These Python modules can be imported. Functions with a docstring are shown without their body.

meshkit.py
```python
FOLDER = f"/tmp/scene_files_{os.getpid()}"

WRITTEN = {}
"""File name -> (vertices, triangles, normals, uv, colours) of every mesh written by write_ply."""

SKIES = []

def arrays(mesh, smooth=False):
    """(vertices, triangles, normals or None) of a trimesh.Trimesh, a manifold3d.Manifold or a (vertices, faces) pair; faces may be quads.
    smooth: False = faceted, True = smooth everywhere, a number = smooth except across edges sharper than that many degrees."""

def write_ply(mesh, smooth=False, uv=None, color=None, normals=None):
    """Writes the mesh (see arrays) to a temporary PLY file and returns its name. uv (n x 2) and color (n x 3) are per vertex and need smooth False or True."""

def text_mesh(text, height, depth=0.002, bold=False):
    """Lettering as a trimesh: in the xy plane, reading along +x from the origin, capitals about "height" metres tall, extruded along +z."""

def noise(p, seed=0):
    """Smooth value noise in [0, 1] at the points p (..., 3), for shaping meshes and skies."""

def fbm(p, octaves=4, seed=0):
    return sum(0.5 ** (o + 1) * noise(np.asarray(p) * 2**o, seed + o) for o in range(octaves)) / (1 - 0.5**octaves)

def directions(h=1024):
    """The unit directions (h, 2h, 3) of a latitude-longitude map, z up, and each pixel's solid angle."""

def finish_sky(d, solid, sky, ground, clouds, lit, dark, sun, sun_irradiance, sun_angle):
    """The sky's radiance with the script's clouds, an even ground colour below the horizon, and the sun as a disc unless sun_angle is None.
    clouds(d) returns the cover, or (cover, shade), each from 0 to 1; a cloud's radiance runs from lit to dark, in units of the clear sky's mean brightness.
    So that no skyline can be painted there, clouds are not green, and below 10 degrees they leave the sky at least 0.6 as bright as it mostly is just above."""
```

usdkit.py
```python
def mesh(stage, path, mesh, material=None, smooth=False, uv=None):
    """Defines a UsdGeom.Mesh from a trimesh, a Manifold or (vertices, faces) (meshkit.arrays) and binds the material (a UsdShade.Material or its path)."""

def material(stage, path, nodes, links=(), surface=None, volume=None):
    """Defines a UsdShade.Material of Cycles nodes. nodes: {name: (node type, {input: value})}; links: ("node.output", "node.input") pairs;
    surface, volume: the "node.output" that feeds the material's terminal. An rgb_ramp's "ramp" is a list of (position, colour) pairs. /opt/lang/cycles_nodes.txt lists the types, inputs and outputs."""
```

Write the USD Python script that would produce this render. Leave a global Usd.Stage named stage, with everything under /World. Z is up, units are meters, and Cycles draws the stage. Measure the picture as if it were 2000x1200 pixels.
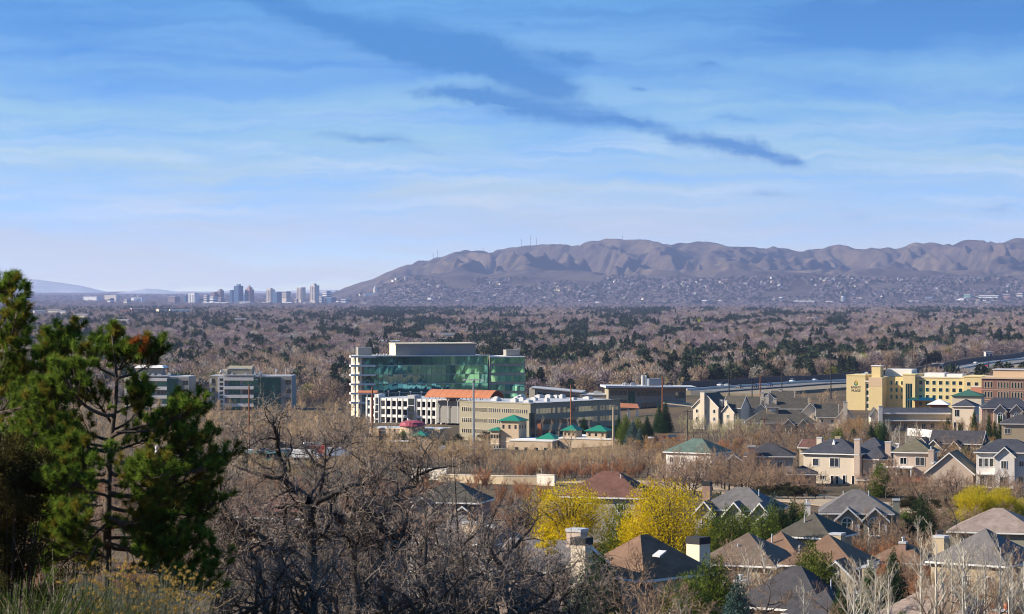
import math, random
import numpy as np
import trimesh
import usdkit, meshkit
from pxr import Usd, UsdGeom, UsdLux, UsdShade, Gf, Sdf, Vt

stage = Usd.Stage.CreateInMemory()
UsdGeom.SetStageUpAxis(stage, 'Z'); UsdGeom.SetStageMetersPerUnit(stage, 1.0)
UsdGeom.Xform.Define(stage, '/World'); UsdGeom.Scope.Define(stage, '/World/Looks')
PI = math.pi

# ------------------------------------------------------------------ camera
F = 5280.0; EYE = 100.0; TILT = math.atan(37 / F)
cam = UsdGeom.Camera.Define(stage, '/World/camera')
cam.CreateHorizontalApertureAttr(36.0); cam.CreateFocalLengthAttr(36.0 * F / 2000)
cam.CreateClippingRangeAttr(Gf.Vec2f(0.5, 200000)); cam.CreateFStopAttr(7.0); cam.CreateFocusDistanceAttr(900.0)
cam.AddTranslateOp().Set(Gf.Vec3d(0, 0, EYE)); cam.AddRotateXOp().Set(90 - math.degrees(TILT))
cam.CreateExposureAttr(EXPO := 1.0)

# ------------------------------------------------------------------ sun and sky
SUN_AZ, SUN_EL = math.radians(-93), math.radians(29)      # azimuth from the view direction, to the left
SUN = np.array([math.sin(SUN_AZ) * math.cos(SUN_EL), math.cos(SUN_AZ) * math.cos(SUN_EL), math.sin(SUN_EL)])
sun = UsdLux.DistantLight.Define(stage, '/World/sun')
sun.CreateIntensityAttr(1.25); sun.CreateAngleAttr(0.5); sun.CreateColorAttr(Gf.Vec3f(1.0, 0.89, 0.74))
sun.GetPrim().CreateAttribute('inputs:normalize', Sdf.ValueTypeNames.Bool).Set(True)
zx = np.cross([0, 0, 1], SUN); zx /= np.linalg.norm(zx); zy = np.cross(SUN, zx)
sun.AddTransformOp().Set(Gf.Matrix4d(*zx, 0, *zy, 0, *SUN, 0, 0, 0, 0, 1))

def sky_material():
    """A physical sky, its colour taken a little higher up than it is seen (clear dry air), with thin cirrus and darker blue cloud streaks."""
    n = {'tc': ('texture_coordinate', {}), 'sep': ('separate_xyz', {}),
         'up': ('math', {'math_type': 'multiply_add', 'value2': 4.6, 'value3': 0.03}), 'cmb': ('combine_xyz', {}),
         'sky': ('sky_texture', {'sky_type': 'single_scattering', 'sun_disc': False, 'sun_elevation': SUN_EL, 'sun_rotation': math.atan2(SUN[0], SUN[1]),
                                 'altitude': 1500, 'air_density': 1.0, 'aerosol_density': 0.6, 'ozone_density': 1.6}),
         'hsv': ('hsv', {'saturation': 1.35, 'value': 1.0}),
         'u': ('math', {'math_type': 'arctan2'}), 'uv': ('combine_xyz', {}),
         'warp': ('noise_texture', {'scale': 30.0, 'detail': 9.0, 'roughness': 0.68}), 'wc': ('vector_math', {'math_type': 'subtract', 'vector2': (0.5, 0.5, 0.5)}),
         'ws': ('vector_math', {'math_type': 'multiply', 'vector2': (0.040, 0.013, 0)}), 'q': ('vector_math', {'math_type': 'add'}),
         'st': ('mapping', {'mapping_type': 'point', 'rotation': (0, 0, 0.16), 'scale': (4.0, 44.0, 1)}),
         'ci': ('noise_texture', {'scale': 1.3, 'detail': 6.0, 'roughness': 0.58, 'distortion': 0.5}),
         'ci2': ('map_range', {'from_min': 0.25, 'from_max': 0.75, 'to_min': -0.8, 'to_max': 0.8, 'clamp': True}),
         'lo': ('map_range', {'from_min': 0.115, 'from_max': 0.0, 'to_min': 0.34, 'to_max': 0.86, 'clamp': True}),
         'cf': ('math', {'math_type': 'add', 'use_clamp': True}),
         'wm': ('mapping', {'mapping_type': 'point', 'rotation': (0, 0, 0.13), 'scale': (9.0, 130.0, 1)}), 'wn': ('noise_texture', {'scale': 1.0, 'detail': 6.0, 'roughness': 0.6, 'distortion': 0.3}),
         'wr': ('map_range', {'from_min': 0.44, 'from_max': 0.74, 'to_max': 0.75, 'clamp': True, 'range_type': 'smoothstep'}), 'wl': ('map_range', {'from_min': 0.075, 'from_max': 0.03, 'to_min': 0.0, 'to_max': 1.0, 'clamp': True}), 'wf': ('math', {'math_type': 'multiply'}), 'wisp': ('mix', {'mix_type': 'mix', 'color2': (3.3, 3.7, 4.0)}),
         'el': ('map_range', {'from_min': 0.0, 'from_max': 0.12, 'clamp': True}), 'vc': ('rgb_ramp', {'ramp': VEIL}),
         'white': ('mix', {'mix_type': 'mix'}),
         'bg': ('background_shader', {'strength': SKY_STRENGTH})}
    L = [('tc.generated', 'sep.vector'), ('sep.z', 'up.value1'), ('sep.x', 'cmb.x'), ('sep.y', 'cmb.y'), ('up.value', 'cmb.z'), ('cmb.vector', 'sky.vector'),
         ('sep.x', 'u.value1'), ('sep.y', 'u.value2'), ('u.value', 'uv.x'), ('sep.z', 'uv.y'),
         ('uv.vector', 'warp.vector'), ('warp.color', 'wc.vector1'), ('wc.vector', 'ws.vector1'), ('uv.vector', 'q.vector1'), ('ws.vector', 'q.vector2'),
         ('q.vector', 'st.vector'), ('st.vector', 'ci.vector'), ('ci.fac', 'ci2.value'), ('sep.z', 'lo.value'), ('ci2.result', 'cf.value1'), ('lo.result', 'cf.value2'),
         ('sky.color', 'hsv.color'), ('hsv.color', 'white.color1'), ('sep.z', 'el.value'), ('el.result', 'vc.fac'), ('vc.color', 'white.color2'), ('cf.value', 'white.fac')]
    # darker cloud streaks: (centre azimuth, elevation, half length, half height, slope), radians
    last = None
    for i, (px, py, a, b, s, k) in enumerate(STREAKS):
        c = ((px - 1000) / F, (563 - py) / F)
        n[f'm{i}'] = ('mapping', {'mapping_type': 'texture', 'location': (c[0], c[1], 0), 'rotation': (0, 0, s), 'scale': (1.08 * a / F, 1.4 * b / F, 1)})
        n[f'g{i}'] = ('gradient_texture', {'gradient_type': 'quadratic_sphere'})
        n[f'k{i}'] = ('math', {'math_type': 'multiply_add', 'value2': k, 'value3': 0.0})
        L += [('q.vector', f'm{i}.vector'), (f'm{i}.vector', f'g{i}.vector'), (f'g{i}.fac', f'k{i}.value1')]
        if last: L.append((last + '.value', f'k{i}.value3'))
        last = f'k{i}'
    n['fl'] = ('noise_texture', {'scale': 0.55, 'detail': 8.0, 'roughness': 0.66, 'distortion': 0.4})
    n['fm'] = ('math', {'math_type': 'multiply_add', 'value2': 2.3, 'value3': -0.42})
    n['dm'] = ('math', {'math_type': 'multiply'})
    n['dr'] = ('map_range', {'from_min': 0.08, 'from_max': 0.6, 'to_max': 0.94, 'clamp': True, 'range_type': 'smoothstep'})
    n['dark'] = ('mix', {'mix_type': 'mix', 'color2': DARK_CLOUD})
    L += [('wm.vector', 'fl.vector'), ('fl.fac', 'fm.value1'), (last + '.value', 'dm.value1'), ('fm.value', 'dm.value2'), ('dm.value', 'dr.value'),
          ('q.vector', 'wm.vector'), ('wm.vector', 'wn.vector'), ('wn.fac', 'wr.value'), ('sep.z', 'wl.value'), ('wr.result', 'wf.value1'), ('wl.result', 'wf.value2'), ('white.color', 'wisp.color1'), ('wf.value', 'wisp.fac'), ('wisp.color', 'dark.color1'), ('dr.result', 'dark.fac'), ('dark.color', 'bg.color')]
    return usdkit.material(stage, '/World/Looks/sky', n, L, surface='bg.background')

SKY_STRENGTH = 0.13
VEIL = [(0.0, (3.9, 3.95, 3.6)), (0.18, (2.8, 3.2, 3.3)), (0.45, (1.45, 2.55, 3.3)), (0.85, (0.6, 1.75, 3.35)), (1.0, (0.48, 1.62, 3.3))]
DARK_CLOUD = (0.16, 1.0, 2.55)
STREAKS = [(430, -10, 250, 34, -0.24, 1.0), (600, 30, 300, 46, -0.24, 1.1), (780, 80, 300, 56, -0.22, 1.2), (930, 120, 240, 56, -0.24, 1.1), (1060, 165, 200, 44, -0.24, 1.0), (900, 60, 260, 36, -0.2, 0.6), (1110, 115, 130, 30, -0.2, 0.7),
           (900, 190, 230, 26, -0.17, 0.8), (1060, 222, 240, 34, -0.15, 1.0), (1210, 232, 170, 28, -0.12, 0.8), (1350, 265, 170, 28, -0.2, 0.75), (1470, 300, 160, 32, -0.22, 0.85), (1545, 322, 90, 20, -0.1, 0.5),
           (1370, 130, 75, 14, -0.16, 0.8), (1480, 138, 65, 12, -0.12, 0.8), (1262, 172, 50, 14, -0.2, 0.6), (1440, 236, 95, 13, -0.15, 0.5), (1600, 250, 115, 12, -0.12, 0.45), (1500, 385, 210, 24, -0.06, 0.42), (1670, 425, 140, 22, -0.12, 0.42), (1960, 412, 140, 36, -0.05, 0.42),
           (740, 275, 280, 24, -0.10, 0.45), (1010, 45, 65, 12, -0.1, 0.6), (40, 195, 320, 30, -0.10, 0.42), (820, 300, 240, 16, -0.14, 0.35), (250, 150, 400, 34, -0.1, 0.3)]
dome = UsdLux.DomeLight.Define(stage, '/World/sky')
UsdShade.MaterialBindingAPI.Apply(dome.GetPrim()).Bind(sky_material())
dome.GetPrim().SetCustomDataByKey('kind', 'structure')

# ------------------------------------------------------------------ helpers
def ray(px, py):
    u, v = (px - 1000) / F, (600 - py) / F
    c, s = math.cos(TILT), math.sin(TILT)
    return np.array([u, c + v * s, -s + v * c])
def at(px, py, d):
    r = ray(px, py); r = r / r[1] * d
    return np.array([r[0], d, EYE + r[2]])
def mpp(d): return d / F          # metres to one photograph pixel

def sstep(a, b, x):
    t = np.clip((np.asarray(x, float) - a) / (b - a), 0, 1); return t * t * (3 - 2 * t)

_L = np.array([(0, 1.8), (15, 2.9), (40, 6.6), (70, 12.5), (120, 20), (240, 31), (300, 38.5), (430, 41), (600, 43.6), (800, 51.5), (1000, 56.5), (1150, 58.5), (1300, 60), (1600, 60.5), (2500, 62), (5000, 65), (8800, 74), (9600, 80), (11500, 92), (15000, 95), (20000, 88), (30000, 40), (60000, 40)], float)
_R = np.array([(0, 1.8), (15, 2.9), (40, 6.6), (70, 12.5), (120, 20), (240, 31), (300, 38.5), (430, 41), (600, 43.6), (800, 48.8), (1050, 54), (1200, 53.5), (1500, 55.5), (1600, 57), (2500, 61), (5000, 65), (8800, 74), (9600, 80), (11500, 92), (15000, 95), (20000, 88), (30000, 40), (60000, 40)], float)
def ground(x, y):
    x = np.asarray(x, float); y = np.asarray(y, float)
    d = np.sqrt(x * x * 0.15 + y * y); ly = np.log(np.maximum(d, 1) + 30)
    k = sstep(0.005, 0.065, x / np.maximum(d, 1))
    h = np.interp(ly, np.log(_L[:, 0] + 30), _L[:, 1]) * (1 - k) + np.interp(ly, np.log(_R[:, 0] + 30), _R[:, 1]) * k
    n = meshkit.noise(np.stack([x / 90, y / 90, x * 0], -1), 3) - 0.5
    n2 = meshkit.noise(np.stack([x / 6, y / 6, x * 0], -1), 5) - 0.5
    return EYE - h + n * 2.0 * sstep(650, 2200, d) + n2 * 0.35 * (1 - sstep(30, 90, d))
def G(px, d, dz=0.0):
    x = (px - 1000) / F * d
    return np.array([x, d, float(ground(x, d)) + dz])

class MB:
    """Collects simple solids into one mesh."""
    def __init__(s): s.v, s.f, s.n = [], [], 0
    def add(s, v, f):
        v = np.asarray(v, float).reshape(-1, 3); f = np.asarray(f, int)
        if f.shape[1] == 4: f = np.vstack([f[:, [0, 1, 2]], f[:, [0, 2, 3]]])
        s.v.append(v); s.f.append(f + s.n); s.n += len(v); return s
    def box(s, x0, x1, y0, y1, z0, z1):
        v = [(x, y, z) for z in (z0, z1) for y in (y0, y1) for x in (x0, x1)]
        return s.add(v, [(0, 2, 3, 1), (4, 5, 7, 6), (0, 1, 5, 4), (2, 6, 7, 3), (0, 4, 6, 2), (1, 3, 7, 5)])
    def prism(s, poly, z0, z1):
        """Convex polygon, counter-clockwise, extruded."""
        k = len(poly); v = [(p[0], p[1], z0) for p in poly] + [(p[0], p[1], z1) for p in poly]
        f = [(i, (i + 1) % k, k + (i + 1) % k, k + i) for i in range(k)]
        s.add(v, f)
        t = [(k, k + i, k + i + 1) for i in range(1, k - 1)] + [(0, i + 1, i) for i in range(1, k - 1)]
        s.v.append(np.zeros((0, 3))); s.f.append(np.array(t) + s.n - 2 * k); return s
    def hull(s, pts):
        m = trimesh.convex.convex_hull(np.asarray(pts, float)); return s.add(m.vertices, m.faces)
    def tube(s, pts, rad, sides=5, cap=True):
        p = np.asarray(pts, float); r = np.broadcast_to(np.asarray(rad, float), (len(p),))
        t = np.gradient(p, axis=0); t /= np.linalg.norm(t, axis=1, keepdims=True) + 1e-9
        ref = np.array([0.31, 0.17, 0.93]) if abs(t[0] @ np.array([0.31, 0.17, 0.93])) < 0.9 else np.array([1.0, 0.1, 0])
        a = np.cross(t, ref); a /= np.linalg.norm(a, axis=1, keepdims=True) + 1e-9; b = np.cross(t, a)
        g = np.arange(sides) * 2 * PI / sides
        v = p[:, None] + r[:, None, None] * (np.cos(g)[None, :, None] * a[:, None] + np.sin(g)[None, :, None] * b[:, None])
        i, j = np.meshgrid(np.arange(len(p) - 1), np.arange(sides), indexing='ij')
        q = np.stack([i * sides + j, i * sides + (j + 1) % sides, (i + 1) * sides + (j + 1) % sides, (i + 1) * sides + j], -1).reshape(-1, 4)
        s.add(v.reshape(-1, 3), q)
        if cap:
            e = len(p) * sides - sides
            s.v.append(np.zeros((0, 3))); s.f.append(np.array([(e, e + k, e + k + 1) for k in range(1, sides - 1)]) + s.n - len(p) * sides)
        return s
    def cyl(s, x, y, z0, z1, r0, r1=None, sides=10): return s.tube([(x, y, z0), (x, y, z1)], [r0, r0 if r1 is None else r1], sides)
    def data(s): return np.vstack(s.v), np.vstack(s.f)

def cr(a, b): return np.array([a[1] * b[2] - a[2] * b[1], a[2] * b[0] - a[0] * b[2], a[0] * b[1] - a[1] * b[0]])
_used = {}
def numbered(parent, name):
    k = (parent, name); c = _used.get(k, 0); _used[k] = c + 1
    return f'{parent}/{name}' if c == 0 else f'{parent}/{name}_{c:03d}'
def tag(p, label=None, cat=None, group=None, kind=None):
    p = p.GetPrim() if hasattr(p, 'GetPrim') else p
    for k, v in (('label', label), ('category', cat), ('group', group), ('kind', kind)):
        if v: p.SetCustomDataByKey(k, v)
    return p
def path_of(o): return str(o.GetPath()) if hasattr(o, 'GetPath') else o
def obj(name, m, mat, parent='/World', smooth=False, label=None):
    d = m.data() if isinstance(m, MB) else m
    o = usdkit.mesh(stage, numbered(path_of(parent), name), d, mat, smooth=smooth)
    if label: tag(o, label)
    return o.GetPrim()
def thing(name, label, cat, loc=(0, 0, 0), rz=0.0, group=None):
    x = UsdGeom.Xform.Define(stage, numbered('/World', name))
    x.AddTranslateOp().Set(Gf.Vec3d(*map(float, loc)))
    if rz: x.AddRotateZOp().Set(math.degrees(rz))
    return tag(x, label, cat, group)
def structure(name, m, mat, kind='structure', smooth=False, label=None): return tag(obj(name, m, mat, smooth=smooth), label, kind=kind)
def proto(name):
    return stage.CreateClassPrim('/World/' + name)
def copy(pro, name, label, cat, loc, rz=0.0, s=1.0, group=None, sz=None):
    x = UsdGeom.Xform.Define(stage, numbered('/World', name)); x.AddTranslateOp().Set(Gf.Vec3d(*map(float, loc)))
    x.AddRotateZOp().Set(math.degrees(rz)); x.AddScaleOp().Set(Gf.Vec3f(s, s, sz or s))
    p = x.GetPrim(); p.GetReferences().AddInternalReference(pro.GetPath()); p.SetInstanceable(True)
    return tag(p, label, cat, group)
def scatter(name, parts, pos, rot, sc, which, label, parent='/World'):
    """One PointInstancer; parts: list of [(name, mesh data, material)] prototypes."""
    path = numbered(parent, name); pi = UsdGeom.PointInstancer.Define(stage, path); rel = pi.CreatePrototypesRel()
    for i, pp in enumerate(parts):
        q = UsdGeom.Xform.Define(stage, f'{path}/kind_{i}')
        for nm, m, mat in pp: obj(nm, m, mat, q.GetPath())
        rel.AddTarget(q.GetPath())
    pi.CreateProtoIndicesAttr(Vt.IntArray.FromNumpy(np.asarray(which, np.int32)))
    pi.CreatePositionsAttr(Vt.Vec3fArray.FromNumpy(np.asarray(pos, np.float32)))
    sc = np.asarray(sc, np.float32); sc = np.repeat(sc[:, None], 3, 1) if sc.ndim == 1 else sc
    pi.CreateScalesAttr(Vt.Vec3fArray.FromNumpy(sc))
    rot = np.asarray(rot, float)
    pi.CreateOrientationsAttr(Vt.QuathArray([Gf.Quath(float(math.cos(r / 2)), 0, 0, float(math.sin(r / 2))) for r in rot]))
    return tag(pi, label, kind='stuff')

_mats = {}
def mat(name, col, rough=0.85, var=0.12, scale=1.5, metal=0.0, rnd=0.0, hue=None, bump=0.0, spec=0.3, stretch=None):
    """Base colour varied by noise (soft weathering) and, for copies, by the copy's own random number; hue: a second colour copies run towards."""
    if name in _mats: return _mats[name]
    c = np.array(col, float); lo, hi = c * (1 - var), np.minimum(c * (1 + var), 1)
    n = {'tc': ('texture_coordinate', {}), 'nz': ('noise_texture', {'scale': scale, 'detail': 4.0, 'roughness': 0.65}),
         'rp': ('rgb_ramp', {'ramp': [(0.25, tuple(lo)), (0.75, tuple(hi))]}),
         'p': ('principled_bsdf', {'roughness': rough, 'metallic': metal, 'specular_ior_level': spec})}
    L = [('nz.fac', 'rp.fac')]
    if stretch:
        n['mp'] = ('mapping', {'mapping_type': 'point', 'scale': stretch}); L += [('tc.object', 'mp.vector'), ('mp.vector', 'nz.vector')]
    else: L.append(('tc.object', 'nz.vector'))
    out = 'rp.color'
    if rnd or hue is not None:
        n['oi'] = ('object_info', {})
        if hue is not None:
            n['hm'] = ('mix', {'mix_type': 'mix', 'color2': hue}); n['wn'] = ('white_noise_texture', {'dimensions': '1D'})
            L += [(out, 'hm.color1'), ('oi.random', 'wn.w'), ('wn.value', 'hm.fac')]; out = 'hm.color'
        n['rr'] = ('map_range', {'to_min': 1 - rnd, 'to_max': 1 + rnd}); n['hv'] = ('hsv', {})
        L += [('oi.random', 'rr.value'), ('rr.result', 'hv.value'), (out, 'hv.color')]; out = 'hv.color'
    if bump:
        n['bz'] = ('noise_texture', {'scale': scale * 4, 'detail': 4.0}); n['bp'] = ('bump', {'strength': bump, 'distance': 0.05})
        L += [('tc.object', 'bz.vector'), ('bz.fac', 'bp.height'), ('bp.normal', 'p.normal')]
    L.append((out, 'p.base_color'))
    _mats[name] = usdkit.material(stage, '/World/Looks/' + name, n, L, surface='p.BSDF'); return _mats[name]
def leafmat(name, col, rnd=0.25, hue=None, trans=0.25, var=0.3, scale=0.6):
    if name in _mats: return _mats[name]
    c = np.array(col, float); lo, hi = c * (1 - var), np.minimum(c * (1 + var), 1)
    n = {'tc': ('texture_coordinate', {}), 'nz': ('noise_texture', {'scale': scale, 'detail': 3.0, 'roughness': 0.7}), 'rp': ('rgb_ramp', {'ramp': [(0.3, tuple(lo)), (0.7, tuple(hi))]}),
         'oi': ('object_info', {}), 'rr': ('map_range', {'to_min': 1 - rnd, 'to_max': 1 + rnd}), 'hv': ('hsv', {}),
         'd': ('diffuse_bsdf', {}), 't': ('translucent_bsdf', {}), 'm': ('mix_closure', {'fac': trans})}
    L = [('tc.object', 'nz.vector'), ('nz.fac', 'rp.fac'), ('oi.random', 'rr.value'), ('rr.result', 'hv.value')]
    out = 'rp.color'
    if hue is not None:
        n['hm'] = ('mix', {'mix_type': 'mix', 'color2': hue}); n['wn'] = ('white_noise_texture', {'dimensions': '1D'})
        L += [(out, 'hm.color1'), ('oi.random', 'wn.w'), ('wn.value', 'hm.fac')]; out = 'hm.color'
    L += [(out, 'hv.color'), ('hv.color', 'd.color'), ('hv.color', 't.color'), ('d.BSDF', 'm.closure1'), ('t.BSDF', 'm.closure2')]
    _mats[name] = usdkit.material(stage, '/World/Looks/' + name, n, L, surface='m.closure'); return _mats[name]
# ------------------------------------------------------------------ the land
def ground_material():
    n = {'g': ('geometry', {}), 'n1': ('noise_texture', {'scale': 0.018, 'detail': 6.0, 'roughness': 0.62}), 'n2': ('noise_texture', {'scale': 0.4, 'detail': 5.0, 'roughness': 0.7}),
         'n3': ('noise_texture', {'scale': 0.0045, 'detail': 5.0, 'roughness': 0.7}),
         'r1': ('rgb_ramp', {'ramp': [(0.30, (0.06, 0.045, 0.03)), (0.45, (0.13, 0.095, 0.055)), (0.56, (0.085, 0.062, 0.042)), (0.66, (0.07, 0.072, 0.028)), (0.8, (0.17, 0.125, 0.075))]}),
         'r2': ('rgb_ramp', {'ramp': [(0.3, (0.10, 0.075, 0.075)), (0.5, (0.15, 0.115, 0.11)), (0.62, (0.07, 0.08, 0.06)), (0.75, (0.18, 0.15, 0.135))]}),
         's': ('separate_xyz', {}), 'mr': ('map_range', {'from_min': 1500.0, 'from_max': 3200.0, 'clamp': True}),
         'mx': ('mix', {}), 'm2': ('mix', {'mix_type': 'multiply', 'fac': 0.7}), 'r3': ('rgb_ramp', {'ramp': [(0.3, (0.55, 0.55, 0.55)), (0.7, (1.25, 1.22, 1.18))]}),
         'b': ('bump', {'strength': 0.5, 'distance': 0.2}), 'p': ('principled_bsdf', {'roughness': 0.95, 'specular_ior_level': 0.1})}
    L = [('g.position', 'n1.vector'), ('g.position', 'n2.vector'), ('g.position', 'n3.vector'), ('g.position', 's.vector'), ('n1.fac', 'r1.fac'), ('n3.fac', 'r2.fac'),
         ('s.y', 'mr.value'), ('mr.result', 'mx.fac'), ('r1.color', 'mx.color1'), ('r2.color', 'mx.color2'), ('n2.fac', 'r3.fac'), ('mx.color', 'm2.color1'), ('r3.color', 'm2.color2'),
         ('m2.color', 'p.base_color'), ('n2.fac', 'b.height'), ('b.normal', 'p.normal')]
    return usdkit.material(stage, '/World/Looks/ground', n, L, surface='p.BSDF')
M_ground = ground_material()
az = np.radians(np.unique(np.concatenate([np.linspace(-180, -18, 40), np.linspace(-18, 18, 420), np.linspace(18, 180, 40)])))[:-1]
dist = np.concatenate([[0.3], np.geomspace(2, 31000, 220)])
A, D = np.meshgrid(az, dist, indexing='ij')
X, Y = D * np.sin(A), D * np.cos(A)
Z = ground(X, np.abs(Y))
back = sstep(0.2, -0.4, np.cos(A)); Z = Z * (1 - back) + (EYE - 1.8 + np.minimum(D * 0.25, 900) + 0 * D) * back      # the hillside goes on up behind the camera
na, nd = len(az), len(dist)
i, j = np.meshgrid(np.arange(na), np.arange(nd - 1), indexing='ij'); i2 = (i + 1) % na
q = np.stack([i * nd + j, i * nd + j + 1, i2 * nd + j + 1, i2 * nd + j], -1).reshape(-1, 4)[:, ::-1]
structure('ground', (np.stack([X, Y, Z], -1).reshape(-1, 3), q), M_ground, smooth=True)

# the long ridge on the right, its spurs and the bench of houses below it
RIDGE = np.array([(300, 600), (560, 592), (620, 580), (650, 571), (690, 556), (730, 542), (760, 527), (800, 511), (825, 500), (860, 496), (905, 488), (940, 484), (1000, 479), (1060, 476), (1130, 470),
                  (1180, 466), (1240, 464), (1295, 466), (1340, 470), (1440, 474), (1500, 474), (1545, 478), (1572, 484), (1600, 481), (1640, 475), (1665, 480), (1720, 476), (1800, 472), (1815, 470),
                  (1845, 474), (1880, 468), (1930, 462), (1960, 460), (2000, 462), (2150, 450), (2400, 440), (2800, 455), (3400, 470)], float)
D_FOOT, D_TOP = 15600.0, 20500.0
def mountain(x, y):
    pxv = x / y * F + 1000
    top = (563 - np.interp(pxv, RIDGE[:, 0], RIDGE[:, 1])) / F * D_TOP + EYE
    base = EYE - 97
    t = (y - D_FOOT) / (D_TOP - D_FOOT)
    # bench: gentle rise in front of the steep slope
    rel = np.maximum(top - base, 0)
    bench = 155 * sstep(12900, 17300, y) * sstep(640, 860, pxv) + 60 * sstep(14500, 16800, y) * sstep(620, 760, pxv)
    steep = np.clip((y - 16900) / (D_TOP - 16900), 0, 1)
    prof = steep ** 0.9 * 0.62 + sstep(0, 1, steep) * 0.38
    over = np.clip((y - D_TOP) / 3000, 0, 1)
    z = base + np.minimum(bench, rel * 0.6) + (rel - np.minimum(bench, rel * 0.6)) * prof
    # spurs running down towards the valley, with gullies between them, bent by noise
    P3 = lambda k: np.stack([x / k, y / (k * 1.6), 0 * x], -1)
    w = meshkit.fbm(P3(1300), 4, 11) - 0.5; w2 = meshkit.fbm(P3(420), 3, 12) - 0.5
    u = x + (y - D_TOP) * 0.22 + w * 2300
    tri = lambda q: np.abs(2 * (q - np.floor(q)) - 1)
    soft = lambda t_: t_ * t_ * (3 - 2 * t_) * 0.35 + t_ * 0.65
    g1 = soft(tri(u / 640)); g2 = soft(tri((x - (y - D_TOP) * 0.35 + w2 * 620 + w * 900) / 260)); g3 = tri((x + w2 * 300) / 95)
    amp = 0.35 + 1.2 * meshkit.noise(P3(1100), 15)
    env = (0.25 * sstep(15600, 16900, y) + 0.75 * sstep(0.0, 0.13, steep)) * (1 - 0.85 * sstep(0.6, 1.0, steep)) * np.clip(rel / 420, 0.03, 1)
    z = z - env * amp * (g1 * 200 + g2 * 110 * (0.4 + g1) + g3 * 26)
    # separate low foothills in front
    for (hx, hy, hh, sx, sy) in HILLS:
        c = (hx - 1000) / F * hy
        z = z + hh * np.exp(-((x - c) / sx) ** 2 - ((y - hy) / sy) ** 2)
    z = z - over * 500
    z = z + (meshkit.noise(np.stack([x / 60, y / 60, 0 * x], -1), 7) - 0.5) * 8 * np.clip(steep * 3, 0, 1)
    edge = sstep(12300, 13100, y) * sstep(540, 640, pxv)
    return z * edge + (EYE - 118) * (1 - edge)
HILLS = [(1550, 15500, 62, 330, 300), (1000, 17700, 90, 330, 600), (870, 17500, 55, 260, 450), (1400, 16900, 60, 420, 380), (1760, 16400, 40, 420, 300), (2030, 18300, 120, 420, 800)]
mpx = np.linspace(520, 3000, 760); myy = np.unique(np.concatenate([np.linspace(12300, 16600, 70), np.linspace(16600, 20900, 200), np.linspace(20900, 24000, 12)]))
PX, MY = np.meshgrid(mpx, myy, indexing='ij'); MX = (PX - 1000) / F * MY
MZ = mountain(MX, MY)
i, j = np.meshgrid(np.arange(len(mpx) - 1), np.arange(len(myy) - 1), indexing='ij'); k = len(myy)
mq = np.stack([i * k + j, (i + 1) * k + j, (i + 1) * k + j + 1, i * k + j + 1], -1).reshape(-1, 4)
n = {'g': ('geometry', {}), 'a': ('noise_texture', {'scale': 0.0016, 'detail': 7.0, 'roughness': 0.66}), 'c': ('noise_texture', {'scale': 0.012, 'detail': 5.0, 'roughness': 0.7}),
     'r': ('rgb_ramp', {'ramp': [(0.32, (0.030, 0.024, 0.022)), (0.46, (0.072, 0.056, 0.044)), (0.6, (0.115, 0.088, 0.060)), (0.72, (0.070, 0.046, 0.038))]}),
     'h': ('rgb_ramp', {'ramp': [(0.35, (0.5, 0.5, 0.52)), (0.6, (1.1, 1.08, 1.05))]}), 'm': ('mix', {'mix_type': 'multiply', 'fac': 0.75}), 'p': ('principled_bsdf', {'roughness': 1.0, 'specular_ior_level': 0.05})}
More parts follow.
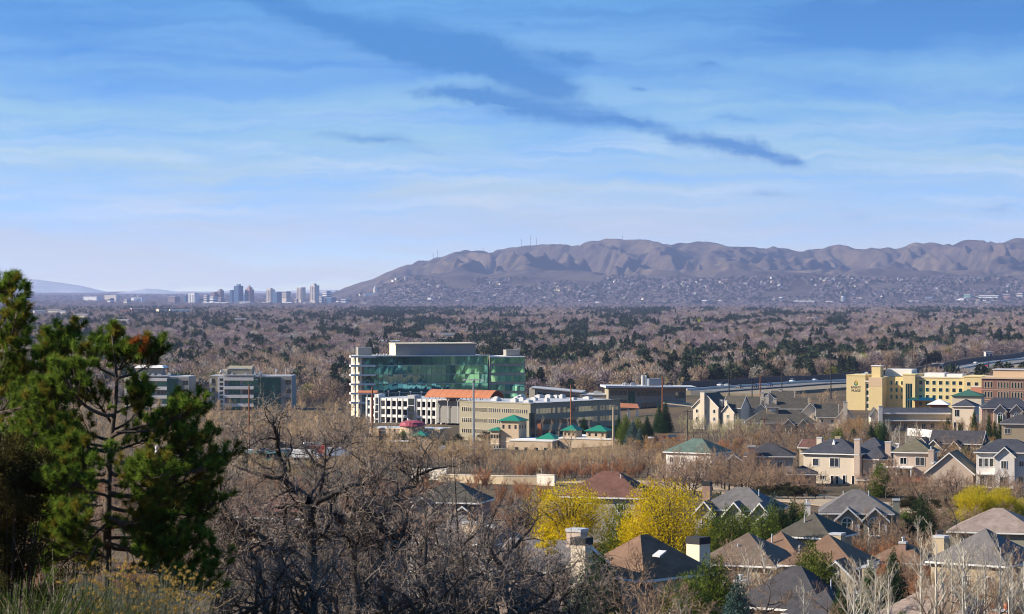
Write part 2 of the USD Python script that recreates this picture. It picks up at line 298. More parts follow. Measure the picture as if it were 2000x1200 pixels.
M_hill = usdkit.material(stage, '/World/Looks/hillside', n, [('g.position', 'a.vector'), ('g.position', 'c.vector'), ('a.fac', 'r.fac'), ('c.fac', 'h.fac'), ('r.color', 'm.color1'), ('h.color', 'm.color2'), ('m.color', 'p.base_color')], surface='p.BSDF')
structure('mountain_ridge', (np.stack([MX, MY, MZ], -1).reshape(-1, 3), mq), M_hill, smooth=True)

# the faint ranges at the left end of the plain
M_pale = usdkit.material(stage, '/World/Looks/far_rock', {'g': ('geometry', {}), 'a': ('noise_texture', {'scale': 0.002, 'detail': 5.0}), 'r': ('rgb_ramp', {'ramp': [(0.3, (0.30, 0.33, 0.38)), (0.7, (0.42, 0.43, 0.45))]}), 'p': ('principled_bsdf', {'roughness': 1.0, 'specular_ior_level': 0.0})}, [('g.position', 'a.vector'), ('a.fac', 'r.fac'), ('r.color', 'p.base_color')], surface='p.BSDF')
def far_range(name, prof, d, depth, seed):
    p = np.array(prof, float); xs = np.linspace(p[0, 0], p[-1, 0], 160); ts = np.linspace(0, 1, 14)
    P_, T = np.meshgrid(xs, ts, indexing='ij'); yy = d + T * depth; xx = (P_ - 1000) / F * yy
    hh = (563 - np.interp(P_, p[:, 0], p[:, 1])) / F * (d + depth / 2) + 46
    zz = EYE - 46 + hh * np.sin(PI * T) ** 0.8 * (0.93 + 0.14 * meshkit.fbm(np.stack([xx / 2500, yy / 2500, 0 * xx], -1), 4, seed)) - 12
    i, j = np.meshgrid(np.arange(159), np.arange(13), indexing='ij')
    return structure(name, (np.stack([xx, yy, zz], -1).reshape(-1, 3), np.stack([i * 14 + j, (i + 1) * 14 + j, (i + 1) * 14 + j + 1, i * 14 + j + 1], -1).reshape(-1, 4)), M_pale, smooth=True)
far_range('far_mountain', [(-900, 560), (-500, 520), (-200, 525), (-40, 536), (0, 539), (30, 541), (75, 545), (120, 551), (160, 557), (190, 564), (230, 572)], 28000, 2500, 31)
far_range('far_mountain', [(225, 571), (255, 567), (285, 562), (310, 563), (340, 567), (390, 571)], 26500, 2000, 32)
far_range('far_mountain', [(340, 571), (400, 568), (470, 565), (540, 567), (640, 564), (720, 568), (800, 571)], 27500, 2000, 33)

# ------------------------------------------------------------------ haze
HAZE = 2.8e-5
hz = MB().box(-26000, 26000, -3000, 33000, EYE - 130, EYE + 720)
M_haze = usdkit.material(stage, '/World/Looks/haze', {'v': ('principled_volume', {'color': (0.49, 0.60, 0.98), 'density': HAZE, 'anisotropy': 0.2})}, [], volume='v.volume')
structure('haze', hz, M_haze, kind='stuff')
# ------------------------------------------------------------------ tree shapes
def slivers(rng, n, rx, rz, cz, ln, w, up=0.5, shell=0.35, cone=None):
    """Thin three-cornered twig sprays or needle fans spread through a crown's volume, pointing outwards and up."""
    p = rng.normal(size=(n, 3)); p /= np.linalg.norm(p, axis=1, keepdims=True)
    r = shell + (1 - shell) * rng.random(n) ** 0.5
    c = p * r[:, None] * [rx, rx, rz]
    if cone is not None:
        h = (c[:, 2] / rz + 1) / 2; k = np.clip(1 - h, 0.04, 1) ** cone * 1.25; a = rng.random(n) * 2 * PI; q = k * rx * rng.random(n) ** 0.4
        c[:, 0], c[:, 1] = q * np.cos(a), q * np.sin(a); p = np.stack([np.cos(a), np.sin(a), 0 * a], 1)
    lump = 1 + 0.28 * (meshkit.noise(p * 2.3 + rng.random(3) * 9, 1) - 0.5) * 2
    c = c * (lump[:, None] if cone is None else 1) + [0, 0, cz]
    d = p * 0.8 + [0, 0, up] + rng.normal(size=(n, 3)) * 0.45; d /= np.linalg.norm(d, axis=1, keepdims=True)
    s = np.cross(d, rng.normal(size=(n, 3))); s /= np.linalg.norm(s, axis=1, keepdims=True)
    L = ln * (0.6 + 0.8 * rng.random(n))[:, None]; W = w * (0.6 + 0.8 * rng.random(n))[:, None]
    v = np.stack([c - s * W * 0.5 - d * L * 0.4, c + s * W * 0.5 - d * L * 0.4, c + s * W * 0.12 + d * L * 0.6], 1).reshape(-1, 3)
    return v, np.arange(3 * n).reshape(-1, 3)
def far_trunk(h, r, limbs, rng, spread=2.0):
    m = MB().tube([(0, 0, -1), (0, 0, h * 0.45), (0.2, 0.1, h * 0.8)], [r, r * 0.75, r * 0.3], 5)
    for k in range(limbs):
        a = rng.random() * 6.28; z = h * (0.25 + 0.3 * rng.random())
        m.tube([(0, 0, z), (math.cos(a) * spread * 0.5, math.sin(a) * spread * 0.5, z + h * 0.2), (math.cos(a) * spread, math.sin(a) * spread, z + h * 0.42)], [r * 0.5, r * 0.33, r * 0.12], 4)
    return m
rng = np.random.default_rng(7)
T_bark = mat('bark_far', (0.10, 0.08, 0.07), rnd=0.2)
T_purple = leafmat('twigs_purple', (0.215, 0.162, 0.178), 0.38, (0.30, 0.235, 0.21), 0.1)
T_tan = leafmat('twigs_tan', (0.34, 0.26, 0.18), 0.25, (0.26, 0.18, 0.13), 0.1)
T_pale = leafmat('twigs_pale', (0.42, 0.37, 0.30), 0.2, (0.32, 0.28, 0.25), 0.1)
T_rust = leafmat('twigs_rust', (0.20, 0.095, 0.065), 0.25, (0.26, 0.15, 0.08), 0.1)
T_ever = leafmat('needles_far', (0.034, 0.056, 0.034), 0.35, (0.058, 0.07, 0.034), 0.1)
T_yellow = leafmat('catkins_yellow', (0.42, 0.36, 0.035), 0.2, (0.36, 0.38, 0.06), 0.3)
T_olive = leafmat('leaves_olive', (0.13, 0.14, 0.045), 0.25, (0.20, 0.18, 0.06), 0.2)
FAR = {}
def far_kind(key, nm, crown, trunk, cm):
    FAR[key] = (proto('prototype_' + key), [('trunk', trunk, T_bark), (nm, crown, cm)])
    for a, b, c in FAR[key][1]: obj(a, b, c, FAR[key][0])
for k in range(4):
    far_kind(f'purple_{k}', 'crown', slivers(rng, 560, 5.2 + k * 0.4, 4.4 + 0.5 * (k % 2), 7.0, 1.35, 0.38, 0.3), far_trunk(11, 0.3, 5, rng, 3), T_purple)
for k in range(3):
    far_kind(f'tan_{k}', 'crown', slivers(rng, 480, 4.4 + k * 0.5, 5.2, 7.4, 1.6, 0.32, 0.5), far_trunk(12, 0.3, 5, rng, 2.6), T_tan)
for k in range(2):
    far_kind(f'pale_{k}', 'crown', slivers(rng, 460, 4.0 + k, 5.0, 7.2, 1.5, 0.30, 0.5), far_trunk(12, 0.28, 5, rng, 2.6), T_pale)
far_kind('rust_0', 'crown', slivers(rng, 300, 4.0, 3.8, 5.4, 1.8, 0.34, 0.8), far_trunk(8, 0.25, 4, rng, 2), T_rust)
far_kind('conifer_0', 'crown', slivers(rng, 420, 3.6, 6.8, 7.6, 1.7, 0.75, -0.25, cone=0.8), far_trunk(14, 0.3, 0, rng), T_ever)
far_kind('conifer_1', 'crown', slivers(rng, 420, 4.4, 5.8, 6.6, 1.7, 0.8, 0.1, cone=0.55), far_trunk(12, 0.3, 0, rng), T_ever)
far_kind('conifer_2', 'crown', slivers(rng, 380, 4.6, 4.4, 6.6, 1.6, 0.85, 0.3), far_trunk(10, 0.3, 3, rng), T_ever)
far_kind('yellow_0', 'crown', slivers(rng, 420, 4.8, 4.2, 5.4, 1.5, 0.42, 0.3), far_trunk(8, 0.3, 4, rng, 2.6), T_yellow)
far_kind('olive_0', 'crown', slivers(rng, 420, 4.6, 4.6, 5.8, 1.5, 0.5, 0.3), far_trunk(9, 0.3, 4, rng, 2.6), T_olive)

KINDS = list(FAR)
# clear strips and yards where no valley tree stands: the highway and the buildings' plots, in the picture's columns and distances
def hw_axis(d): return np.interp(d, [1250, 1390, 1480, 1560, 1750, 2200, 3000], [30, 96, 139, 177, 272, 417, 672])     # the highway's centre line: x at distance d
_hd = np.linspace(1300, 3000, 400); _hp = hw_axis(_hd) / _hd * F + 1000
def hw_dist(px): return np.interp(px, _hp, _hd)
def keep(px, d, x):
    ok = np.abs(x - hw_axis(d)) > 44
    ok |= (d > 2950)
    hd_ = hw_dist(px); ok &= ~((px > 1330) & (px < 2080) & (d > np.minimum(hd_ - 330, 1500)) & (d < hd_ + 40))
    for (a, b, d0, d1) in CLEAR: ok &= ~((px > a) & (px < b) & (d > d0) & (d < d1))
    return ok
CLEAR = [(660, 1060, 900, 1420), (225, 390, 900, 1420), (395, 590, 1000, 1420), (1020, 1390, 900, 1440), (1640, 1930, 900, 1370), (1900, 2040, 900, 1330), (1340, 1660, 850, 1300)]
def tree_field(n, d0, d1, seed, px0=-260, px1=2260, power=1.0):
    r = np.random.default_rng(seed); d = d0 + (d1 - d0) * r.random(n) ** power; px = px0 + (px1 - px0) * r.random(n)
    x = (px - 1000) / F * d; k = keep(px, d, x); return px[k], d[k], x[k], r
px, d, x, r = tree_field(46000, 1390, 9300, 41)
row = 563 + F * 62 / d; cl = meshkit.fbm(np.stack([px / 42, row / 11, 0 * px], -1), 3, 5) * 0.75 + 0.25 * meshkit.noise(np.stack([px / 260, row / 45, 0 * px], -1), 6)
fine = r.random(len(px))
right = sstep(450, 800, px)
near = 1 - sstep(1500, 2600, d)
kind = np.full(len(px), -1)
ev = fine < np.clip((cl - 0.435) * 4.5, 0.04, 0.95) * (0.5 + 0.55 * right) * (1 - 0.35 * near)
kind[ev] = r.choice([KINDS.index('conifer_0'), KINDS.index('conifer_1'), KINDS.index('conifer_2'), KINDS.index('conifer_2')], ev.sum())
rest = kind < 0; pr = r.random(len(px))
kind[rest] = r.choice([KINDS.index(f'purple_{k}') for k in range(4)], rest.sum())
tn = rest & (pr < 0.16 + 0.5 * near); kind[tn] = r.choice([KINDS.index(f'tan_{k}') for k in range(3)], tn.sum())
pl = rest & (pr > 0.90 - 0.06 * near); kind[pl] = r.choice([KINDS.index('pale_0'), KINDS.index('pale_1')], pl.sum())
ru = rest & (pr > 0.50) & (pr < 0.535); kind[ru] = KINDS.index('rust_0')
oy = rest & (pr > 0.55) & (pr < 0.559); kind[oy] = KINDS.index('yellow_0')
ol = rest & (pr > 0.56) & (pr < 0.63); kind[ol] = KINDS.index('olive_0')
sc = (0.72 + 0.5 * r.random(len(px))) * np.where(ev, 1.12, 1.0); rot = r.random(len(px)) * 6.28
z = ground(x, d)
fam = np.array([k.split('_')[0] for k in KINDS])[kind]
single = np.zeros(len(px), bool)
FAMILY = {'purple': ('bare_tree', 'bare purplish-brown tree in the wooded valley beyond the offices', 'tree', 'bare purplish-brown trees of the wooded valley', 70),
          'tan': ('bare_tree', 'bare tan-twigged tree in the valley wood just beyond the offices', 'tree', 'bare tan trees of the wooded valley', 60),
          'pale': ('bare_tree', 'bare pale silvery-grey tree among darker trees of the wooded valley', 'tree', 'bare pale trees of the wooded valley', 30),
          'rust': ('bare_tree', 'low rust-red bare tree in the wooded valley', 'tree', 'rust-red trees of the wooded valley', 24),
          'conifer': ('evergreen_tree', 'dark green evergreen tree among bare trees of the wooded valley', 'evergreen', 'dark evergreens of the wooded valley', 150),
          'yellow': ('yellow_tree', 'small yellow-blossomed tree among bare trees of the wooded valley', 'tree', 'yellow trees of the wooded valley', 20),
          'olive': ('green_tree', 'olive-green tree in early leaf among bare trees of the wooded valley', 'tree', 'olive-green trees of the wooded valley', 24)}
hidden = ((px > 690) & (px < 1020) & (d < 2100)) | (px < 130) & (d < 2200)
for f, (nm, lab, cat, grp, cap) in FAMILY.items():
    idx = np.nonzero((fam == f) & (px > 5) & (px < 1995) & ~hidden)[0]; idx = idx[np.argsort(d[idx])][:cap]; single[idx] = True
    for i in idx: copy(FAR[KINDS[kind[i]]][0], nm, lab, cat, (x[i], d[i], z[i] - 0.3), rot[i], float(sc[i]), grp)
m_ = ~single
scatter('valley_wood', [FAR[k][1] for k in KINDS], np.stack([x, d, z - 0.3], 1)[m_], rot[m_], sc[m_], kind[m_], 'far-off mixed wood of bare trees and evergreens filling the valley floor')
# the brightest yellow and orange trees, where the photograph has them
for (a, b, dd, s, k, lab) in [(350, 706, 2050, 0.8, 'yellow_0', 'bright yellow tree behind the white-roofed office on the left'), (1365, 636, 4300, 1.4, 'yellow_0', 'yellow tree high in the far wood below the grey ridge'),
                              (1374, 706, 2150, 0.75, 'yellow_0', 'round yellow tree in the wood above the highway bridge'), (1511, 735, 1900, 0.62, 'yellow_0', 'low yellow tree beside the start of the highway'),
                              (1712, 665, 3300, 0.9, 'yellow_0', 'yellow tree in the wood high above the yellow hotel'), (1950, 662, 3300, 0.95, 'yellow_0', 'yellow tree in the wood near the right edge of the picture'),
                              (1815, 700, 2350, 0.7, 'olive_0', 'lime-green tree next to the highway above the yellow hotel'), (1168, 690, 2500, 0.75, 'yellow_0', 'yellow-green tree in the wood right of the glass offices'),
                              (1612, 739, 1800, 0.6, 'olive_0', 'lime-green shrubby tree left of the yellow hotel'), (1190, 672, 2700, 0.9, 'rust_0', 'orange-rust tree in the wood right of the glass offices'),
                              (415, 694, 2200, 0.8, 'rust_0', 'orange-rust tree in the wood behind the left offices'), (1057, 748, 1700, 0.6, 'yellow_0', 'yellow hedge-like tree behind the low grey office'),
                              (448, 693, 2150, 0.7, 'olive_0', 'olive tree in the wood behind the bronze-grey office'), (536, 688, 2300, 0.8, 'yellow_0', 'pale yellow tree in the wood left of the glass offices')]:
    g = G(a, dd, -0.5); copy(FAR[k][0], {'y': 'yellow_tree', 'o': 'green_tree', 'r': 'bare_tree'}[k[0]], lab, 'tree', g, a, s * 1.25)

# ------------------------------------------------------------------ roofs that show in the valley wood
W_white = mat('wall_white', (0.62, 0.60, 0.56), var=0.06); W_cream = mat('wall_cream', (0.58, 0.50, 0.38), var=0.07); W_tan = mat('wall_tan', (0.42, 0.33, 0.23), var=0.08)
W_brown = mat('wall_brown', (0.22, 0.15, 0.12), var=0.1); W_grey = mat('wall_grey', (0.34, 0.33, 0.32), var=0.07); W_brick = mat('wall_brick_far', (0.27, 0.13, 0.10), var=0.12)
R_grey = mat('roof_grey_far', (0.17, 0.16, 0.165), var=0.15); R_brown = mat('roof_brown_far', (0.15, 0.11, 0.085), var=0.15); R_white = mat('roof_white_far', (0.66, 0.66, 0.66), var=0.06)
M_dark = mat('dark_opening', (0.03, 0.032, 0.036), rough=0.3, var=0.2)
def far_house(nm, lab, cat, p, w, dp, h, wall, roof, rz=0.0, pitch=0.45, group=None, flat=False, windows=0):
    t = thing(nm, lab, cat, p, rz, group)
    obj('wall', MB().box(-w / 2, w / 2, -dp / 2, dp / 2, -4, h), wall, t)
    if flat: obj('roof', MB().box(-w / 2 - 0.3, w / 2 + 0.3, -dp / 2 - 0.3, dp / 2 + 0.3, h + 0.003, h + 0.7), roof, t)
    else:
        o = 0.6; r = dp / 2 * pitch
        obj('roof', MB().hull([(-w / 2 - o, -dp / 2 - o, h), (w / 2 + o, -dp / 2 - o, h), (w / 2 + o, dp / 2 + o, h), (-w / 2 - o, dp / 2 + o, h), (-w / 2 - o, 0, h + r), (w / 2 + o, 0, h + r)]), roof, t)
    for k in range(windows):
        x0 = -w / 2 + (k + 0.5) * w / windows
        obj('window', MB().box(x0 - w / windows * 0.28, x0 + w / windows * 0.28, -dp / 2 - 0.06, -dp / 2 + 0.1, h * 0.35, h * 0.75), M_dark, t)
    return t
rr = random.Random(5)
roofs = [(516, 660, 28, 7, W_white, 0), (560, 661, 40, 6, W_grey, 0), (840, 665, 60, 16, W_tan, 1), (880, 664, 46, 15, W_cream, 1), (905, 666, 30, 14, W_tan, 1), (942, 660, 40, 12, W_white, 1), (985, 664, 30, 12, W_white, 1),
         (758, 668, 44, 9, W_white, 1), (740, 676, 26, 10, W_cream, 1), (1005, 668, 34, 12, W_brick, 1), (875, 656, 34, 6, W_white, 0), (1150, 702, 24, 5, W_cream, 0), (1180, 707, 36, 5, W_white, 1), (1070, 731, 26, 6, W_brick, 0),
         (1502, 715, 16, 6, W_cream, 0), (1832, 714, 18, 5, W_cream, 0), (1880, 642, 22, 6, W_white, 1), (1725, 712, 12, 5, W_cream, 0), (1548, 623, 16, 18, W_tan, 1), (1588, 622, 20, 6, W_white, 1), (1700, 702, 10, 5, W_white, 0),
         (690, 636, 20, 5, W_cream, 0), (610, 650, 22, 5, W_white, 0), (655, 640, 14, 5, W_tan, 0), (470, 625, 24, 5, W_white, 0), (240, 628, 30, 6, W_white, 0), (160, 618, 34, 6, W_cream, 0), (77, 609, 22, 8, W_white, 0), (108, 608, 26, 8, W_cream, 0), (122, 609, 16, 8, W_white, 0),
         (322, 605, 30, 8, W_cream, 1), (350, 606, 40, 7, W_white, 1), (246, 606, 18, 9, W_brick, 1), (268, 604, 26, 9, W_brick, 1), (1095, 640, 18, 5, W_white, 0), (1250, 652, 16, 5, W_cream, 0), (1420, 660, 18, 5, W_white, 0), (1320, 690, 14, 5, W_tan, 0), (1640, 640, 18, 5, W_white, 0), (1760, 655, 16, 5, W_cream, 0), (1930, 690, 16, 5, W_white, 0)]
colour = {id(W_white): 'white', id(W_cream): 'cream', id(W_tan): 'tan', id(W_grey): 'grey', id(W_brick): 'red-brick', id(W_brown): 'brown'}
def ordinal(a, b):
    return 'near the plain' if b < 628 else 'half way up' if b < 656 else 'low down' if b < 672 else 'near its lower edge'
def where(a):
    return 'at its left end' if a < 300 else 'left of the glass offices' if a < 680 else 'behind the glass offices' if a < 1020 else 'right of the glass offices' if a < 1330 else 'above the highway' if a < 1640 else 'above the yellow hotel' if a < 1860 else 'near the right edge'
from collections import Counter
RL = [f'{colour[id(q[4])]} {"flat-roofed block" if q[5] else "gabled house"} in the wood {where(q[0])}, {ordinal(q[0], q[1])}' for q in roofs]
for l_ in [k for k, c in Counter(RL).items() if c > 1]:
    ids = sorted([i for i, k in enumerate(RL) if k == l_], key=lambda i: roofs[i][0])
    for i, w_ in zip(ids, ['left one', 'right one'] if len(ids) == 2 else ['left one', 'middle one', 'right one', 'far right']): RL[i] = RL[i] + ', ' + w_
for n_, (a, b, w, h, wl, flat) in enumerate(roofs):
    dd = float(np.clip(F * 54 / (b - 563), 1600, 7600))
    p = at(a, b, dd); gz = float(ground(p[0], dd)); top = p[2] + 1
    far_house('flat_roofed_building' if flat else 'house', RL[n_], 'building' if flat else 'house',
              (p[0], dd, gz), w * mpp(dd) * 1.0, w * mpp(dd) * 0.5, max(top - gz, 5), wl, R_white if flat and n_ % 2 else R_grey, rr.uniform(-0.5, 0.5), flat=bool(flat), windows=4 if w > 24 else 2)
# a flag on its pole above the wood
p = at(1093, 727, 1750); t = thing('flag_pole', 'tall pole flying a striped red and white flag above the valley wood', 'flag', (p[0], 1750, ground(p[0], 1750)))
hz_ = p[2] - float(ground(p[0], 1750)) + 3
obj('pole', MB().cyl(0, 0, 0, hz_, 0.2, 0.1), mat('flag_pole', (0.7, 0.7, 0.7)), t)
M_red = mat('flag_red', (0.5, 0.05, 0.06)); M_wh = mat('flag_white', (0.75, 0.75, 0.75)); M_blue = mat('flag_blue', (0.05, 0.07, 0.25))
def strip(x0, x1, z0, z1, y=0.0):
    m = MB(); 
    for k in range(6):
        a0, a1 = x0 + (x1 - x0) * k / 6, x0 + (x1 - x0) * (k + 1) / 6; s0, s1 = 0.4 * math.sin(a0 * 1.3), 0.4 * math.sin(a1 * 1.3)
        m.add([(a0, s0 + y, z0 - a0 * 0.25), (a1, s1 + y, z0 - a1 * 0.25), (a1, s1 + y, z1 - a1 * 0.25), (a0, s0 + y, z1 - a0 * 0.25)], [(0, 1, 2, 3)])
    return m
for k in range(13): obj('stripe', strip(0.2 if k < 6 else 3.2, 7.5, hz_ - 0.38 * (k + 1), hz_ - 0.38 * k) if k >= 6 else strip(0.2, 7.5, hz_ - 0.38 * (12 - k) - 0.38, hz_ - 0.38 * (12 - k)), M_red if k % 2 == 0 else M_wh, t) if k != 99 else None
obj('canton', strip(0.2, 3.2, hz_ - 2.6, hz_, -0.06), M_blue, t)

# ------------------------------------------------------------------ the far city
C_glass = mat('tower_glass', (0.05, 0.13, 0.24), rough=0.25, var=0.1, scale=0.05, spec=0.5); C_beige = mat('tower_beige', (0.50, 0.43, 0.37), var=0.06); C_white = mat('tower_white', (0.66, 0.64, 0.62), var=0.05)
C_brown = mat('tower_brown', (0.26, 0.18, 0.16), var=0.08); C_red = mat('tower_red', (0.34, 0.18, 0.15), var=0.08); C_grey = mat('tower_grey', (0.40, 0.40, 0.42), var=0.06); C_green = mat('tower_green_glass', (0.28, 0.48, 0.42), rough=0.3, var=0.08); C_band = mat('tower_windows', (0.07, 0.085, 0.12), rough=0.3, var=0.1)
def tower(px0, px1, yt, yb, d, m, lab, nm='tower_block', bands='h', extra=None, rz=-0.5, cat='tower'):
    a, b = at(px0, yb, d), at(px1, yt, d); w = b[0] - a[0]; h = b[2] - a[2]; cx = (a[0] + b[0]) / 2; dp = min(w, 45)
    w = max(w - dp * abs(math.sin(rz)), w * 0.6)
    t = thing(nm, lab, cat, (cx, d, a[2]), rz)
    obj('wall', MB().box(-w / 2, w / 2, -dp / 2, dp / 2, -25, h), m, t)
    bm = MB(); nb = max(2, int(h / 11))
    if bands == 'h':
        for k in range(nb): z0 = h * (k + 0.35) / nb; bm.box(-w / 2 - 0.3, w / 2 + 0.3, -dp / 2 - 0.3, dp / 2 + 0.3, z0, z0 + h / nb * 0.4)
    elif bands == 'v':
        nv = max(3, int(w / 9))
        for k in range(nv): x0 = -w / 2 + w * (k + 0.35) / nv; bm.box(x0, x0 + w / nv * 0.4, -dp / 2 - 0.3, dp / 2 + 0.3, h * 0.06, h * 0.93)
    if bands: obj('window_bands', bm, C_band, t)
    obj('roof', MB().box(-w / 2 + 1, w / 2 - 1, -dp / 2 + 1, dp / 2 - 1, h + 0.01, h + 1.2), C_grey, t)
    if extra == 'crown': obj('plant_room', MB().box(-w / 4, w / 4, -dp / 4, dp / 4, h + 1.2, h + 9), m, t)
    if extra == 'pyramid':
        obj('upper_tier', MB().box(-w * 0.33, w * 0.33, -dp * 0.33, dp * 0.33, h + 1.2, h + 12), m, t); obj('spire', MB().hull([(-w * .2, -dp * .2, h + 12.01), (w * .2, -dp * .2, h + 12.01), (w * .2, dp * .2, h + 12.01), (-w * .2, dp * .2, h + 12.01), (0, 0, h + 26)]), C_brown, t)
    if extra == 'mast': obj('plant_room', MB().box(-w / 3, w / 3, -dp / 3, dp / 3, h + 1.2, h + 5), C_grey, t); obj('mast', MB().cyl(0, 0, h + 5, h + 22, 0.9, 0.4), C_grey, t)
    if extra == 'top': obj('upper_tier', MB().box(-w * 0.18, w * 0.18, -dp * 0.3, dp * 0.3, h + 1.2, h + 10), m, t); obj('mast', MB().cyl(0, 0, h + 10, h + 26, 0.8, 0.3), C_grey, t)
    return t
D1 = 14500
for a in [(367, 390, 574, 597, D1, C_white, 'pale round-shouldered hotel block with rooftop mast at the left of the far skyline', 'tower_block', 'v', 'mast'),
          (398, 410, 577, 594, D1 - 100, C_beige, 'small beige block right of the pale hotel in the far skyline'), (413, 425, 571, 583, D1 + 300, C_brown, 'brown tower behind white block in the far skyline', 'tower_block', 'v'),
          (425, 437, 568, 581, D1 + 300, C_brown, 'taller brown tower of a pair left of the blue glass tower', 'tower_block', 'v', 'crown'), (410, 424, 580, 595, D1 - 200, C_white, 'white block in front of the brown towers of the far skyline'),
          (426, 438, 582, 592, D1, C_brown, 'low brown block right of the white block in the far skyline'), (449, 457, 567, 589, D1 + 200, C_glass, 'slim blue-grey tower at the left shoulder of the blue glass tower', 'tower_block', 'v'),
          (457, 475, 559, 592, D1, C_glass, 'broad dark blue glass tower of the far skyline', 'tower_block', 'h', 'crown'), (479, 496, 566, 590, D1, C_red, 'reddish-brown stepped tower with pointed top right of the blue glass tower', 'tower_block', 'v', 'pyramid'),
          (475, 482, 576, 589, D1 - 150, C_glass, 'low blue block between the blue glass and reddish towers'), (520, 537, 566, 590, D1 + 150, C_beige, 'grey-brown tower with dark crown in the middle of the far skyline', 'tower_block', 'v', 'crown'),
          (533, 550, 571, 598, D1 - 250, C_glass, 'blue glass block in front of the middle of the far skyline'), (550, 568, 570, 583, D1 + 250, C_beige, 'beige block with dark top floor right of the middle blue block'),
          (579, 597, 562, 587, D1 + 100, C_beige, 'plain beige-brown tower second from the right in the far skyline', 'tower_block', 'v'), (605, 624, 558, 589, D1, C_beige, 'tallest pale beige tower with narrower top in the far skyline', 'tower_block', 'v', 'top'),
          (630, 646, 569, 582, D1 + 400, C_white, 'white curved-fronted block at the foot of the ridge'), (634, 657, 581, 599, D1 - 300, C_glass, 'wide dark blue glass block right of the tallest tower'), (623, 634, 580, 599, D1 - 300, C_grey, 'grey block joined to the left of the wide dark blue block'),
          (666, 684, 585, 600, D1 - 400, C_grey, 'light grey block standing alone right of the dark blue block'), (656, 666, 589, 600, D1 - 400, C_white, 'small white block between the dark blue and light grey blocks'),
          (390, 398, 583, 594, D1, C_grey, 'thin grey block next to the pale hotel block'), (327, 352, 580, 593, D1 - 300, C_brown, 'wide purplish-brown block left of the pale hotel block'), (360, 366, 577, 595, D1 + 100, C_glass, 'slim blue-grey slab beside the pale hotel block'),
          (890, 905, 587, 603, D1 - 900, C_red, 'pinkish arched block at the foot of the ridge'), (917, 941, 591, 601, D1 - 800, C_white, 'white apartment slab right of the pinkish block'), (1130, 1136, 587, 602, D1 - 900, C_white, 'slim white tower below the middle of the ridge'),
          (1152, 1160, 592, 603, D1 - 900, C_grey, 'small grey slab below the middle of the ridge'), (1162, 1175, 590, 604, D1 - 950, C_white, 'broad cream slab block below the middle of the ridge', 'tower_block', 'v'), (1370, 1388, 587, 599, D1 - 800, C_white, 'bright white block in front of dark trees below the ridge'),
          (1402, 1415, 587, 598, D1 - 800, C_beige, 'cream block right of the bright white block below the ridge'), (1642, 1650, 579, 598, D1 - 800, C_white, 'tall slim cream tower below the right half of the ridge', 'tower_block', 'v'), (1521, 1532, 581, 592, D1 - 500, C_white, 'white tower with chimney-like stair left of the slim cream tower'),
          (1881, 1902, 576, 586, D1 - 300, C_green, 'pale green glass block above the white dome on the right'), (1957, 1980, 575, 586, D1 - 300, C_red, 'red-brown slab near the right end of the far campus'), (1984, 2004, 573, 583, D1 - 300, C_beige, 'pinkish block at the right edge of the far campus'),
          (1805, 1828, 581, 593, D1 - 500, C_glass, 'blue glass block left of the white dome on the far campus'), (1745, 1755, 589, 598, D1 - 600, C_beige, 'left one of two small beige blocks on the far campus'), (1757, 1766, 589, 598, D1 - 600, C_beige, 'right one of two small beige blocks on the far campus'),
          (210, 222, 583, 595, D1 - 800, C_beige, 'cream block in the left plain of the far city'), (242, 255, 586, 596, D1 - 800, C_beige, 'beige block right of the cream block in the left plain')]:
    tower(*a[:7], *(a[7:] or ()))
for (a, b, c, e, dd, m, lab) in [(40, 59, 580, 588, 16500, C_white, 'white industrial shed far left on the plain'), (162, 197, 580, 585, 17000, C_white, 'long low white warehouse on the left plain'), (203, 235, 577, 583, 17500, C_beige, 'long cream warehouse on the left plain'),
                                 (255, 285, 582, 588, 16500, C_white, 'long white building under a small white dome on the plain'), (392, 458, 591, 598, 14000, C_white, 'long low white hall at the foot of the brown towers'), (466, 497, 590, 597, 13900, C_white, 'low white hall under the blue glass and reddish towers'),
                                 (512, 531, 591, 600, 13900, C_beige, 'low cream hall left of the front blue glass block'), (550, 578, 591, 600, 13900, C_white, 'low white hall under the beige-brown tower'), (575, 583, 585, 599, 13850, C_beige, 'small cream block under the beige-brown tower'),
                                 (592, 612, 592, 600, 13900, C_white, 'low white hall under the tallest tower'), (705, 725, 592, 601, 13700, C_white, 'white hall right of the light grey block'), (804, 848, 600, 605, 13200, C_white, 'long low white shed below the ridge'),
                                 (835, 847, 582, 588, 14200, C_white, 'white block on the slope below the ridge'), (927, 945, 571, 577, 15400, C_white, 'white school block on the bench of the ridge'), (950, 972, 571, 577, 15400, C_red, 'orange-brown school block on the bench of the ridge'),
                                 (1548, 1597, 588, 597, 13700, C_white, 'long low white laboratory left of the slim cream tower'), (1607, 1632, 589, 595, 13700, C_white, 'low white laboratory touching the slim cream tower'), (1665, 1690, 582, 588, 14200, C_white, 'white block on the slope right of the slim cream tower'),
                                 (1767, 1800, 588, 598, 13700, C_beige, 'long cream building on the far campus'), (1910, 1955, 577, 586, 14200, C_white, 'long white clinic building right of the green glass block'), (1903, 1915, 590, 598, 13700, C_beige, 'small beige block right of the white dome'),
                                 (1920, 1940, 590, 597, 13700, C_beige, 'beige block with dark windows near the right end'), (1677, 1702, 607, 611, 12400, C_white, 'low white school in the far wood'), (1715, 1722, 607, 611, 12400, C_white, 'tiny white block right of the low white school'), (1435, 1465, 607, 612, 12000, C_red, 'orange-roofed school in the far wood')]:
    tower(a, b, c, e, dd, m, lab, 'low_hall', 'h' if e - c > 6 else None, None, -0.4, 'building')
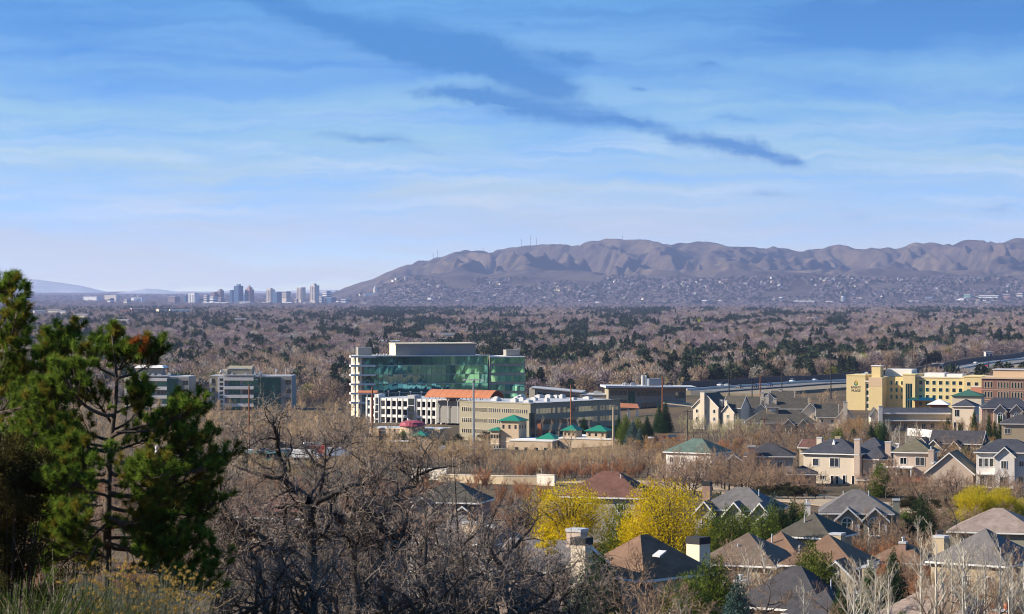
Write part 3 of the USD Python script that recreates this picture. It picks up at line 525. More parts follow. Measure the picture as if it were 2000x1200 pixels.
def domed(px0, px1, yb, yt, d, lab, nm, drum=True):
    a, b = at(px0, yb, d), at(px1, yt, d); w = b[0] - a[0]; t = thing(nm, lab, 'building', ((a[0] + b[0]) / 2, d, a[2]), 0.1); H = b[2] - a[2]
    m = MB(); 
    if drum:
        obj('wall', MB().box(-w / 2, w / 2, -20, 20, -25, H * 0.28), C_white, t); obj('portico', MB().box(-w * .16, w * .16, -24, -20.05, -20, H * 0.36), C_white, t)
        obj('drum', MB().cyl(0, 0, H * .28, H * .62, w * 0.085, sides=14), C_beige, t); m.tube([(0, 0, H * .62), (0, 0, H * .72), (0, 0, H * .82), (0, 0, H * .88)], [w * .085, w * .075, w * .045, w * .02], 14); m.cyl(0, 0, H * .88, H, w * .014)
    else:
        obj('wall', MB().cyl(0, 0, -25, H * 0.3, w * 0.46, sides=20), C_beige, t); m.tube([(0, 0, H * .3), (0, 0, H * .6), (0, 0, H * .85), (0, 0, H)], [w / 2, w * .4, w * .22, w * .03], 20)
    obj('dome', m, C_grey if drum else C_white, t)
domed(711, 755, 580, 557, 15300, 'white domed statehouse on the slope right of the far skyline', 'domed_building')
domed(1858, 1900, 594, 583, 14000, 'wide low white domed arena on the far campus', 'domed_arena', False)
domed(262, 276, 586, 575, 16400, 'small white domed hall on the left plain', 'domed_building')
a = at(145.5, 606, 11500); t = thing('brick_chimney', 'lone tall reddish brick chimney stack on the left plain', 'chimney', (a[0], 11500, a[2])); obj('shaft', MB().cyl(0, 0, -20, 34, 3.6, 2.4), C_red, t); obj('rim', MB().cyl(0, 0, 34.01, 36, 3.0, 3.0), C_brown, t)
for i_, (px_, dd, hh) in enumerate([(846, 19300, 42), (855, 19400, 60), (1018, 20300, 62), (1036, 20300, 76), (1048, 20300, 58), (944, 20000, 26), (1216, 20500, 36)]):
    x_ = (px_ - 1000) / F * dd; ys = np.linspace(17500, 21500, 200); zz = mountain(px_ / 1.0 * 0 + (px_ - 1000) / F * ys, ys); kk = np.argmax((zz - EYE) / ys); dd = float(ys[kk])
    t = thing('radio_mast', f'thin radio mast on the ridge crest, {["left one of the left pair", "taller one of the left pair", "left one of three together", "tallest of three together", "right one of three together", "short one between the two clusters", "lone one on the highest hump"][i_]}', 'mast', ((px_ - 1000) / F * dd, dd, zz[kk]))
    obj('pole', MB().cyl(0, 0, -8, hh, 1.7, 0.9, 6), C_band, t); obj('antenna', MB().box(-2.5, 2.5, -1, 1, hh * 0.6, hh * 0.7), C_grey, t)

# ------------------------------------------------------------------ houses and trees on the bench under the ridge
r = np.random.default_rng(77)
def bench_points(n, d0, d1, seed, lo=0.52, px0=640, px1=2080):
    r = np.random.default_rng(seed); d = d0 + (d1 - d0) * r.random(n); px = px0 + (px1 - px0) * r.random(n); x = (px - 1000) / F * d
    k = meshkit.fbm(np.stack([px / 60, d / 450, 0 * px], -1), 3, 9) > lo - 0.08 * (d < 15600); x, d, px = x[k], d[k], px[k]
    z = mountain(x, d); e = np.stack([mountain(x + 20, d) - z, mountain(x, d + 20) - z], 1) / 20; row = 563 - (z - EYE) / d * F; ok = (np.abs(e[:, 0]) < 0.3) & (np.abs(e[:, 1]) < 0.35) & (row > 541 + 6 * meshkit.noise(np.stack([px / 40, 0 * px, 0 * px], -1), 4))
    return x[ok], d[ok], z[ok], px[ok]
hx, hd, hzz, hpx = bench_points(4200, 13000, 17250, 78)
Hcol = [W_white, W_cream, W_tan, W_brown, W_grey, W_white]; hk = r.integers(0, 6, len(hx)); hrz = r.uniform(-1.1, -0.2, len(hx)); hs = r.uniform(0.85, 1.6, len(hx))
order = np.argsort(hd * (1.2 - 0.4 * (hk % 5 == 0)))
H_proto = []
for k, w in enumerate(Hcol[:5]):
    q = proto(f'prototype_bench_house_{k}'); 
    H_proto.append((q, [('wall', MB().box(-7, 7, -5, 5, -6, 7).data(), w), ('roof', MB().hull([(-7.6, -5.8, 7), (7.6, -5.8, 7), (7.6, 5.8, 7), (-7.6, 5.8, 7), (-7.6, 0, 9.8), (7.6, 0, 9.8)]).data(), R_grey if k % 2 == 0 else R_brown)]))
    for a, b, c in H_proto[-1][1]: obj(a, b, c, q)
vis = [i for i in order if 700 < hpx[i] < 1995]; pick = set(vis[::max(1, len(vis) // 300)][:300])
for i in sorted(pick):
    copy(H_proto[hk[i] % 5][0], 'hillside_house', f'tiny {["white", "cream", "tan", "brown", "grey"][hk[i] % 5]} house on the bench below the grey ridge', 'house', (hx[i], hd[i], hzz[i]), hrz[i], float(hs[i]), f'{["white", "cream", "tan", "brown", "grey"][hk[i] % 5]} houses on the bench below the ridge')
mask = np.array([i not in pick for i in range(len(hx))])
scatter('hillside_suburb', [q[1] for q in H_proto], np.stack([hx, hd, hzz], 1)[mask], hrz[mask], hs[mask], (hk % 5)[mask], 'far-off suburb of small houses spread over the bench below the ridge')
fx, fd, fz, fpx = bench_points(30000, 12700, 17600, 79, 0.45)
kk = np.where(r.random(len(fx)) < 0.45, KINDS.index('conifer_2'), np.where(r.random(len(fx)) < 0.5, KINDS.index('purple_1'), KINDS.index('purple_0')))
scatter('hillside_wood', [FAR[k][1] for k in KINDS], np.stack([fx, fd, fz - 1], 1), r.random(len(fx)) * 6.28, 1.1 + 0.9 * r.random(len(fx)), kk, 'far-off trees scattered between the houses on the bench below the ridge')
# trees and sheds of the plain beyond the wood's edge
n_ = 24000; d = 11200 + 12000 * r.random(n_) ** 1.5; px = -150 + 2300 * r.random(n_); x = (px - 1000) / F * d; ok = (px < 660) | (d < 13300)
d, px, x = d[ok], px[ok], x[ok]; z = np.where(px > 560, np.maximum(ground(x, d), mountain(x, d)), ground(x, d))
kk = np.where(r.random(len(x)) < 0.22, KINDS.index('conifer_2'), np.where(r.random(len(x)) < 0.5, KINDS.index('purple_1'), KINDS.index('purple_2')))
scatter('plain_wood', [FAR[k][1] for k in KINDS], np.stack([x, d, z - 1], 1), r.random(len(x)) * 6.28, 1.0 + 1.0 * r.random(len(x)), kk, 'far-off trees covering the plain around the city')
# ------------------------------------------------------------------ the office park
def paneglass(name, tint, base, metal=0.75, rough=0.04):
    n = {'g': ('glossy_bsdf', {'color': tint, 'roughness': rough}), 'd': ('diffuse_bsdf', {'color': base}), 'm': ('mix_closure', {'fac': metal})}
    return usdkit.material(stage, '/World/Looks/' + name, n, [('d.BSDF', 'm.closure1'), ('g.BSDF', 'm.closure2')], surface='m.closure')
P_teal = [paneglass('glass_teal_a', (0.20, 0.62, 0.62), (0.004, 0.05, 0.055), 0.6), paneglass('glass_teal_b', (0.13, 0.42, 0.44), (0.003, 0.035, 0.042), 0.55), paneglass('glass_teal_c', (0.36, 0.88, 0.80), (0.008, 0.09, 0.09), 0.7), paneglass('glass_teal_d', (0.09, 0.28, 0.30), (0.002, 0.022, 0.028), 0.5)]
P_green = [paneglass('glass_green_a', (0.45, 0.95, 0.62), (0.03, 0.16, 0.10), 0.6), paneglass('glass_green_b', (0.32, 0.8, 0.55), (0.01, 0.10, 0.07), 0.65)]
P_dark = paneglass('glass_dark', (0.35, 0.42, 0.45), (0.012, 0.018, 0.022), 0.35)
P_win = paneglass('glass_window', (0.6, 0.66, 0.7), (0.05, 0.06, 0.07), 0.4)
O_tan = mat('stucco_olive', (0.275, 0.245, 0.175), var=0.06, scale=0.6); O_cream = mat('stucco_cream', (0.62, 0.54, 0.40), var=0.05, scale=0.5); O_grey = mat('stucco_grey', (0.27, 0.26, 0.235), var=0.06, scale=0.5)
O_white = mat('concrete_white', (0.62, 0.60, 0.57), var=0.06, scale=0.5); O_violet = mat('panel_violet_grey', (0.30, 0.27, 0.30), var=0.05); O_roof = mat('roof_membrane', (0.40, 0.41, 0.43), var=0.12, scale=0.3); O_metal = mat('roof_units', (0.42, 0.42, 0.42), rough=0.5, var=0.1)
O_copper = mat('roof_copper', (0.42, 0.155, 0.065), rough=0.6, var=0.10, scale=0.4); O_green = mat('roof_green_metal', (0.015, 0.17, 0.105), rough=0.5, var=0.08, scale=0.5); O_maroon = mat('roof_maroon', (0.28, 0.05, 0.07), rough=0.6, var=0.1)
O_beige = mat('stucco_beige', (0.46, 0.35, 0.24), var=0.07, scale=0.6); O_brick = mat('brick_brown', (0.20, 0.105, 0.085), var=0.16, scale=1.2); O_deck = mat('parking_deck', (0.36, 0.37, 0.39), var=0.08, scale=0.2)
O_rust = mat('weathering_steel', (0.21, 0.075, 0.032), rough=0.8, var=0.2, scale=0.7); O_black = mat('dark_timber', (0.035, 0.028, 0.026), var=0.2); O_pipe = mat('grey_pole', (0.22, 0.24, 0.26), rough=0.5, var=0.1)
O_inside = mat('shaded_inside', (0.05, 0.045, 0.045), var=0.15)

class Block:
    """A box volume with faces F (towards -y), L, R and K (back); fb puts a slab on a face: u along the face from its left end as seen from outside, z up, o outwards."""
    def __init__(s, x0, x1, y0, y1, z0, z1): s.x0, s.x1, s.y0, s.y1, s.z0, s.z1 = x0, x1, y0, y1, z0, z1
    def mb(s): return MB().box(s.x0, s.x1, s.y0, s.y1, s.z0, s.z1)
    def width(s, f): return s.x1 - s.x0 if f in 'FK' else s.y1 - s.y0
    def fb(s, m, f, u0, u1, z0, z1, o0, o1):
        if f == 'F': return m.box(s.x0 + u0, s.x0 + u1, s.y0 - o1, s.y0 - o0, z0, z1)
        if f == 'L': return m.box(s.x0 - o1, s.x0 - o0, s.y1 - u1, s.y1 - u0, z0, z1)
        if f == 'R': return m.box(s.x1 + o0, s.x1 + o1, s.y0 + u0, s.y0 + u1, z0, z1)
        return m.box(s.x1 - u1, s.x1 - u0, s.y1 + o0, s.y1 + o1, z0, z1)
    def window(s, t, f, u, z, w, h, glass=None, frame=None, fw=0.09, mull=0, nm='window', deep=0.05):
        """A framed window: four bars and mullions round a pane; the pane is a sub-part."""
        glass = glass or P_win
        if frame is None: m = MB(); s.fb(m, f, u, u + w, z, z + h, -0.1, 0.02); return obj(nm, m, glass, t)
        m = MB()
        s.fb(m, f, u, u + fw, z, z + h, -0.02, deep + .03); s.fb(m, f, u + w - fw, u + w, z, z + h, -0.02, deep + .03)
        s.fb(m, f, u + fw, u + w - fw, z, z + fw, -0.02, deep + .03); s.fb(m, f, u + fw, u + w - fw, z + h - fw, z + h, -0.02, deep + .03)
        for k in range(mull): c = u + w * (k + 1) / (mull + 1); s.fb(m, f, c - fw * .35, c + fw * .35, z + fw, z + h - fw, 0.0, deep + .02)
        o = obj(nm, m, frame, t); p = MB(); s.fb(p, f, u + fw, u + w - fw, z + fw, z + h - fw, -0.05, 0.015); obj('pane', p, glass, o); return o
    def ribbon(s, t, f, u0, u1, z, h, n, glass=None, frame=None, gap=0.12, nm='window', recess=None):
        for k in range(n):
            a, b = u0 + (u1 - u0) * k / n + gap / 2, u0 + (u1 - u0) * (k + 1) / n - gap / 2
            s.window(t, f, a, z, b - a, h, glass, frame, nm=nm)
def hip(x0, x1, y0, y1, z, h, o=0.5, th=0.22):
    """Hip roof on a rectangle, with overhang; flat-topped eaves of thickness th."""
    a, b, c, d = x0 - o, x1 + o, y0 - o, y1 + o; w, l = b - a, d - c
    k = min(w, l) / 2
    r = [(a + k, c + k, z + th + h), (b - k, d - k, z + th + h)]
    return MB().hull([(a, c, z), (b, c, z), (b, d, z), (a, d, z), (a, c, z + th), (b, c, z + th), (b, d, z + th), (a, d, z + th)] + r)
def gable(x0, x1, y0, y1, z, h, axis='x', o=0.5, th=0.22, go=0.35):
    """Two roof slabs; the ridge runs along axis."""
    m = MB()
    if axis == 'x':
        for s in (-1, 1):
            c = (y0 + y1) / 2; e = (y0 - o) if s < 0 else (y1 + o); drop = h * o / ((y1 - y0) / 2)
            m.hull([(x, yy, zz + q) for x in (x0 - go, x1 + go) for yy, zz in ((c, z + h), (e, z - drop)) for q in (0, th)])
    else:
        for s in (-1, 1):
            c = (x0 + x1) / 2; e = (x0 - o) if s < 0 else (x1 + o); drop = h * o / ((x1 - x0) / 2)
            m.hull([(xx, y, zz + q) for y in (y0 - go, y1 + go) for xx, zz in ((c, z + h), (e, z - drop)) for q in (0, th)])
    return m
def gable_wall(x0, x1, y0, y1, z, h, axis='x', m=None):
    m = m or MB()
    if axis == 'x': return m.hull([(x, y0, z) for x in (x0, x1)] + [(x, y1, z) for x in (x0, x1)] + [(x, (y0 + y1) / 2, z + h) for x in (x0, x1)])
    return m.hull([(x0, y, z) for y in (y0, y1)] + [(x1, y, z) for y in (y0, y1)] + [((x0 + x1) / 2, y, z + h) for y in (y0, y1)])
def rakes(x0, x1, y, z, h, o=0.5, w=0.28, d=0.08, th=0.22):
    """White boards along a front gable's two edges, in front of plane y."""
    m = MB(); c = (x0 + x1) / 2; dr = h * o / ((x1 - x0) / 2)
    for e in (x0 - o, x1 + o): m.hull([(e, yy, z - dr + q) for yy in (y - d, y) for q in (th - w, th + 0.02)] + [(c, yy, z + h + q) for yy in (y - d, y) for q in (th - w, th + 0.02)])
    return m
def rooftop_units(t, rng, x0, x1, y0, y1, z, n, big=2.5):
    for k in range(n):
        w, d, h = rng.uniform(0.5, 1) * big, rng.uniform(0.5, 1) * big, rng.uniform(0.5, 1.0) * 1.3; x, y = rng.uniform(x0, x1 - w), rng.uniform(y0, y1 - d)
        obj('roof_unit', MB().box(x, x + w, y, y + d, z, z + h).box(x + w * .2, x + w * .8, y + d * .2, y + d * .8, z + h, z + h * 1.25), O_metal, t)
R = random.Random(11)

# the big glass office block
p = at(701, 697, 1245); H = 25.5; z0 = p[2] - H
t = thing('glass_office_building', 'largest building, five storeys of teal glass with white balcony slabs at its left end', 'office', (p[0], p[1], z0), 0.20)
L = 61.0; main = Block(0, L, 0, 26, -3, H)
obj('wall', Block(0.15, L, 0.15, 26, -3, H - 0.02).mb(), O_grey, t); obj('end_wall', MB().box(-0.02, 0.13, 2, 26, -3, H - 0.02), O_cream, t)
FH = 4.25
for f in range(6):
    zb = H - FH * (f + 1) + 0.35
    for k in range(26):
        u = 2.4 + (L - 2.4) * k / 26; w = (L - 2.4) / 26 - 0.10; big = meshkit.noise(np.array([k / 5.0, f / 1.6, 0.0]), 3)
        m_ = P_teal[3] if big < 0.34 else P_teal[1] if big < 0.5 else P_teal[0] if big < 0.66 else P_teal[2]
        if k > 18: m_ = P_green[1] if big < 0.5 else P_teal[0]
        a, b, c, e = [R.uniform(0, 0.035) for _ in range(4)]
        obj('pane', MB().add([(u, -a, zb), (u + w, -b, zb), (u + w, -c, zb + FH - 0.28), (u, -e, zb + FH - 0.28), (u, 0.14, zb), (u + w, 0.14, zb), (u + w, 0.14, zb + FH - .28), (u, .14, zb + FH - .28)], [(0, 1, 2, 3), (1, 5, 6, 2), (4, 0, 3, 7), (3, 2, 6, 7), (4, 5, 1, 0)]), m_, t)
    obj('floor_band', MB().box(2.3, L, -0.1, 0.1, zb - 0.26, zb - 0.02), O_metal, t)
    obj('balcony_slab', MB().box(-4.0, 7.5, -1.6, 3.5, zb + FH - 0.75, zb + FH + 0.12), O_white, t)
    main.ribbon(t, 'L', 3, 22, zb + 0.6, 2.2, 5, P_teal[1])
obj('column', MB().box(-2.2, -1.4, -0.9, -0.1, -3, H), O_cream, t); obj('column', MB().box(0.4, 1.2, -0.7, 0.1, -3, H - 0.7), O_cream, t)
obj('parapet', MB().box(-0.3, L + 0.4, -0.45, 0.3, H + 0.02, H + 0.55), O_white, t)
obj('roof', MB().box(0.35, L - 0.05, 0.35, 25.8, H, H + 0.25), O_roof, t)
pent = Block(17.5, 55, 1.5, 20, H + 0.26, H + 5.6); obj('penthouse', pent.mb(), O_grey, t); obj('penthouse_end', MB().box(17.35, 17.48, 1.5, 20, H + 0.26, H + 5.6), O_cream, t)
obj('penthouse_coping', MB().box(17, 55.4, 1.2, 20.3, H + 5.62, H + 6.0), O_cream, t); m = MB(); pent.fb(m, 'F', 12.5, 22.5, H + 1.0, H + 4.2, 0.0, 0.12); obj('louvre', m, O_pipe, t)
for u in (6.8, 28.4): m = MB(); pent.fb(m, 'F', u, u + 0.25, H + 0.5, H + 5.4, 0.0, 0.06); obj('panel_joint', m, O_pipe, t)
obj('stair_tower', MB().box(0.5, 6.8, 6, 12, H + 0.26, H + 4.2), O_grey, t)
for f in range(4): obj('vent_pipe', MB().cyl(9 + f * 1.6, 3 + f % 2, H + 0.26, H + 1.4, 0.3), O_metal, t)
# right wing of the same building
cx, sx = math.cos(0.20), math.sin(0.20); wx, wy = L * 1.0, 0.0
wing = Block(L + 0.1, L + 16.8, -2.2, 20, -3, H - 0.6); obj('wing_wall', Block(L + 0.1, L + 16.8, -2.05, 20, -3, H - 0.6).mb(), O_grey, t)
for f in range(5):
    zb = H - 0.6 - FH * (f + 1) + 0.4
    for k in range(7):
        u = 0.4 + k * 2.28; a, b, c, e = [R.uniform(0, 0.03) for _ in range(4)]; y = -2.2
        X = L + 0.1 + u; obj('pane', MB().add([(X, y - a, zb + 1.0), (X + 2.2, y - b, zb + 1.0), (X + 2.2, y - c, zb + FH - 0.3), (X, y - e, zb + FH - 0.3), (X, y + .1, zb + 1.0), (X + 2.2, y + .1, zb + 1.0), (X + 2.2, y + .1, zb + FH - .3), (X, y + .1, zb + FH - .3)], [(0, 1, 2, 3), (1, 5, 6, 2), (4, 0, 3, 7), (3, 2, 6, 7), (4, 5, 1, 0)]), P_green[(k + f) % 2] if f < 3 else P_teal[(k + f) % 3], t)
obj('wing_coping', MB().box(L, L + 17, -2.5, 20.2, H - 0.58, H - 0.15), O_white, t); obj('stair_tower', MB().box(L + 9, L + 15.4, 4, 11, H - 0.14, H + 2.7), O_grey, t)
obj('corner_post', MB().box(L - 0.2, L + 0.08, -2.3, -0.12, -3, H), O_tan, t)

# two smaller offices on the left
def left_office(nm, lab, px, ytop, d, L0, L1, L2, L3, H, rz, vault):
    p = at(px, ytop, d); t = thing(nm, lab, 'office', (p[0], d, p[2] - H), rz)
    a = Block(0, L0, 0, 16, -3, H); obj('wall', a.mb(), O_tan if vault else O_cream, t)
    for k in range(4):
        a.window(t, 'F', L0 * 0.3, H - 3.4 - k * 4.3, 1.6, 2.0, P_dark); m = MB(); a.fb(m, 'F', L0 * 0.3 - 0.9, L0 * 0.3 - 0.05, H - 3.6 - k * 4.3, H - 1.2 - k * 4.3, 0, 0.25); obj('window_fin', m, O_white, t)
    b = Block(L0 + .01, L0 + L1, -0.8, 12, -3, H - 0.4); obj('stair_strip', b.mb(), O_white, t)
    for k in range(8): b.window(t, 'F', L1 * 0.25, H - 2.4 - k * 2.15, L1 * 0.55, 1.35, P_dark)
    c = Block(L0 + L1 + .01, L0 + L1 + L2, 1.2, 18, -3, H - 0.8); obj('recessed_wall', c.mb(), O_violet, t)
    for k in range(4):
        zt = H - 0.6 - k * 4.3; obj('floor_slab', MB().box(L0 + L1 + .02, L0 + L1 + L2 + 0.3, -0.9, 1.19, zt - 1.5, zt), O_white, t)
        c.ribbon(t, 'F', L2 * 0.12, L2 * 0.52, zt - 4.2, 2.6, 3, P_teal[1]); c.ribbon(t, 'F', L2 * 0.6, L2 * 0.98, zt - 3.9, 1.9, 3, P_dark if k % 2 else P_teal[0])
    g = Block(L0 + L1 + L2 + .02, L0 + L1 + L2 + L3, -1.5, 17, -3, H - 0.7); obj('glass_block', Block(g.x0, g.x1, -1.35, 17, -3, H - 0.7).mb(), O_pipe, t)
    n = max(4, int(L3 / 2.0))
    for f in range(5):
        for k in range(n):
            x0, x1 = g.x0 + L3 * k / n, g.x0 + L3 * (k + 1) / n - 0.1; zb = H - 0.7 - 3.6 * (f + 1) + .2; aa, bb, cc, dd = [R.uniform(0, .03) for _ in range(4)]; y = -1.5
            obj('pane', MB().add([(x0, y - aa, zb), (x1, y - bb, zb), (x1, y - cc, zb + 3.4), (x0, y - dd, zb + 3.4), (x0, y + .14, zb), (x1, y + .14, zb), (x1, y + .14, zb + 3.4), (x0, y + .14, zb + 3.4)], [(0, 1, 2, 3), (1, 5, 6, 2), (4, 0, 3, 7), (3, 2, 6, 7), (4, 5, 1, 0)]), P_teal[R.choice([1, 1, 3, 3, 3])], t)
    e = Block(g.x1 + .02, g.x1 + 5.4, -1.0, 15, -3, H - 0.4); obj('end_bay', e.mb(), O_grey, t)
    for k in range(4): e.ribbon(t, 'F', 2.2, 5, H - 4 - k * 4.3, 2.2, 2, P_dark)
    W = e.x1
    obj('roof', MB().box(0.4, W - 0.4, 0.3, 15.5, H - 0.3, H + 0.3).box(L0 + L1, L0 + L1 + L2, -0.6, 12, H + 0.31, H + 0.6), O_roof if not vault else O_deck, t)
    if vault:
        q = [(x, y, z) for x in (L0 + L1 + 1, L0 + L1 + 13) for y, z in [(4, H + .62), (4, H + 3.5), (5.5, H + 4.5), (8, H + 4.9), (10.5, H + 4.5), (12, H + 3.5), (12, H + .62)]]; obj('penthouse', MB().hull(q), O_tan, t)
        obj('penthouse_coping', MB().box(L0 + L1 + 0.9, L0 + L1 + 10, 3.8, 4.2, H + 3.5, H + 3.9), O_white, t); obj('penthouse', MB().box(L0 + 1.5, L0 + 4, 3, 6, H + .31, H + 3.2), O_cream, t)
        obj('antenna', MB().cyl(W - 4, 5, H + .3, H + 4.2, .12), O_white, t); obj('antenna', MB().cyl(W - 8.5, 4, H + .3, H + 3.6, .15).box(W - 9, W - 8, 3.8, 4.2, H + 2, H + 3.4), O_white, t); obj('dish', MB().tube([(5, 3, H + .3), (5, 3, H + 2), (5.8, 2.6, H + 2.5)], [.1, .1, .7], 8), O_white, t)
    else:
        obj('penthouse', MB().box(L0 + 1, L0 + 13, 5, 13, H + .31, H + 4.2), O_grey, t); obj('penthouse_roof', MB().hull([(L0 - 0.5, 3, H + 4.22), (L0 + 14.5, 3, H + 4.22), (L0 + 14.5, 14, H + 4.22), (L0 - .5, 14, H + 4.22), (L0 + 1, 5, H + 5.4), (L0 + 13, 5, H + 5.4), (L0 + 13, 13, H + 5.4), (L0 + 1, 13, H + 5.4)]), O_white, t)
    rooftop_units(t, R, L0 + L1, W - 5, 0, 4, H + .31, 6, 1.6)
left_office('corner_office_building', 'bronze-tan office with white stair strip and dark teal glass corner, left of the largest building', 408, 735, 1330, 4.6, 3.2, 14.5, 13.5, 20.0, -0.06, True)
left_office('corner_office_building', 'white-roofed office with glass corner, leftmost of the offices and partly behind the pine', 243, 736, 1330, 4.6, 3.0, 14.0, 5.5, 20.0, -0.10, False)

# parking garage
p = at(716, 774, 1185); Hg = 13.0; t = thing('parking_garage', 'long pale concrete parking garage in front of the glass offices', 'parking garage', (p[0], p[1], p[2] - Hg), -0.60)
Lg = 54.0; g = Block(0, Lg, 0, 34, -4, Hg - 1.0)
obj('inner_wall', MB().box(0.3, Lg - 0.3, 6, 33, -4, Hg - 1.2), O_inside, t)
for f in range(4): obj('deck', MB().box(0.05, Lg - 0.05, 0.35, 34, Hg - 1.3 - f * 3.6, Hg - 0.9 - f * 3.6), O_deck, t)
segs = [(0.0, 4.5, 2), (7.5, 22.5, 5), (27.0, 43.0, 6), (47.5, 54.0, 2)]
for a, b, n in segs:
    for k in range(n + 1): x = a + (b - a) * k / n; obj('column', MB().box(x - 0.28, x + 0.28, -0.25, 0.5, -4, Hg - 0.5), O_white, t)
    for f in range(4): obj('spandrel', MB().box(a, b, 0.02, 0.30, Hg - 1.1 - f * 3.6 - 0.6, Hg - 1.1 - f * 3.6 + 0.55), O_white, t)
for a, b in ((4.9, 7.1), (22.9, 26.6), (43.4, 47.1)):
    obj('stair_wall', MB().box(a, b, -0.7, 4, -4, Hg + 1.0), O_white if a < 6 else O_deck, t)
    for k in range(5): obj('stair_glass', MB().box(a + 0.35, b - 0.35, -0.78, -0.71, -3 + k * 3.2, -0.3 + k * 3.2), P_dark, t)
for f in range(9): obj('lamp_post', MB().cyl(3 + f * 6, 4, Hg - 0.89, Hg + 2.2, .09, sides=5).box(2.5 + f * 6, 3.5 + f * 6, 3.8, 4.2, Hg + 2.2, Hg + 2.4), O_pipe, t)

# copper vault
p = at(848, 775, 1160); t = thing('vaulted_pavilion', 'pavilion with long curved copper-orange roof behind the parking garage', 'pavilion', (p[0], p[1], p[2] - 6), -0.50)
m = MB(); arc = [(-6.5 + 13 * k / 12, 6.0 + 3.0 * math.sin(PI * k / 12)) for k in range(13)]
for k in range(12): m.hull([(x, arc[k + e][0], arc[k + e][1] + q) for x in (-1, 31) for e in (0, 1) for q in (0, 0.3)])
obj('roof', m, O_copper, t)
for x in np.linspace(0, 30, 7):
    for y in (-5.8, 5.8): obj('post', MB().tube([(x, y, -5), (x, y, 4.2), (x + 1.2, y, 6.1)], .16, 5).tube([(x, y, 4.2), (x - 1.2, y, 6.1)], .12, 5), O_white, t)
obj('wall', MB().box(3, 27, -3, 4, -5, 4.5), O_grey, t)
for k in range(30): obj('roof_seam', MB().hull([(x, arc[a][0], arc[a][1] + .3 + q) for x in (-.5 + k * 1.06, -.44 + k * 1.06) for a in (0, 1, 2, 3, 4, 5, 6) for q in (0, .06)]), O_copper, t) if k % 3 == 0 else None
p = at(700, 768, 1170); t = thing('entrance_canopy', 'small curved copper canopy at the left foot of the glass offices', 'canopy', (p[0], p[1], p[2] - 3), -0.1)
m = MB(); arc = [(-2.5 + 5 * k / 6, 3 + 0.9 * math.sin(PI * k / 6)) for k in range(7)]
for k in range(6): m.hull([(x, arc[k + e][0], arc[k + e][1] + q) for x in (0, 8.5) for e in (0, 1) for q in (0, .25)])
obj('roof', m, O_copper, t)
for x in (0.4, 4.2, 8): obj('post', MB().cyl(x, -2.2, -4, 3.1, .15), O_white, t)

# olive-tan office with ribbon windows
p = at(1036, 790, 985); Ho = 12.6; t = thing('ribbon_window_office', 'three-storey olive-tan office with ribbon windows, corner turned to the viewer', 'office', (p[0], p[1], p[2] - Ho), -0.72)
Lw, Ld = 35.0, 52.0; b = Block(-Lw, 0, 0, Ld, -4, Ho); obj('wall', b.mb(), O_tan, t)
for f in range(3):
    z = Ho - 3.6 - f * 4.0
    for k in range(5): 
        u = 1.2 + k * 6.6
        if k < 4 or f == 0: b.ribbon(t, 'F', u, u + 6.1, z, 1.75, 6, P_dark if k < 2 else P_win, O_cream)
    for k in range(4): b.ribbon(t, 'R', 3 + k * 12.2, 14 + k * 12.2, z, 1.9, 6, P_dark)
obj('corner_glass', MB().box(-0.6, 0.06, -0.06, 2.6, -4, Ho - 3.2), P_dark, t); obj('coping', MB().box(-Lw - .15, .15, -.15, .4, Ho + .01, Ho + .4).box(-.4, .15, .41, Ld, Ho + .01, Ho + .4), O_tan, t); obj('roof', MB().box(-Lw + .2, -.42, .42, Ld - .2, Ho + .01, Ho + .2), O_deck, t)
rooftop_units(t, R, -Lw + 2, -4, 3, Ld - 4, Ho + .21, 16, 3.0)
obj('entrance_panel', MB().box(-9, -3.5, -0.5, -0.02, -4, -0.4), O_cream, t)

# grey offices behind
p = at(1040, 757, 1240); t = thing('low_grey_office', 'low grey office with sloping roof and one long ribbon window, right of the glass offices', 'office', (p[0], p[1], p[2] - 9), -0.12)
b = Block(0, 34, 0, 20, -4, 8); w_ = MB().hull([(0, 0, -4), (22, 0, -4), (22, 18, -4), (0, 18, -4), (0, 0, 8.6), (22, 0, 6.6), (22, 18, 6.6), (0, 18, 8.6)]); obj('wall', w_, O_grey, t)
obj('roof', MB().hull([(-1, -1, 8.72), (23, -1, 6.55), (23, 19, 6.55), (-1, 19, 8.72), (-1, -1, 9.1), (23, -1, 6.95), (23, 19, 6.95), (-1, 19, 9.1)]), O_deck, t)
for k in range(9): obj('window', MB().hull([(2.6 + 2.05 * k + q * 1.85, yy, (7.0 - 0.085 * (2.6 + 2.05 * k + q * 1.85)) - h) for q in (0, 1) for yy in (-.05, .1) for h in (0, 2.6 - 0.12 * k)]), P_dark, t)
obj('pier', MB().box(-1.5, 1.2, -.8, 3, -4, 8.5), O_cream, t); c = Block(22.02, 34.5, -1.0, 16, -4, 5.6); obj('right_block', c.mb(), O_grey, t); obj('right_roof', MB().box(21.9, 34.8, -1.3, 16.2, 5.62, 6.0), O_roof, t); rooftop_units(t, R, 23, 33, 1, 10, 6.01, 3, 2)
p = at(1187, 752, 1230); t = thing('wide_roofed_office', 'grey office under one wide overhanging flat roof with two white flues', 'office', (p[0], p[1], p[2] - 12.5), 0.10)
a = Block(0, 9, -2.5, 10, -4, 11); obj('bay_wall', a.mb(), O_tan, t)
for f in range(3): a.ribbon(t, 'F', 0.8, 8.6, 7.8 - f * 4.2, 2.2, 4, P_dark)
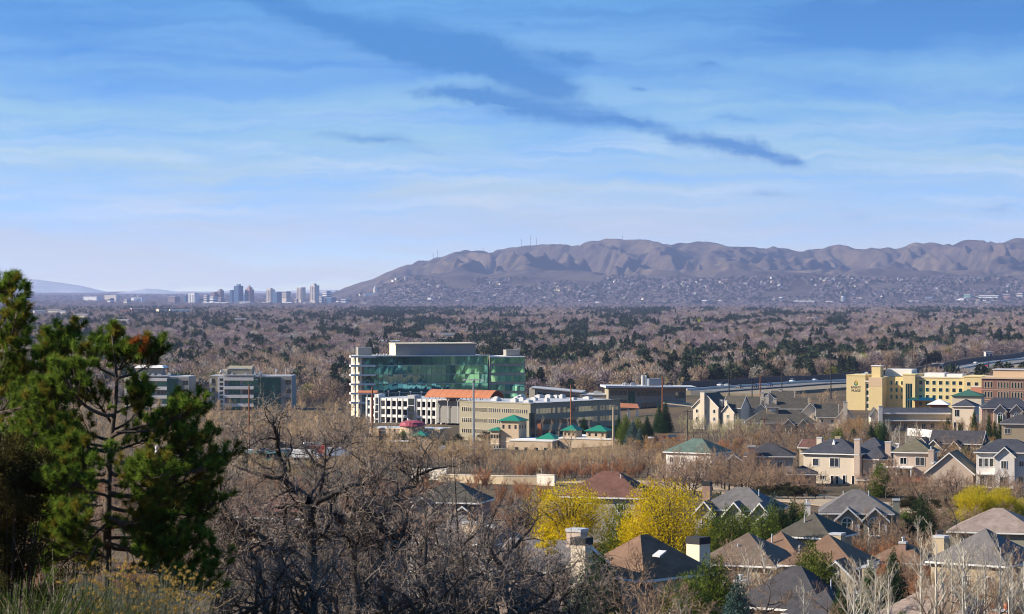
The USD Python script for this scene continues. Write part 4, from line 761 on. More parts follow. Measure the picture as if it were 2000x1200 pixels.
b = Block(9.02, 36, 0, 14, -4, 11.2); obj('wall', b.mb(), O_grey, t); b.ribbon(t, 'F', 0.4, 3.6, 1, 8.6, 2, P_teal[3]); b.ribbon(t, 'F', 4.2, 15.5, 7.3, 2.6, 6, P_dark); b.ribbon(t, 'F', 6.4, 13.4, 0.4, 3.8, 5, P_dark); b.ribbon(t, 'F', 22, 26.5, 6.3, 2.6, 3, P_dark)
obj('lower_wall', MB().hull([(24, -8, -4), (38, -8, -4), (38, -.1, -4), (24, -.1, -4), (24, -8, 4.2), (38, -8, 2.6), (38, -.1, 4.0), (24, -.1, 5.6)]), O_beige, t)
obj('roof', MB().hull([(-1.5, -5, 11.25), (40, -5, 11.25), (41, 15, 11.25), (-1.5, 15, 11.25), (-1.5, -5, 12.2), (40, -5, 11.6), (41, 15, 11.6), (-1.5, 15, 12.2)]), O_roof, t)
for x in (16.6, 18.1): obj('flue', MB().cyl(x, 4, 11.5, 16.6, .5), O_white, t)
obj('plant_room', MB().box(19.5, 25, 3, 9, 12.1, 15.0), O_pipe, t); rooftop_units(t, R, 2, 14, 2, 8, 12.1, 5, 1.8)
p = at(1208, 797, 1150); t = thing('entrance_canopy', 'pinkish-orange canopy over the entrance of the wide-roofed office', 'canopy', (p[0], p[1], p[2] - 3.5), 0.1)
obj('roof', MB().hull([(0, 0, 3.4), (9, 0, 3.0), (9, 6, 4.6), (0, 6, 5.2), (0, 0, 3.7), (9, 0, 3.3), (9, 6, 4.9), (0, 6, 5.5)]), O_copper, t)
for x in (.6, 4.4, 8.2): obj('post', MB().box(x - .35, x + .35, .4, 1.1, -4, 3.0), O_white, t)

# restaurants
p = at(752, 838, 1010); t = thing('restaurant', 'low tan restaurant with round tower under a maroon saucer roof', 'restaurant', (p[0], p[1], p[2] - 4.2), -0.35)
b = Block(-8, 22, 0, 14, -4, 4.2); obj('wall', b.mb(), O_beige, t)
for k in range(5): b.ribbon(t, 'F', 1.5 + k * 5.6, 4.6 + k * 5.6, .6, 1.8, 2, P_dark); obj('pier', MB().box(-8 + 5.4 * k, -7.2 + 5.4 * k, -.3, -.01, -4, 4.3), O_rust if k % 2 else O_beige, t)
obj('roof', MB().box(-7.7, 21.7, .3, 13.7, 4.21, 4.5), O_roof, t); obj('coping', MB().box(-8.1, 22.1, -.12, .28, 4.21, 4.6), O_cream, t)
obj('tower', MB().cyl(11.5, -1, -4, 5.6, 4.6, sides=20), O_beige, t); obj('tower_band', MB().cyl(11.5, -1, 2.6, 3.4, 4.75, sides=20), O_tan, t); m = MB().tube([(11.5, -1, 5.61), (11.5, -1, 6.3), (11.5, -1, 6.9), (11.5, -1, 7.6)], [5.2, 4.6, 4.4, 2.2], 20); obj('tower_roof', m, O_maroon, t)
for k in range(7): an = -PI / 2 + (k - 3) * .34; obj('window', MB().box(-.6, .6, -.06, .06, -1.6, 1.2) if 0 else MB().tube([(11.5 + 4.66 * math.cos(an), -1 + 4.66 * math.sin(an), -1.8), (11.5 + 4.66 * math.cos(an), -1 + 4.66 * math.sin(an), 1.2)], .55, 4), P_dark, t)
def pyramid(x0, x1, y0, y1, z, h, o=.6): return hip(x0, x1, y0, y1, z, h, o)
p = at(822, 843, 960); t = thing('restaurant_kiosk', 'small tan kiosk with green hipped roof in front of the round-towered restaurant', 'kiosk', (p[0], p[1], p[2] - 5.5), -0.3)
obj('wall', Block(-2.2, 2.2, -2.2, 2.2, -4, 4.0).mb(), O_beige, t); obj('roof', pyramid(-2.2, 2.2, -2.2, 2.2, 4.01, 1.5), O_green, t); obj('low_wall', MB().box(-14, -2.3, -1, 6, -4, 1.6), O_beige, t); obj('low_roof', MB().box(-14.2, -2.3, -1.2, 6.2, 1.61, 1.9), O_white, t)

# shopping hall with green pyramids
p = at(1003, 822, 925); t = thing('shopping_hall', 'tan shopping hall with green pyramid-roofed towers, white flat roofs and curved brick end', 'shopping hall', (p[0], p[1], p[2] - 10.5), -0.42)
def towerlet(x0, x1, y0, y1, z, wn, hb, nm='tower'):
    b = Block(x0, x1, y0, y1, -4, z); w = obj(nm, b.mb(), O_beige, t)
    for f in 'FR':
        W = b.width(f)
        for k in range(wn): b.window(t, f, W * (k + .5) / wn - .4, z - 2.6, .8, 1.3, P_dark); b.window(t, f, W * (k + .5) / wn - .35, 1.0, .7, 1.2, P_dark)
    m = MB(); [b.fb(m, f, -.08, b.width(f) + .08, hb, hb + .35, 0, .1) for f in 'FR']; obj('band', m, O_cream, t)
    obj(nm + '_roof', pyramid(x0, x1, y0, y1, z + .01, (x1 - x0) * .27, .7), O_green, t)
towerlet(-3.4, 3.4, -3.4, 3.4, 10.5, 3, 3.4); towerlet(-6.6, -3.5, -4.6, 0, 7.2, 3, 2.6)
b = Block(4.2, 20, -13, 3, -4, 4.4); obj('wall', b.mb(), O_beige, t); obj('roof', MB().box(4, 20.2, -13.2, 3.2, 4.41, 4.8), O_white, t)
for k in range(4): b.window(t, 'F', 2 + k * 3.6, .3, 1.4, 2.0, P_dark); b.window(t, 'R', 2 + k * 3.6, .3, 1.4, 2.0, P_dark)
obj('pyramid_roof', pyramid(12, 18, -7, -1, 4.81, 2.0, .5), O_green, t); obj('chimney', MB().box(8, 9.3, 2, 3.3, 4.81, 9.5), O_rust, t)
c = Block(20.3, 40, -8, 12, -4, 5.2); obj('hall_wall', c.mb(), O_beige, t); obj('hall_roof', MB().box(20.2, 40.2, -8.2, 12.2, 5.21, 5.7), O_white, t)
for x0, x1 in ((21.5, 26), (30, 37)):
    q = Block(x0, x1, -7.4, -1.5, 5.71, 7.9); obj('upper_box', q.mb(), O_beige, t); obj('upper_roof', hip(x0, x1, -7.4, -1.5, 7.91, 1.7, .6), O_green, t); [q.window(t, 'F', (x1 - x0) * (k + .5) / 3 - .4, 6.3, .8, .9, P_dark) for k in range(3)]
poly = [(40.2 + 8 * math.sin(a) - 4, -6 - 0 + 16 * (1 - math.cos(a)) * .5) for a in np.linspace(0, PI / 2 * 1.3, 8)]
m = MB().prism([(36, 14), (36, -9)] + [(40 + 9 * math.sin(a), 3 - 12 * math.cos(a)) for a in np.linspace(0, PI * .75, 8)], -4, 5.0) if False else MB().hull([(x, y, z) for z in (-4, 5.0) for x, y in [(36, 14), (40.3, -9)] + [(40.3 + 9 * math.sin(a), 3 - 12 * math.cos(a)) for a in np.linspace(0, PI * .75, 9)]])
obj('brick_end', m, O_brick, t); obj('brick_end_roof', MB().hull([(x, y, z) for z in (5.01, 5.4) for x, y in [(36, 14), (40.3, -9.2)] + [(40.3 + 9.2 * math.sin(a), 3 - 12.2 * math.cos(a)) for a in np.linspace(0, PI * .75, 9)]]), O_white, t)
for an in (.35, .9, 1.4): x, y = 40.3 + 9.03 * math.sin(an), 3 - 12.05 * math.cos(an); obj('window', MB().tube([(x, y, .6), (x, y, 2.6)], .55, 4), P_win, t)
rooftop_units(t, R, 22, 38, 0, 10, 5.71, 5, 2)

# ------------------------------------------------------------------ the yellow hotel
Y_wall = mat('stucco_yellow', (0.58, 0.46, 0.235), var=0.05, scale=0.4); Y_pale = mat('stucco_pale_yellow', (0.62, 0.50, 0.24), var=0.05, scale=0.4); Y_tan = mat('stucco_rose_tan', (0.52, 0.38, 0.25), var=0.05)
p = at(1653, 734, 1190); Hh = 13.2; t = thing('hotel', 'yellow four-storey hotel with lettered end wall and white rooftop screens', 'hotel', (p[0], p[1], p[2] - Hh), -0.42)
a = Block(0, 8.6, 0, 16, -6, Hh); obj('end_wall', a.mb(), Y_wall, t); obj('end_coping', MB().box(-.15, 8.7, -.15, 16, Hh + .01, Hh + .4), Y_pale, t)
s_ = Block(8.62, 10.4, .5, 14, -6, Hh - 2.6); obj('stair_strip', s_.mb(), O_white, t); [s_.window(t, 'F', .35, Hh - 5.4 - k * 2.9, 1.1, 1.9, P_teal[1]) for k in range(5)]; obj('strip_cap', MB().box(8.3, 10.7, -.3, 4, Hh - 2.59, Hh - 2.1), O_white, t)
b = Block(10.42, 16.6, -1.0, 15, -6, Hh - .6); obj('second_wall', b.mb(), Y_wall, t); m = MB(); b.fb(m, 'F', 0, 6.18, Hh - 4.6, Hh - .62, .003, .06); obj('rose_band', m, Y_tan, t)
obj('tower', MB().box(10.6, 14.6, 3, 8, Hh - .59, Hh + 4.2), Y_wall, t); obj('tower_cap', MB().box(10.3, 14.9, 2.7, 8.3, Hh + 4.21, Hh + 4.6), O_white, t)
t.SetCustomDataByKey('group', 'x') if False else None
T = meshkit.text_mesh
def lettering(text, x, z, h, y, m, parent, nm='lettering'):
    q = T(text, h, 0.08, True); q.vertices[:] = np.stack([q.vertices[:, 0], -q.vertices[:, 2], q.vertices[:, 1]], 1); w = q.vertices[:, 0].max(); q.vertices += [x - w / 2, y, z]
    return obj(nm, (q.vertices, q.faces), m, parent)
L_dark = mat('sign_letters', (0.15, 0.12, 0.085))
lettering('HYATT', 4.3, Hh - 5.55, 0.95, -.02, L_dark, t); lettering('PLACE', 4.3, Hh - 6.95, 0.95, -.02, L_dark, t)
for (dx, dz, c) in [(0, .9, (.5, .08, .05)), (.55, .45, (.55, .35, .03)), (.55, -.25, (.10, .35, .06)), (-.55, .45, (.12, .3, .08)), (-.55, -.25, (.05, .12, .35)), (0, -.7, (.04, .25, .2)), (0, .1, (.5, .4, .06))]:
    obj('emblem_tile', MB().box(4.3 + dx - .27, 4.3 + dx + .27, -.09, -.01, Hh - 3.4 + dz - .3, Hh - 3.4 + dz + .3), mat('emblem_%d' % int((dx + 2) * 100 + dz * 10), c), t)
# set-back court walls
c1 = Block(16.62, 25, 6, 20, -6, Hh - .4); obj('court_wall', c1.mb(), Y_pale, t)
for f in range(3):
    for k in range(3): c1.window(t, 'F', 1.6 + k * 2.4, Hh - 4 - f * 3.1, 1.1, 1.8, P_teal[1], O_cream)
obj('white_screen', MB().box(15, 27, 9, 18, Hh - .2, Hh + 2.8), O_white, t)
bay = Block(25.02, 30.5, 2, 18, -6, Hh + .6); obj('bay_wall', bay.mb(), Y_wall, t); bay.ribbon(t, 'F', 1.2, 4.2, -1, 11, 3, P_teal[3]); obj('bay_coping', MB().box(24.8, 30.7, 1.8, 18, Hh + .61, Hh + 1.0), Y_pale, t)
w2 = Block(30.52, 52, 4, 18, -6, Hh - .6); obj('wing_wall', w2.mb(), Y_pale, t); obj('wing_coping', MB().box(30.5, 52, 3.8, 18, Hh - .59, Hh - .1), O_cream, t)
for f in range(4):
    for k in range(7): w2.window(t, 'F', 1.2 + k * 2.95, Hh - 3.6 - f * 3.1, 1.6, 1.75, P_teal[1] if (k + f) % 3 else P_dark, O_cream)
    m = MB(); w2.fb(m, 'F', 0, 21, Hh - 4.3 - f * 3.1, Hh - 4.15 - f * 3.1, .002, .05); obj('string_course', m, O_cream, t)
for k in range(2): m = MB(); w2.fb(m, 'F', 3.4 + k * 11, 8 + k * 11, -6, Hh - .7, .003, .035); obj('rose_panel', m, Y_tan, t) if 0 else None
obj('white_screen', MB().box(33, 42, 8, 15, Hh - .1, Hh + 1.4), O_white, t); obj('white_screen', MB().box(43, 50, 8, 15, Hh - .1, Hh + 1.0), O_white, t)
e = Block(52.02, 60, 2.5, 18, -6, Hh); obj('right_end_wall', e.mb(), Y_wall, t); obj('right_end_coping', MB().box(51.8, 60.2, 2.3, 18, Hh + .01, Hh + .5), Y_pale, t)
for f in range(4):
    for k in range(2): e.window(t, 'F', 1.4 + k * 3.4, Hh - 3.8 - f * 3.1, 1.6, 1.7, P_dark if f == 0 else P_teal[1], O_cream)
obj('court_canopy', MB().hull([(28, -4, 3.0), (41, -4, 3.0), (39, 3.9, 3.4), (29, 3.9, 3.4), (30, -2, 4.2), (39, -2, 4.2)]), P_teal[1], t); rooftop_units(t, R, 2, 8, 3, 12, Hh + .02, 4, 1.6)
p = at(1834, 780, 1110); t = thing('pavilion', 'small pavilion with pale grey hipped roof in front of the hotel', 'pavilion', (p[0], p[1], p[2] - 5), -0.3)
obj('wall', Block(-3.4, 3.4, -3, 3, -4, 2.8).mb(), O_rust, t); obj('roof', hip(-3.6, 3.6, -3.2, 3.2, 2.81, 1.9, .8), R_white, t)

# brick office at the right edge, cream block with green roof beside it
p = at(1917, 740, 1120); Hb = 12.5; t = thing('brick_office', 'brown brick office with tall grouped windows at the right edge', 'office', (p[0], p[1], p[2] - Hb), -0.38)
b = Block(0, 30, 0, 20, -6, Hb); obj('wall', b.mb(), O_brick, t); obj('cornice', MB().box(-.5, 30.5, -.5, 20, Hb + .01, Hb + .7), O_beige, t)
for f in range(4):
    for gk in range(4):
        for k in range(3 if gk < 1 else 4): b.window(t, 'F', 1.2 + gk * 5.6 + k * 1.25, Hb - 3.8 - f * 4.1, .85, 2.6, P_dark, O_cream, fw=.1)
    m = MB(); b.fb(m, 'F', 0, 30, Hb - 4.7 - f * 4.1, Hb - 4.45 - f * 4.1, .002, .1); obj('string_course', m, O_beige, t)
obj('penthouse', MB().box(4, 18, 4, 14, Hb + .71, Hb + 3.6), Y_tan, t); obj('penthouse', MB().box(18.1, 30, 3, 14, Hb + .71, Hb + 4.6), Y_tan, t); obj('penthouse_roof', MB().box(3.6, 18, 3.6, 14.4, Hb + 3.61, Hb + 3.9).box(17.9, 30.3, 2.7, 14.4, Hb + 4.61, Hb + 4.9), O_roof, t)
p = at(1860, 774, 1080); t = thing('cream_annex', 'low cream building with dark green roof beside the brick office', 'building', (p[0], p[1], p[2] - 5.5), -0.3)
b = Block(0, 11.5, 0, 10, -6, 5.5); obj('wall', b.mb(), O_cream, t); obj('roof', hip(0, 11.5, 0, 10, 5.51, 2.0, .6), mat('roof_dark_green', (.03, .10, .07)), t)
for k in range(3): b.window(t, 'F', 1.2 + k * 3.2, 1.2, 1.5, 1.7, P_dark, O_white)
p = at(1896, 757, 1135); t = thing('salmon_annex', 'small salmon-pink block wedged between hotel and brick office', 'building', (p[0], p[1], p[2] - 8), -0.3)
obj('wall', MB().box(0, 6, 0, 8, -6, 8), mat('stucco_salmon', (.5, .22, .14)), t); obj('coping', MB().box(-.1, 6.1, -.1, 8, 8.01, 8.4), O_cream, t)

# ------------------------------------------------------------------ highway, cars, poles
H_road = mat('asphalt_highway', (0.135, 0.13, 0.128), rough=.95, var=0.14, scale=0.15, spec=.1); H_wall = mat('noise_wall', (0.085, 0.065, 0.06), var=0.12, scale=0.3); H_line = mat('lane_paint', (0.7, 0.7, 0.68)); H_bank = mat('road_bank', (0.22, 0.18, 0.12), var=0.2, scale=0.1)
ds = np.arange(1375, 2990, 15.0); dirx, diry = 0.45, 1.0; nn = np.array([diry, -dirx]) / math.hypot(dirx, diry)
def strip_along(o0, o1, z0, z1, dz=None, a=0, b=None):
    m = MB(); pts = []
    for d_ in ds[a:b]:
        c = np.array([hw_axis(d_), d_]); q0, q1 = c + nn * o0, c + nn * o1; g = float(ground(c[0], c[1])) + 2.2
        pts.append([(q0[0], q0[1], g + z0), (q1[0], q1[1], g + z0), (q1[0], q1[1], g + z1), (q0[0], q0[1], g + z1)])
    v = np.array(pts).reshape(-1, 3); f = []
    for k in range(len(pts) - 1):
        for e in range(4): f.append((k * 4 + e, k * 4 + (e + 1) % 4, k * 4 + 4 + (e + 1) % 4, k * 4 + 4 + e))
    f += [(0, 1, 2, 3), tuple(len(v) - 4 + np.array([3, 2, 1, 0]))]
    return m.add(v, f)
structure('highway', strip_along(-16, -2.2, -3, 0.0), H_road); structure('highway', strip_along(2.2, 16, -3, 0.003), H_road); structure('road_bank', strip_along(-2.15, 2.15, -3, .25), H_bank); structure('road_bank', strip_along(16.05, 40, -5, -.8), H_bank)
for o in (-15, -11, -7, -3, 3, 7, 11, 15): structure('lane_line', strip_along(o - .1, o + .1, -.1, .012), H_line)
w_ = strip_along(-17.6, -17.0, -4, 3.4); tag(obj('noise_wall', w_, H_wall), 'long dark wall along the far side of the highway', 'wall')
w_ = strip_along(-.25, .25, .26, 1.15); tag(obj('median_barrier', w_, O_white), 'pale concrete barrier down the middle of the highway', 'barrier')
def car_proto(nm, col):
    q = proto(nm); paint = mat(nm + '_paint', col, rough=.35, var=.03, spec=.5)
    body = MB().hull([(x, y, z) for x, z in [(-2.2, .45), (2.2, .45), (2.25, .8), (1.1, 1.0), (-2.1, 1.05), (-2.25, .8)] for y in (-.88, .88)]); obj('body', body, paint, q)
    obj('cabin', MB().hull([(-1.9, -.8, 1.0), (-1.9, .8, 1.0), (1.0, -.8, 1.0), (1.0, .8, 1.0), (-1.3, -.68, 1.5), (-1.3, .68, 1.5), (.3, -.68, 1.5), (.3, .68, 1.5)]), P_dark, q); obj('roof', MB().box(-1.25, .25, -.64, .64, 1.505, 1.54), paint, q)
    for x in (-1.4, 1.4):
        for y in (-.86, .86): obj('wheel', MB().tube([(x, y - .1, .34), (x, y + .1, .34)], .34, 10), O_black, q)
    return q
CARS = {n: car_proto(f'prototype_car_{n}', c) for n, c in dict(white=(.7, .7, .7), silver=(.4, .41, .42), black=(.03, .03, .035), red=(.4, .03, .03), blue=(.05, .08, .2), grey=(.18, .18, .19)).items()}
hang = math.atan2(1, .405)
cars = [(1404, 1, 'white', -12, 'white car nearest the start of the highway'), (1420, 1, 'silver', -8, 'silver car behind the white car on the highway'), (1442, 1, 'grey', 8, 'grey car on the highway right of the black poles'), (1475, 1, 'black', 12, 'black car on the near lanes of the highway'), (1503, 1, 'blue', 7, 'dark blue car on the near lanes of the highway'),
        (1545, 1, 'white', -9, 'white car in mid-highway left of the yellow hotel'), (1590, 1, 'white', -13, 'white car on the far lanes left of the yellow hotel'), (1770, 1, 'silver', 9, 'silver car on the highway just above the yellow hotel'), (1870, 1, 'white', 8, 'white car on the highway high above the yellow hotel'), (1905, 1, 'white', -8, 'white car highest up the highway'), (1928, 1, 'red', 10, 'red car high up the highway')]
for (pxc, _, col, off, lab) in cars:
    dd = brentd = None
    for d_ in np.arange(1376, 2980, 2.0):
        c = np.array([hw_axis(d_), d_]) + nn * off
        if c[0] / c[1] * F + 1000 >= pxc: break
    copy(CARS[col], 'car', lab, 'car', (c[0], c[1], float(ground(hw_axis(d_), d_)) + 2.22), hang, 1.25)
def pole(px, yt, yb, d, m, lab, r=.28, arms=0, cat='pole', nm='utility_pole', lamp=False):
    g = G(px, d, -1); top = at(px, yt, d)[2] - g[2]; t = thing(nm, lab, cat, g, R.uniform(-.5, .5)); obj('shaft', MB().cyl(0, 0, 0, top, r, r * .6, 8), m, t)
    for k in range(arms): z = top - .8 - k * 1.8; obj('crossarm', MB().box(-1.6, 1.6, -.09, .09, z, z + .2), m, t); [obj('insulator', MB().cyl(x, 0, z + .2, z + .5, .07, sides=5), O_pipe, t) for x in (-1.4, 0.6, 1.4)]
    if lamp:
        obj('lamp_arm', MB().box(-3.6, 3.6, -.12, .12, top, top + .25), m, t)
        for x in (-3.4, -1.2, 1.2, 3.4): obj('lamp_head', MB().box(x - .4, x + .4, -.7, .3, top - .3, top - .02), O_metal, t)
    return t
pole(486, 752, 0, 900, O_rust, 'rust-brown steel pole left, in front of the bronze-tan office', .42); pole(727, 756, 0, 1010, O_rust, 'rust-brown steel pole in front of the parking garage', .45); pole(1115, 752, 0, 930, O_rust, 'rust-brown steel pole rising before the olive-tan office', .36)
pole(1198, 795, 0, 870, O_beige, 'short tan pole near the right end of the olive-tan office', .4); pole(1294, 736, 0, 1000, O_rust, 'tall rust-brown pole in front of the wide-roofed office', .36); pole(925, 742, 0, 940, O_pipe, 'tall grey floodlight pole in front of the parking garage', .5, 0, 'light pole', 'light_pole', True)
pole(1343, 800, 0, 860, O_black, 'thin dark timber pole left of the cream lodges', .2, 1); pole(1493, 815, 0, 870, O_rust, 'weathered timber pole in front of the cream lodges', .26, 1)
for a, b, dd, m, l in [(1424, 727, 1190, O_black, 'black pole, leftmost of the three above the cream lodges'), (1469, 738, 1220, O_black, 'black pole, middle of the three above the cream lodges'), (1485, 732, 1230, O_rust, 'rust-brown pole, right of the three above the cream lodges'), (1623, 690, 1330, O_black, 'tall black pole left of the yellow hotel'), (1810, 690, 1390, O_black, 'tall black pole behind the yellow hotel'), (1867, 704, 1450, O_black, 'black pole beside the highway above the brick office'),
                       (1527, 724, 1400, O_black, 'slim black pole beside the highway half way to the hotel'), (1843, 722, 1420, O_black, 'short black pole behind the right end of the yellow hotel'), (1931, 706, 1600, O_black, 'black pole near the right edge beside the highway')]: pole(a, b, 0, dd, m, l, .34, 1)
# ------------------------------------------------------------------ houses
def shingle(name, col, var=0.28, rnd=0.0):
    c = np.array(col, float)
    n = {'tc': ('texture_coordinate', {}), 'a': ('noise_texture', {'scale': 0.7, 'detail': 5.0, 'roughness': 0.7}), 'b': ('noise_texture', {'scale': 9.0, 'detail': 2.0}), 'w': ('wave_texture', {'bands_direction': 'z', 'scale': 2.2, 'distortion': 0.6, 'profile': 'saw'}),
         'r': ('rgb_ramp', {'ramp': [(0.3, tuple(c * (1 - var))), (0.7, tuple(c * (1 + var)))]}), 'r2': ('rgb_ramp', {'ramp': [(0.3, (0.8, 0.8, 0.8)), (0.7, (1.15, 1.15, 1.15))]}),
         'm': ('mix', {'mix_type': 'multiply', 'fac': 0.8}), 'bp': ('bump', {'strength': 0.35, 'distance': 0.04}), 'p': ('principled_bsdf', {'roughness': 0.9, 'specular_ior_level': 0.15})}
    return usdkit.material(stage, '/World/Looks/' + name, n, [('tc.object', 'a.vector'), ('tc.object', 'b.vector'), ('tc.object', 'w.vector'), ('a.fac', 'r.fac'), ('b.fac', 'r2.fac'), ('r.color', 'm.color1'), ('r2.color', 'm.color2'), ('m.color', 'p.base_color'), ('w.fac', 'bp.height'), ('bp.normal', 'p.normal')], surface='p.BSDF')
S_char = shingle('shingle_charcoal', (0.055, 0.053, 0.058)); S_brown = shingle('shingle_brown', (0.17, 0.105, 0.07)); S_grey = shingle('shingle_grey', (0.13, 0.12, 0.118)); S_olive = shingle('shingle_olive', (0.125, 0.11, 0.075)); S_red = shingle('shingle_redbrown', (0.13, 0.065, 0.05))
S_umber = shingle('shingle_umber', (0.135, 0.10, 0.078)); S_green = shingle('shingle_green', (0.085, 0.125, 0.105)); S_taupe = shingle('shingle_taupe', (0.25, 0.195, 0.165)); S_dkolive = shingle('shingle_dark_olive', (0.075, 0.068, 0.055)); S_blue = shingle('shingle_blue_black', (0.052, 0.055, 0.068))
X_white = mat('trim_white', (0.72, 0.71, 0.69), var=0.05); X_cream = mat('siding_cream', (0.62, 0.53, 0.41), var=0.05, scale=.5); X_tan = mat('siding_tan', (0.40, 0.32, 0.215), var=0.06, scale=.5); X_rose = mat('siding_rose', (0.47, 0.37, 0.30), var=0.05, scale=.5); X_grey = mat('siding_grey', (0.34, 0.32, 0.30), var=0.06, scale=.5)
X_pale = mat('siding_pale', (0.68, 0.63, 0.58), var=0.05, scale=.5); X_brick = mat('brick_rose', (0.30, 0.19, 0.15), var=0.14, scale=1.5); X_stone = mat('stone_pale', (0.52, 0.47, 0.40), var=0.2, scale=1.2); X_wood = mat('deck_redwood', (0.20, 0.075, 0.045), var=0.2); X_door = mat('door_ochre', (0.36, 0.19, 0.07), var=0.08)
X_cap = mat('cap_metal', (0.46, 0.46, 0.46), rough=.45, var=.08); X_capd = mat('cap_dark', (0.03, 0.03, 0.032)); X_pot = mat('pot_terracotta', (0.42, 0.12, 0.05)); X_green = mat('siding_sage', (0.27, 0.26, 0.20), var=.06)

HOMES = []
class House:
    def __init__(s, name, label, px, py, d, h, rz, cat='house', group=None):
        p = at(px, py, d); s.h = h; HOMES.append((p[0], d)); s.t = thing(name, label, cat, (p[0], d, p[2] - h), rz, group); s.base = float(ground(p[0], d)) - (p[2] - h) - 2.0; s.base = min(s.base, -2.0)
    def vol(s, x0, x1, y0, y1, h=None, kind='hip', rh=2.4, wall=X_tan, roof=S_char, o=.55, z=None, fascia=True):
        h = s.h if h is None else h; z = s.base if z is None else z; t = s.t
        if kind in ('gx', 'gy'):
            ax = 'x' if kind == 'gx' else 'y'; m = MB().box(x0, x1, y0, y1, z, h); obj('wall', gable_wall(x0 + .02, x1 - .02, y0 + .02, y1 - .02, h + .001, rh - .05, ax, m), wall, t)
            obj('roof', gable(x0, x1, y0, y1, h + .03, rh, ax, o), roof, t)
            if kind == 'gy': obj('rake_board', rakes(x0, x1, y0 - .36, h + .03, rh, o), X_white, t)
            if kind == 'gx':
                for sgn in (-1,): 
                    c = (y0 + y1) / 2; m = MB(); dr = rh * o / ((y1 - y0) / 2)
                    for xx in (x0 - .42, ):
                        for e in (y0 - o, y1 + o): m.hull([(q, e, h + .03 - dr + k) for q in (xx, xx + .06) for k in (-.08, .24)] + [(q, c, h + .03 + rh + k) for q in (xx, xx + .06) for k in (-.08, .24)])
                    obj('rake_board', m, X_white, t); m = MB()
                    for e in (y0 - o, y1 + o): m.hull([(q, e, h + .03 - dr + k) for q in (x1 + .36, x1 + .42) for k in (-.08, .24)] + [(q, c, h + .03 + rh + k) for q in (x1 + .36, x1 + .42) for k in (-.08, .24)])
                    obj('rake_board', m, X_white, t)
                obj('gutter', MB().box(x0 - .3, x1 + .3, y0 - o - .14, y0 - o - .02, h - rh * o / ((y1 - y0) / 2), h + .2 - rh * o / ((y1 - y0) / 2)), X_white, t)
        else:
            obj('wall', MB().box(x0, x1, y0, y1, z, h), wall, t)
            if kind == 'hip': obj('roof', hip(x0, x1, y0, y1, h + .26, rh, o, .05), roof, t)
            if kind == 'tile':
                n = max(8, int(min(x1 - x0, y1 - y0) / 2 / .42)); a, b, c, d = x0 - o, x1 + o, y0 - o, y1 + o; k = min(b - a, d - c) / 2
                for i in range(n):
                    q0, q1 = k * i / n, k * (i + 1) / n; zz0, zz1 = h + .26 + rh * i / n, h + .26 + rh * (i + 1) / n
                    obj('tile_course', MB().hull([(xx, yy, zz0 + e) for xx in (a + q0, b - q0) for yy in (c + q0, d - q0) for e in (0, .075)] + [(xx, yy, zz1 + .01) for xx in (a + q1, b - q1) for yy in (c + q1, d - q1)]), roof, t)
            if kind == 'flat': obj('roof', MB().box(x0 - .3, x1 + .3, y0 - .3, y1 + .3, h + .01, h + .3), roof, t)
            if fascia and kind != 'flat':
                a, b, c, d = x0 - o, x1 + o, y0 - o, y1 + o; obj('fascia', MB().box(a, b, c, d, h + .02, h + .255), X_white, t)
        return Block(x0, x1, y0, y1, z, h)
    def win(s, b, f, spots, w=1.1, h=1.4, glass=None, frame=None, mull=1):
        for (u, z) in spots: b.window(s.t, f, u, z, w, h, glass or P_win, frame or X_white, .09, mull)
    def chimney(s, x, y, w, dp, z0, z1, m=X_cream, cap='white', flue=True):
        t = s.t; c = obj('chimney', MB().box(x, x + w, y, y + dp, z0, z1), m, t); g = .07
        cm = {'white': X_cap, 'dark': X_capd, 'stone': m}[cap]
        if cap == 'dark': obj('cap', MB().box(x - .04, x + w + .04, y - .04, y + dp + .04, z1 + .003, z1 + .62), cm, c)
        else: obj('cap', MB().box(x - g, x + w + g, y - g, y + dp + g, z1 + .003, z1 + .28), cm, c)
        if flue and cap != 'dark': obj('flue', MB().cyl(x + w / 2, y + dp / 2, z1 + .28, z1 + .75, .16).cyl(x + w / 2, y + dp / 2, z1 + .75, z1 + .9, .26), X_cap, c)
    def vents(s, spots):
        for (x, y, z) in spots: obj('vent_pipe', MB().cyl(x, y, z - .6, z + .55, .09, sides=6), X_cap, s.t)
    def skylight(s, x, y, z, w=.9): obj('skylight', MB().hull([(x, y, z), (x + w, y, z), (x + w, y + w, z + w * .45), (x, y + w, z + w * .45), (x, y, z + .14), (x + w, y, z + .14), (x + w, y + w, z + w * .45 + .14), (x, y + w, z + w * .45 + .14)]), X_cap, s.t)

# ---- nearest row
h = House('brown_roof_house', 'nearest brown-roofed house, pointed roof in the bottom centre behind the bare oaks', 1258, 1124, 245, 6.0, -0.78)
b = h.vol(-3.9, 3.9, -4.4, 4.4, None, 'hip', 3.4, X_cream, S_brown); h.win(b, 'F', [(1.2, 3.6), (5.2, 3.6)]); h.win(b, 'L', [(1.0, 3.6), (5.4, 3.6)])
b = h.vol(.6, 6.4, -9.5, -3.9, 3.6, 'gy', 2.2, X_cream, S_brown); h.chimney(-5.6, -8.2, 1.5, 1.5, h.base, 4.2, X_stone, 'stone'); h.chimney(.7, 5.0, 1.6, 1.5, h.base, 8.6, X_cream, 'dark'); h.skylight(2.6, -1.8, 8.0, .9)
h = House('chimney_house', 'house hidden by oak twigs whose two tall chimneys stand left of the yellow trees', 1112, 1108, 238, 6.0, -0.5)
h.vol(-6, .8, -3, 5, None, 'gx', 2.0, X_rose, S_grey); h.chimney(-.3, 0, 1.4, 1.4, 2, 9.1, X_rose, 'white', False); h.chimney(1.7, -3.0, 1.4, 1.4, 2, 8.3, X_cream, 'dark')
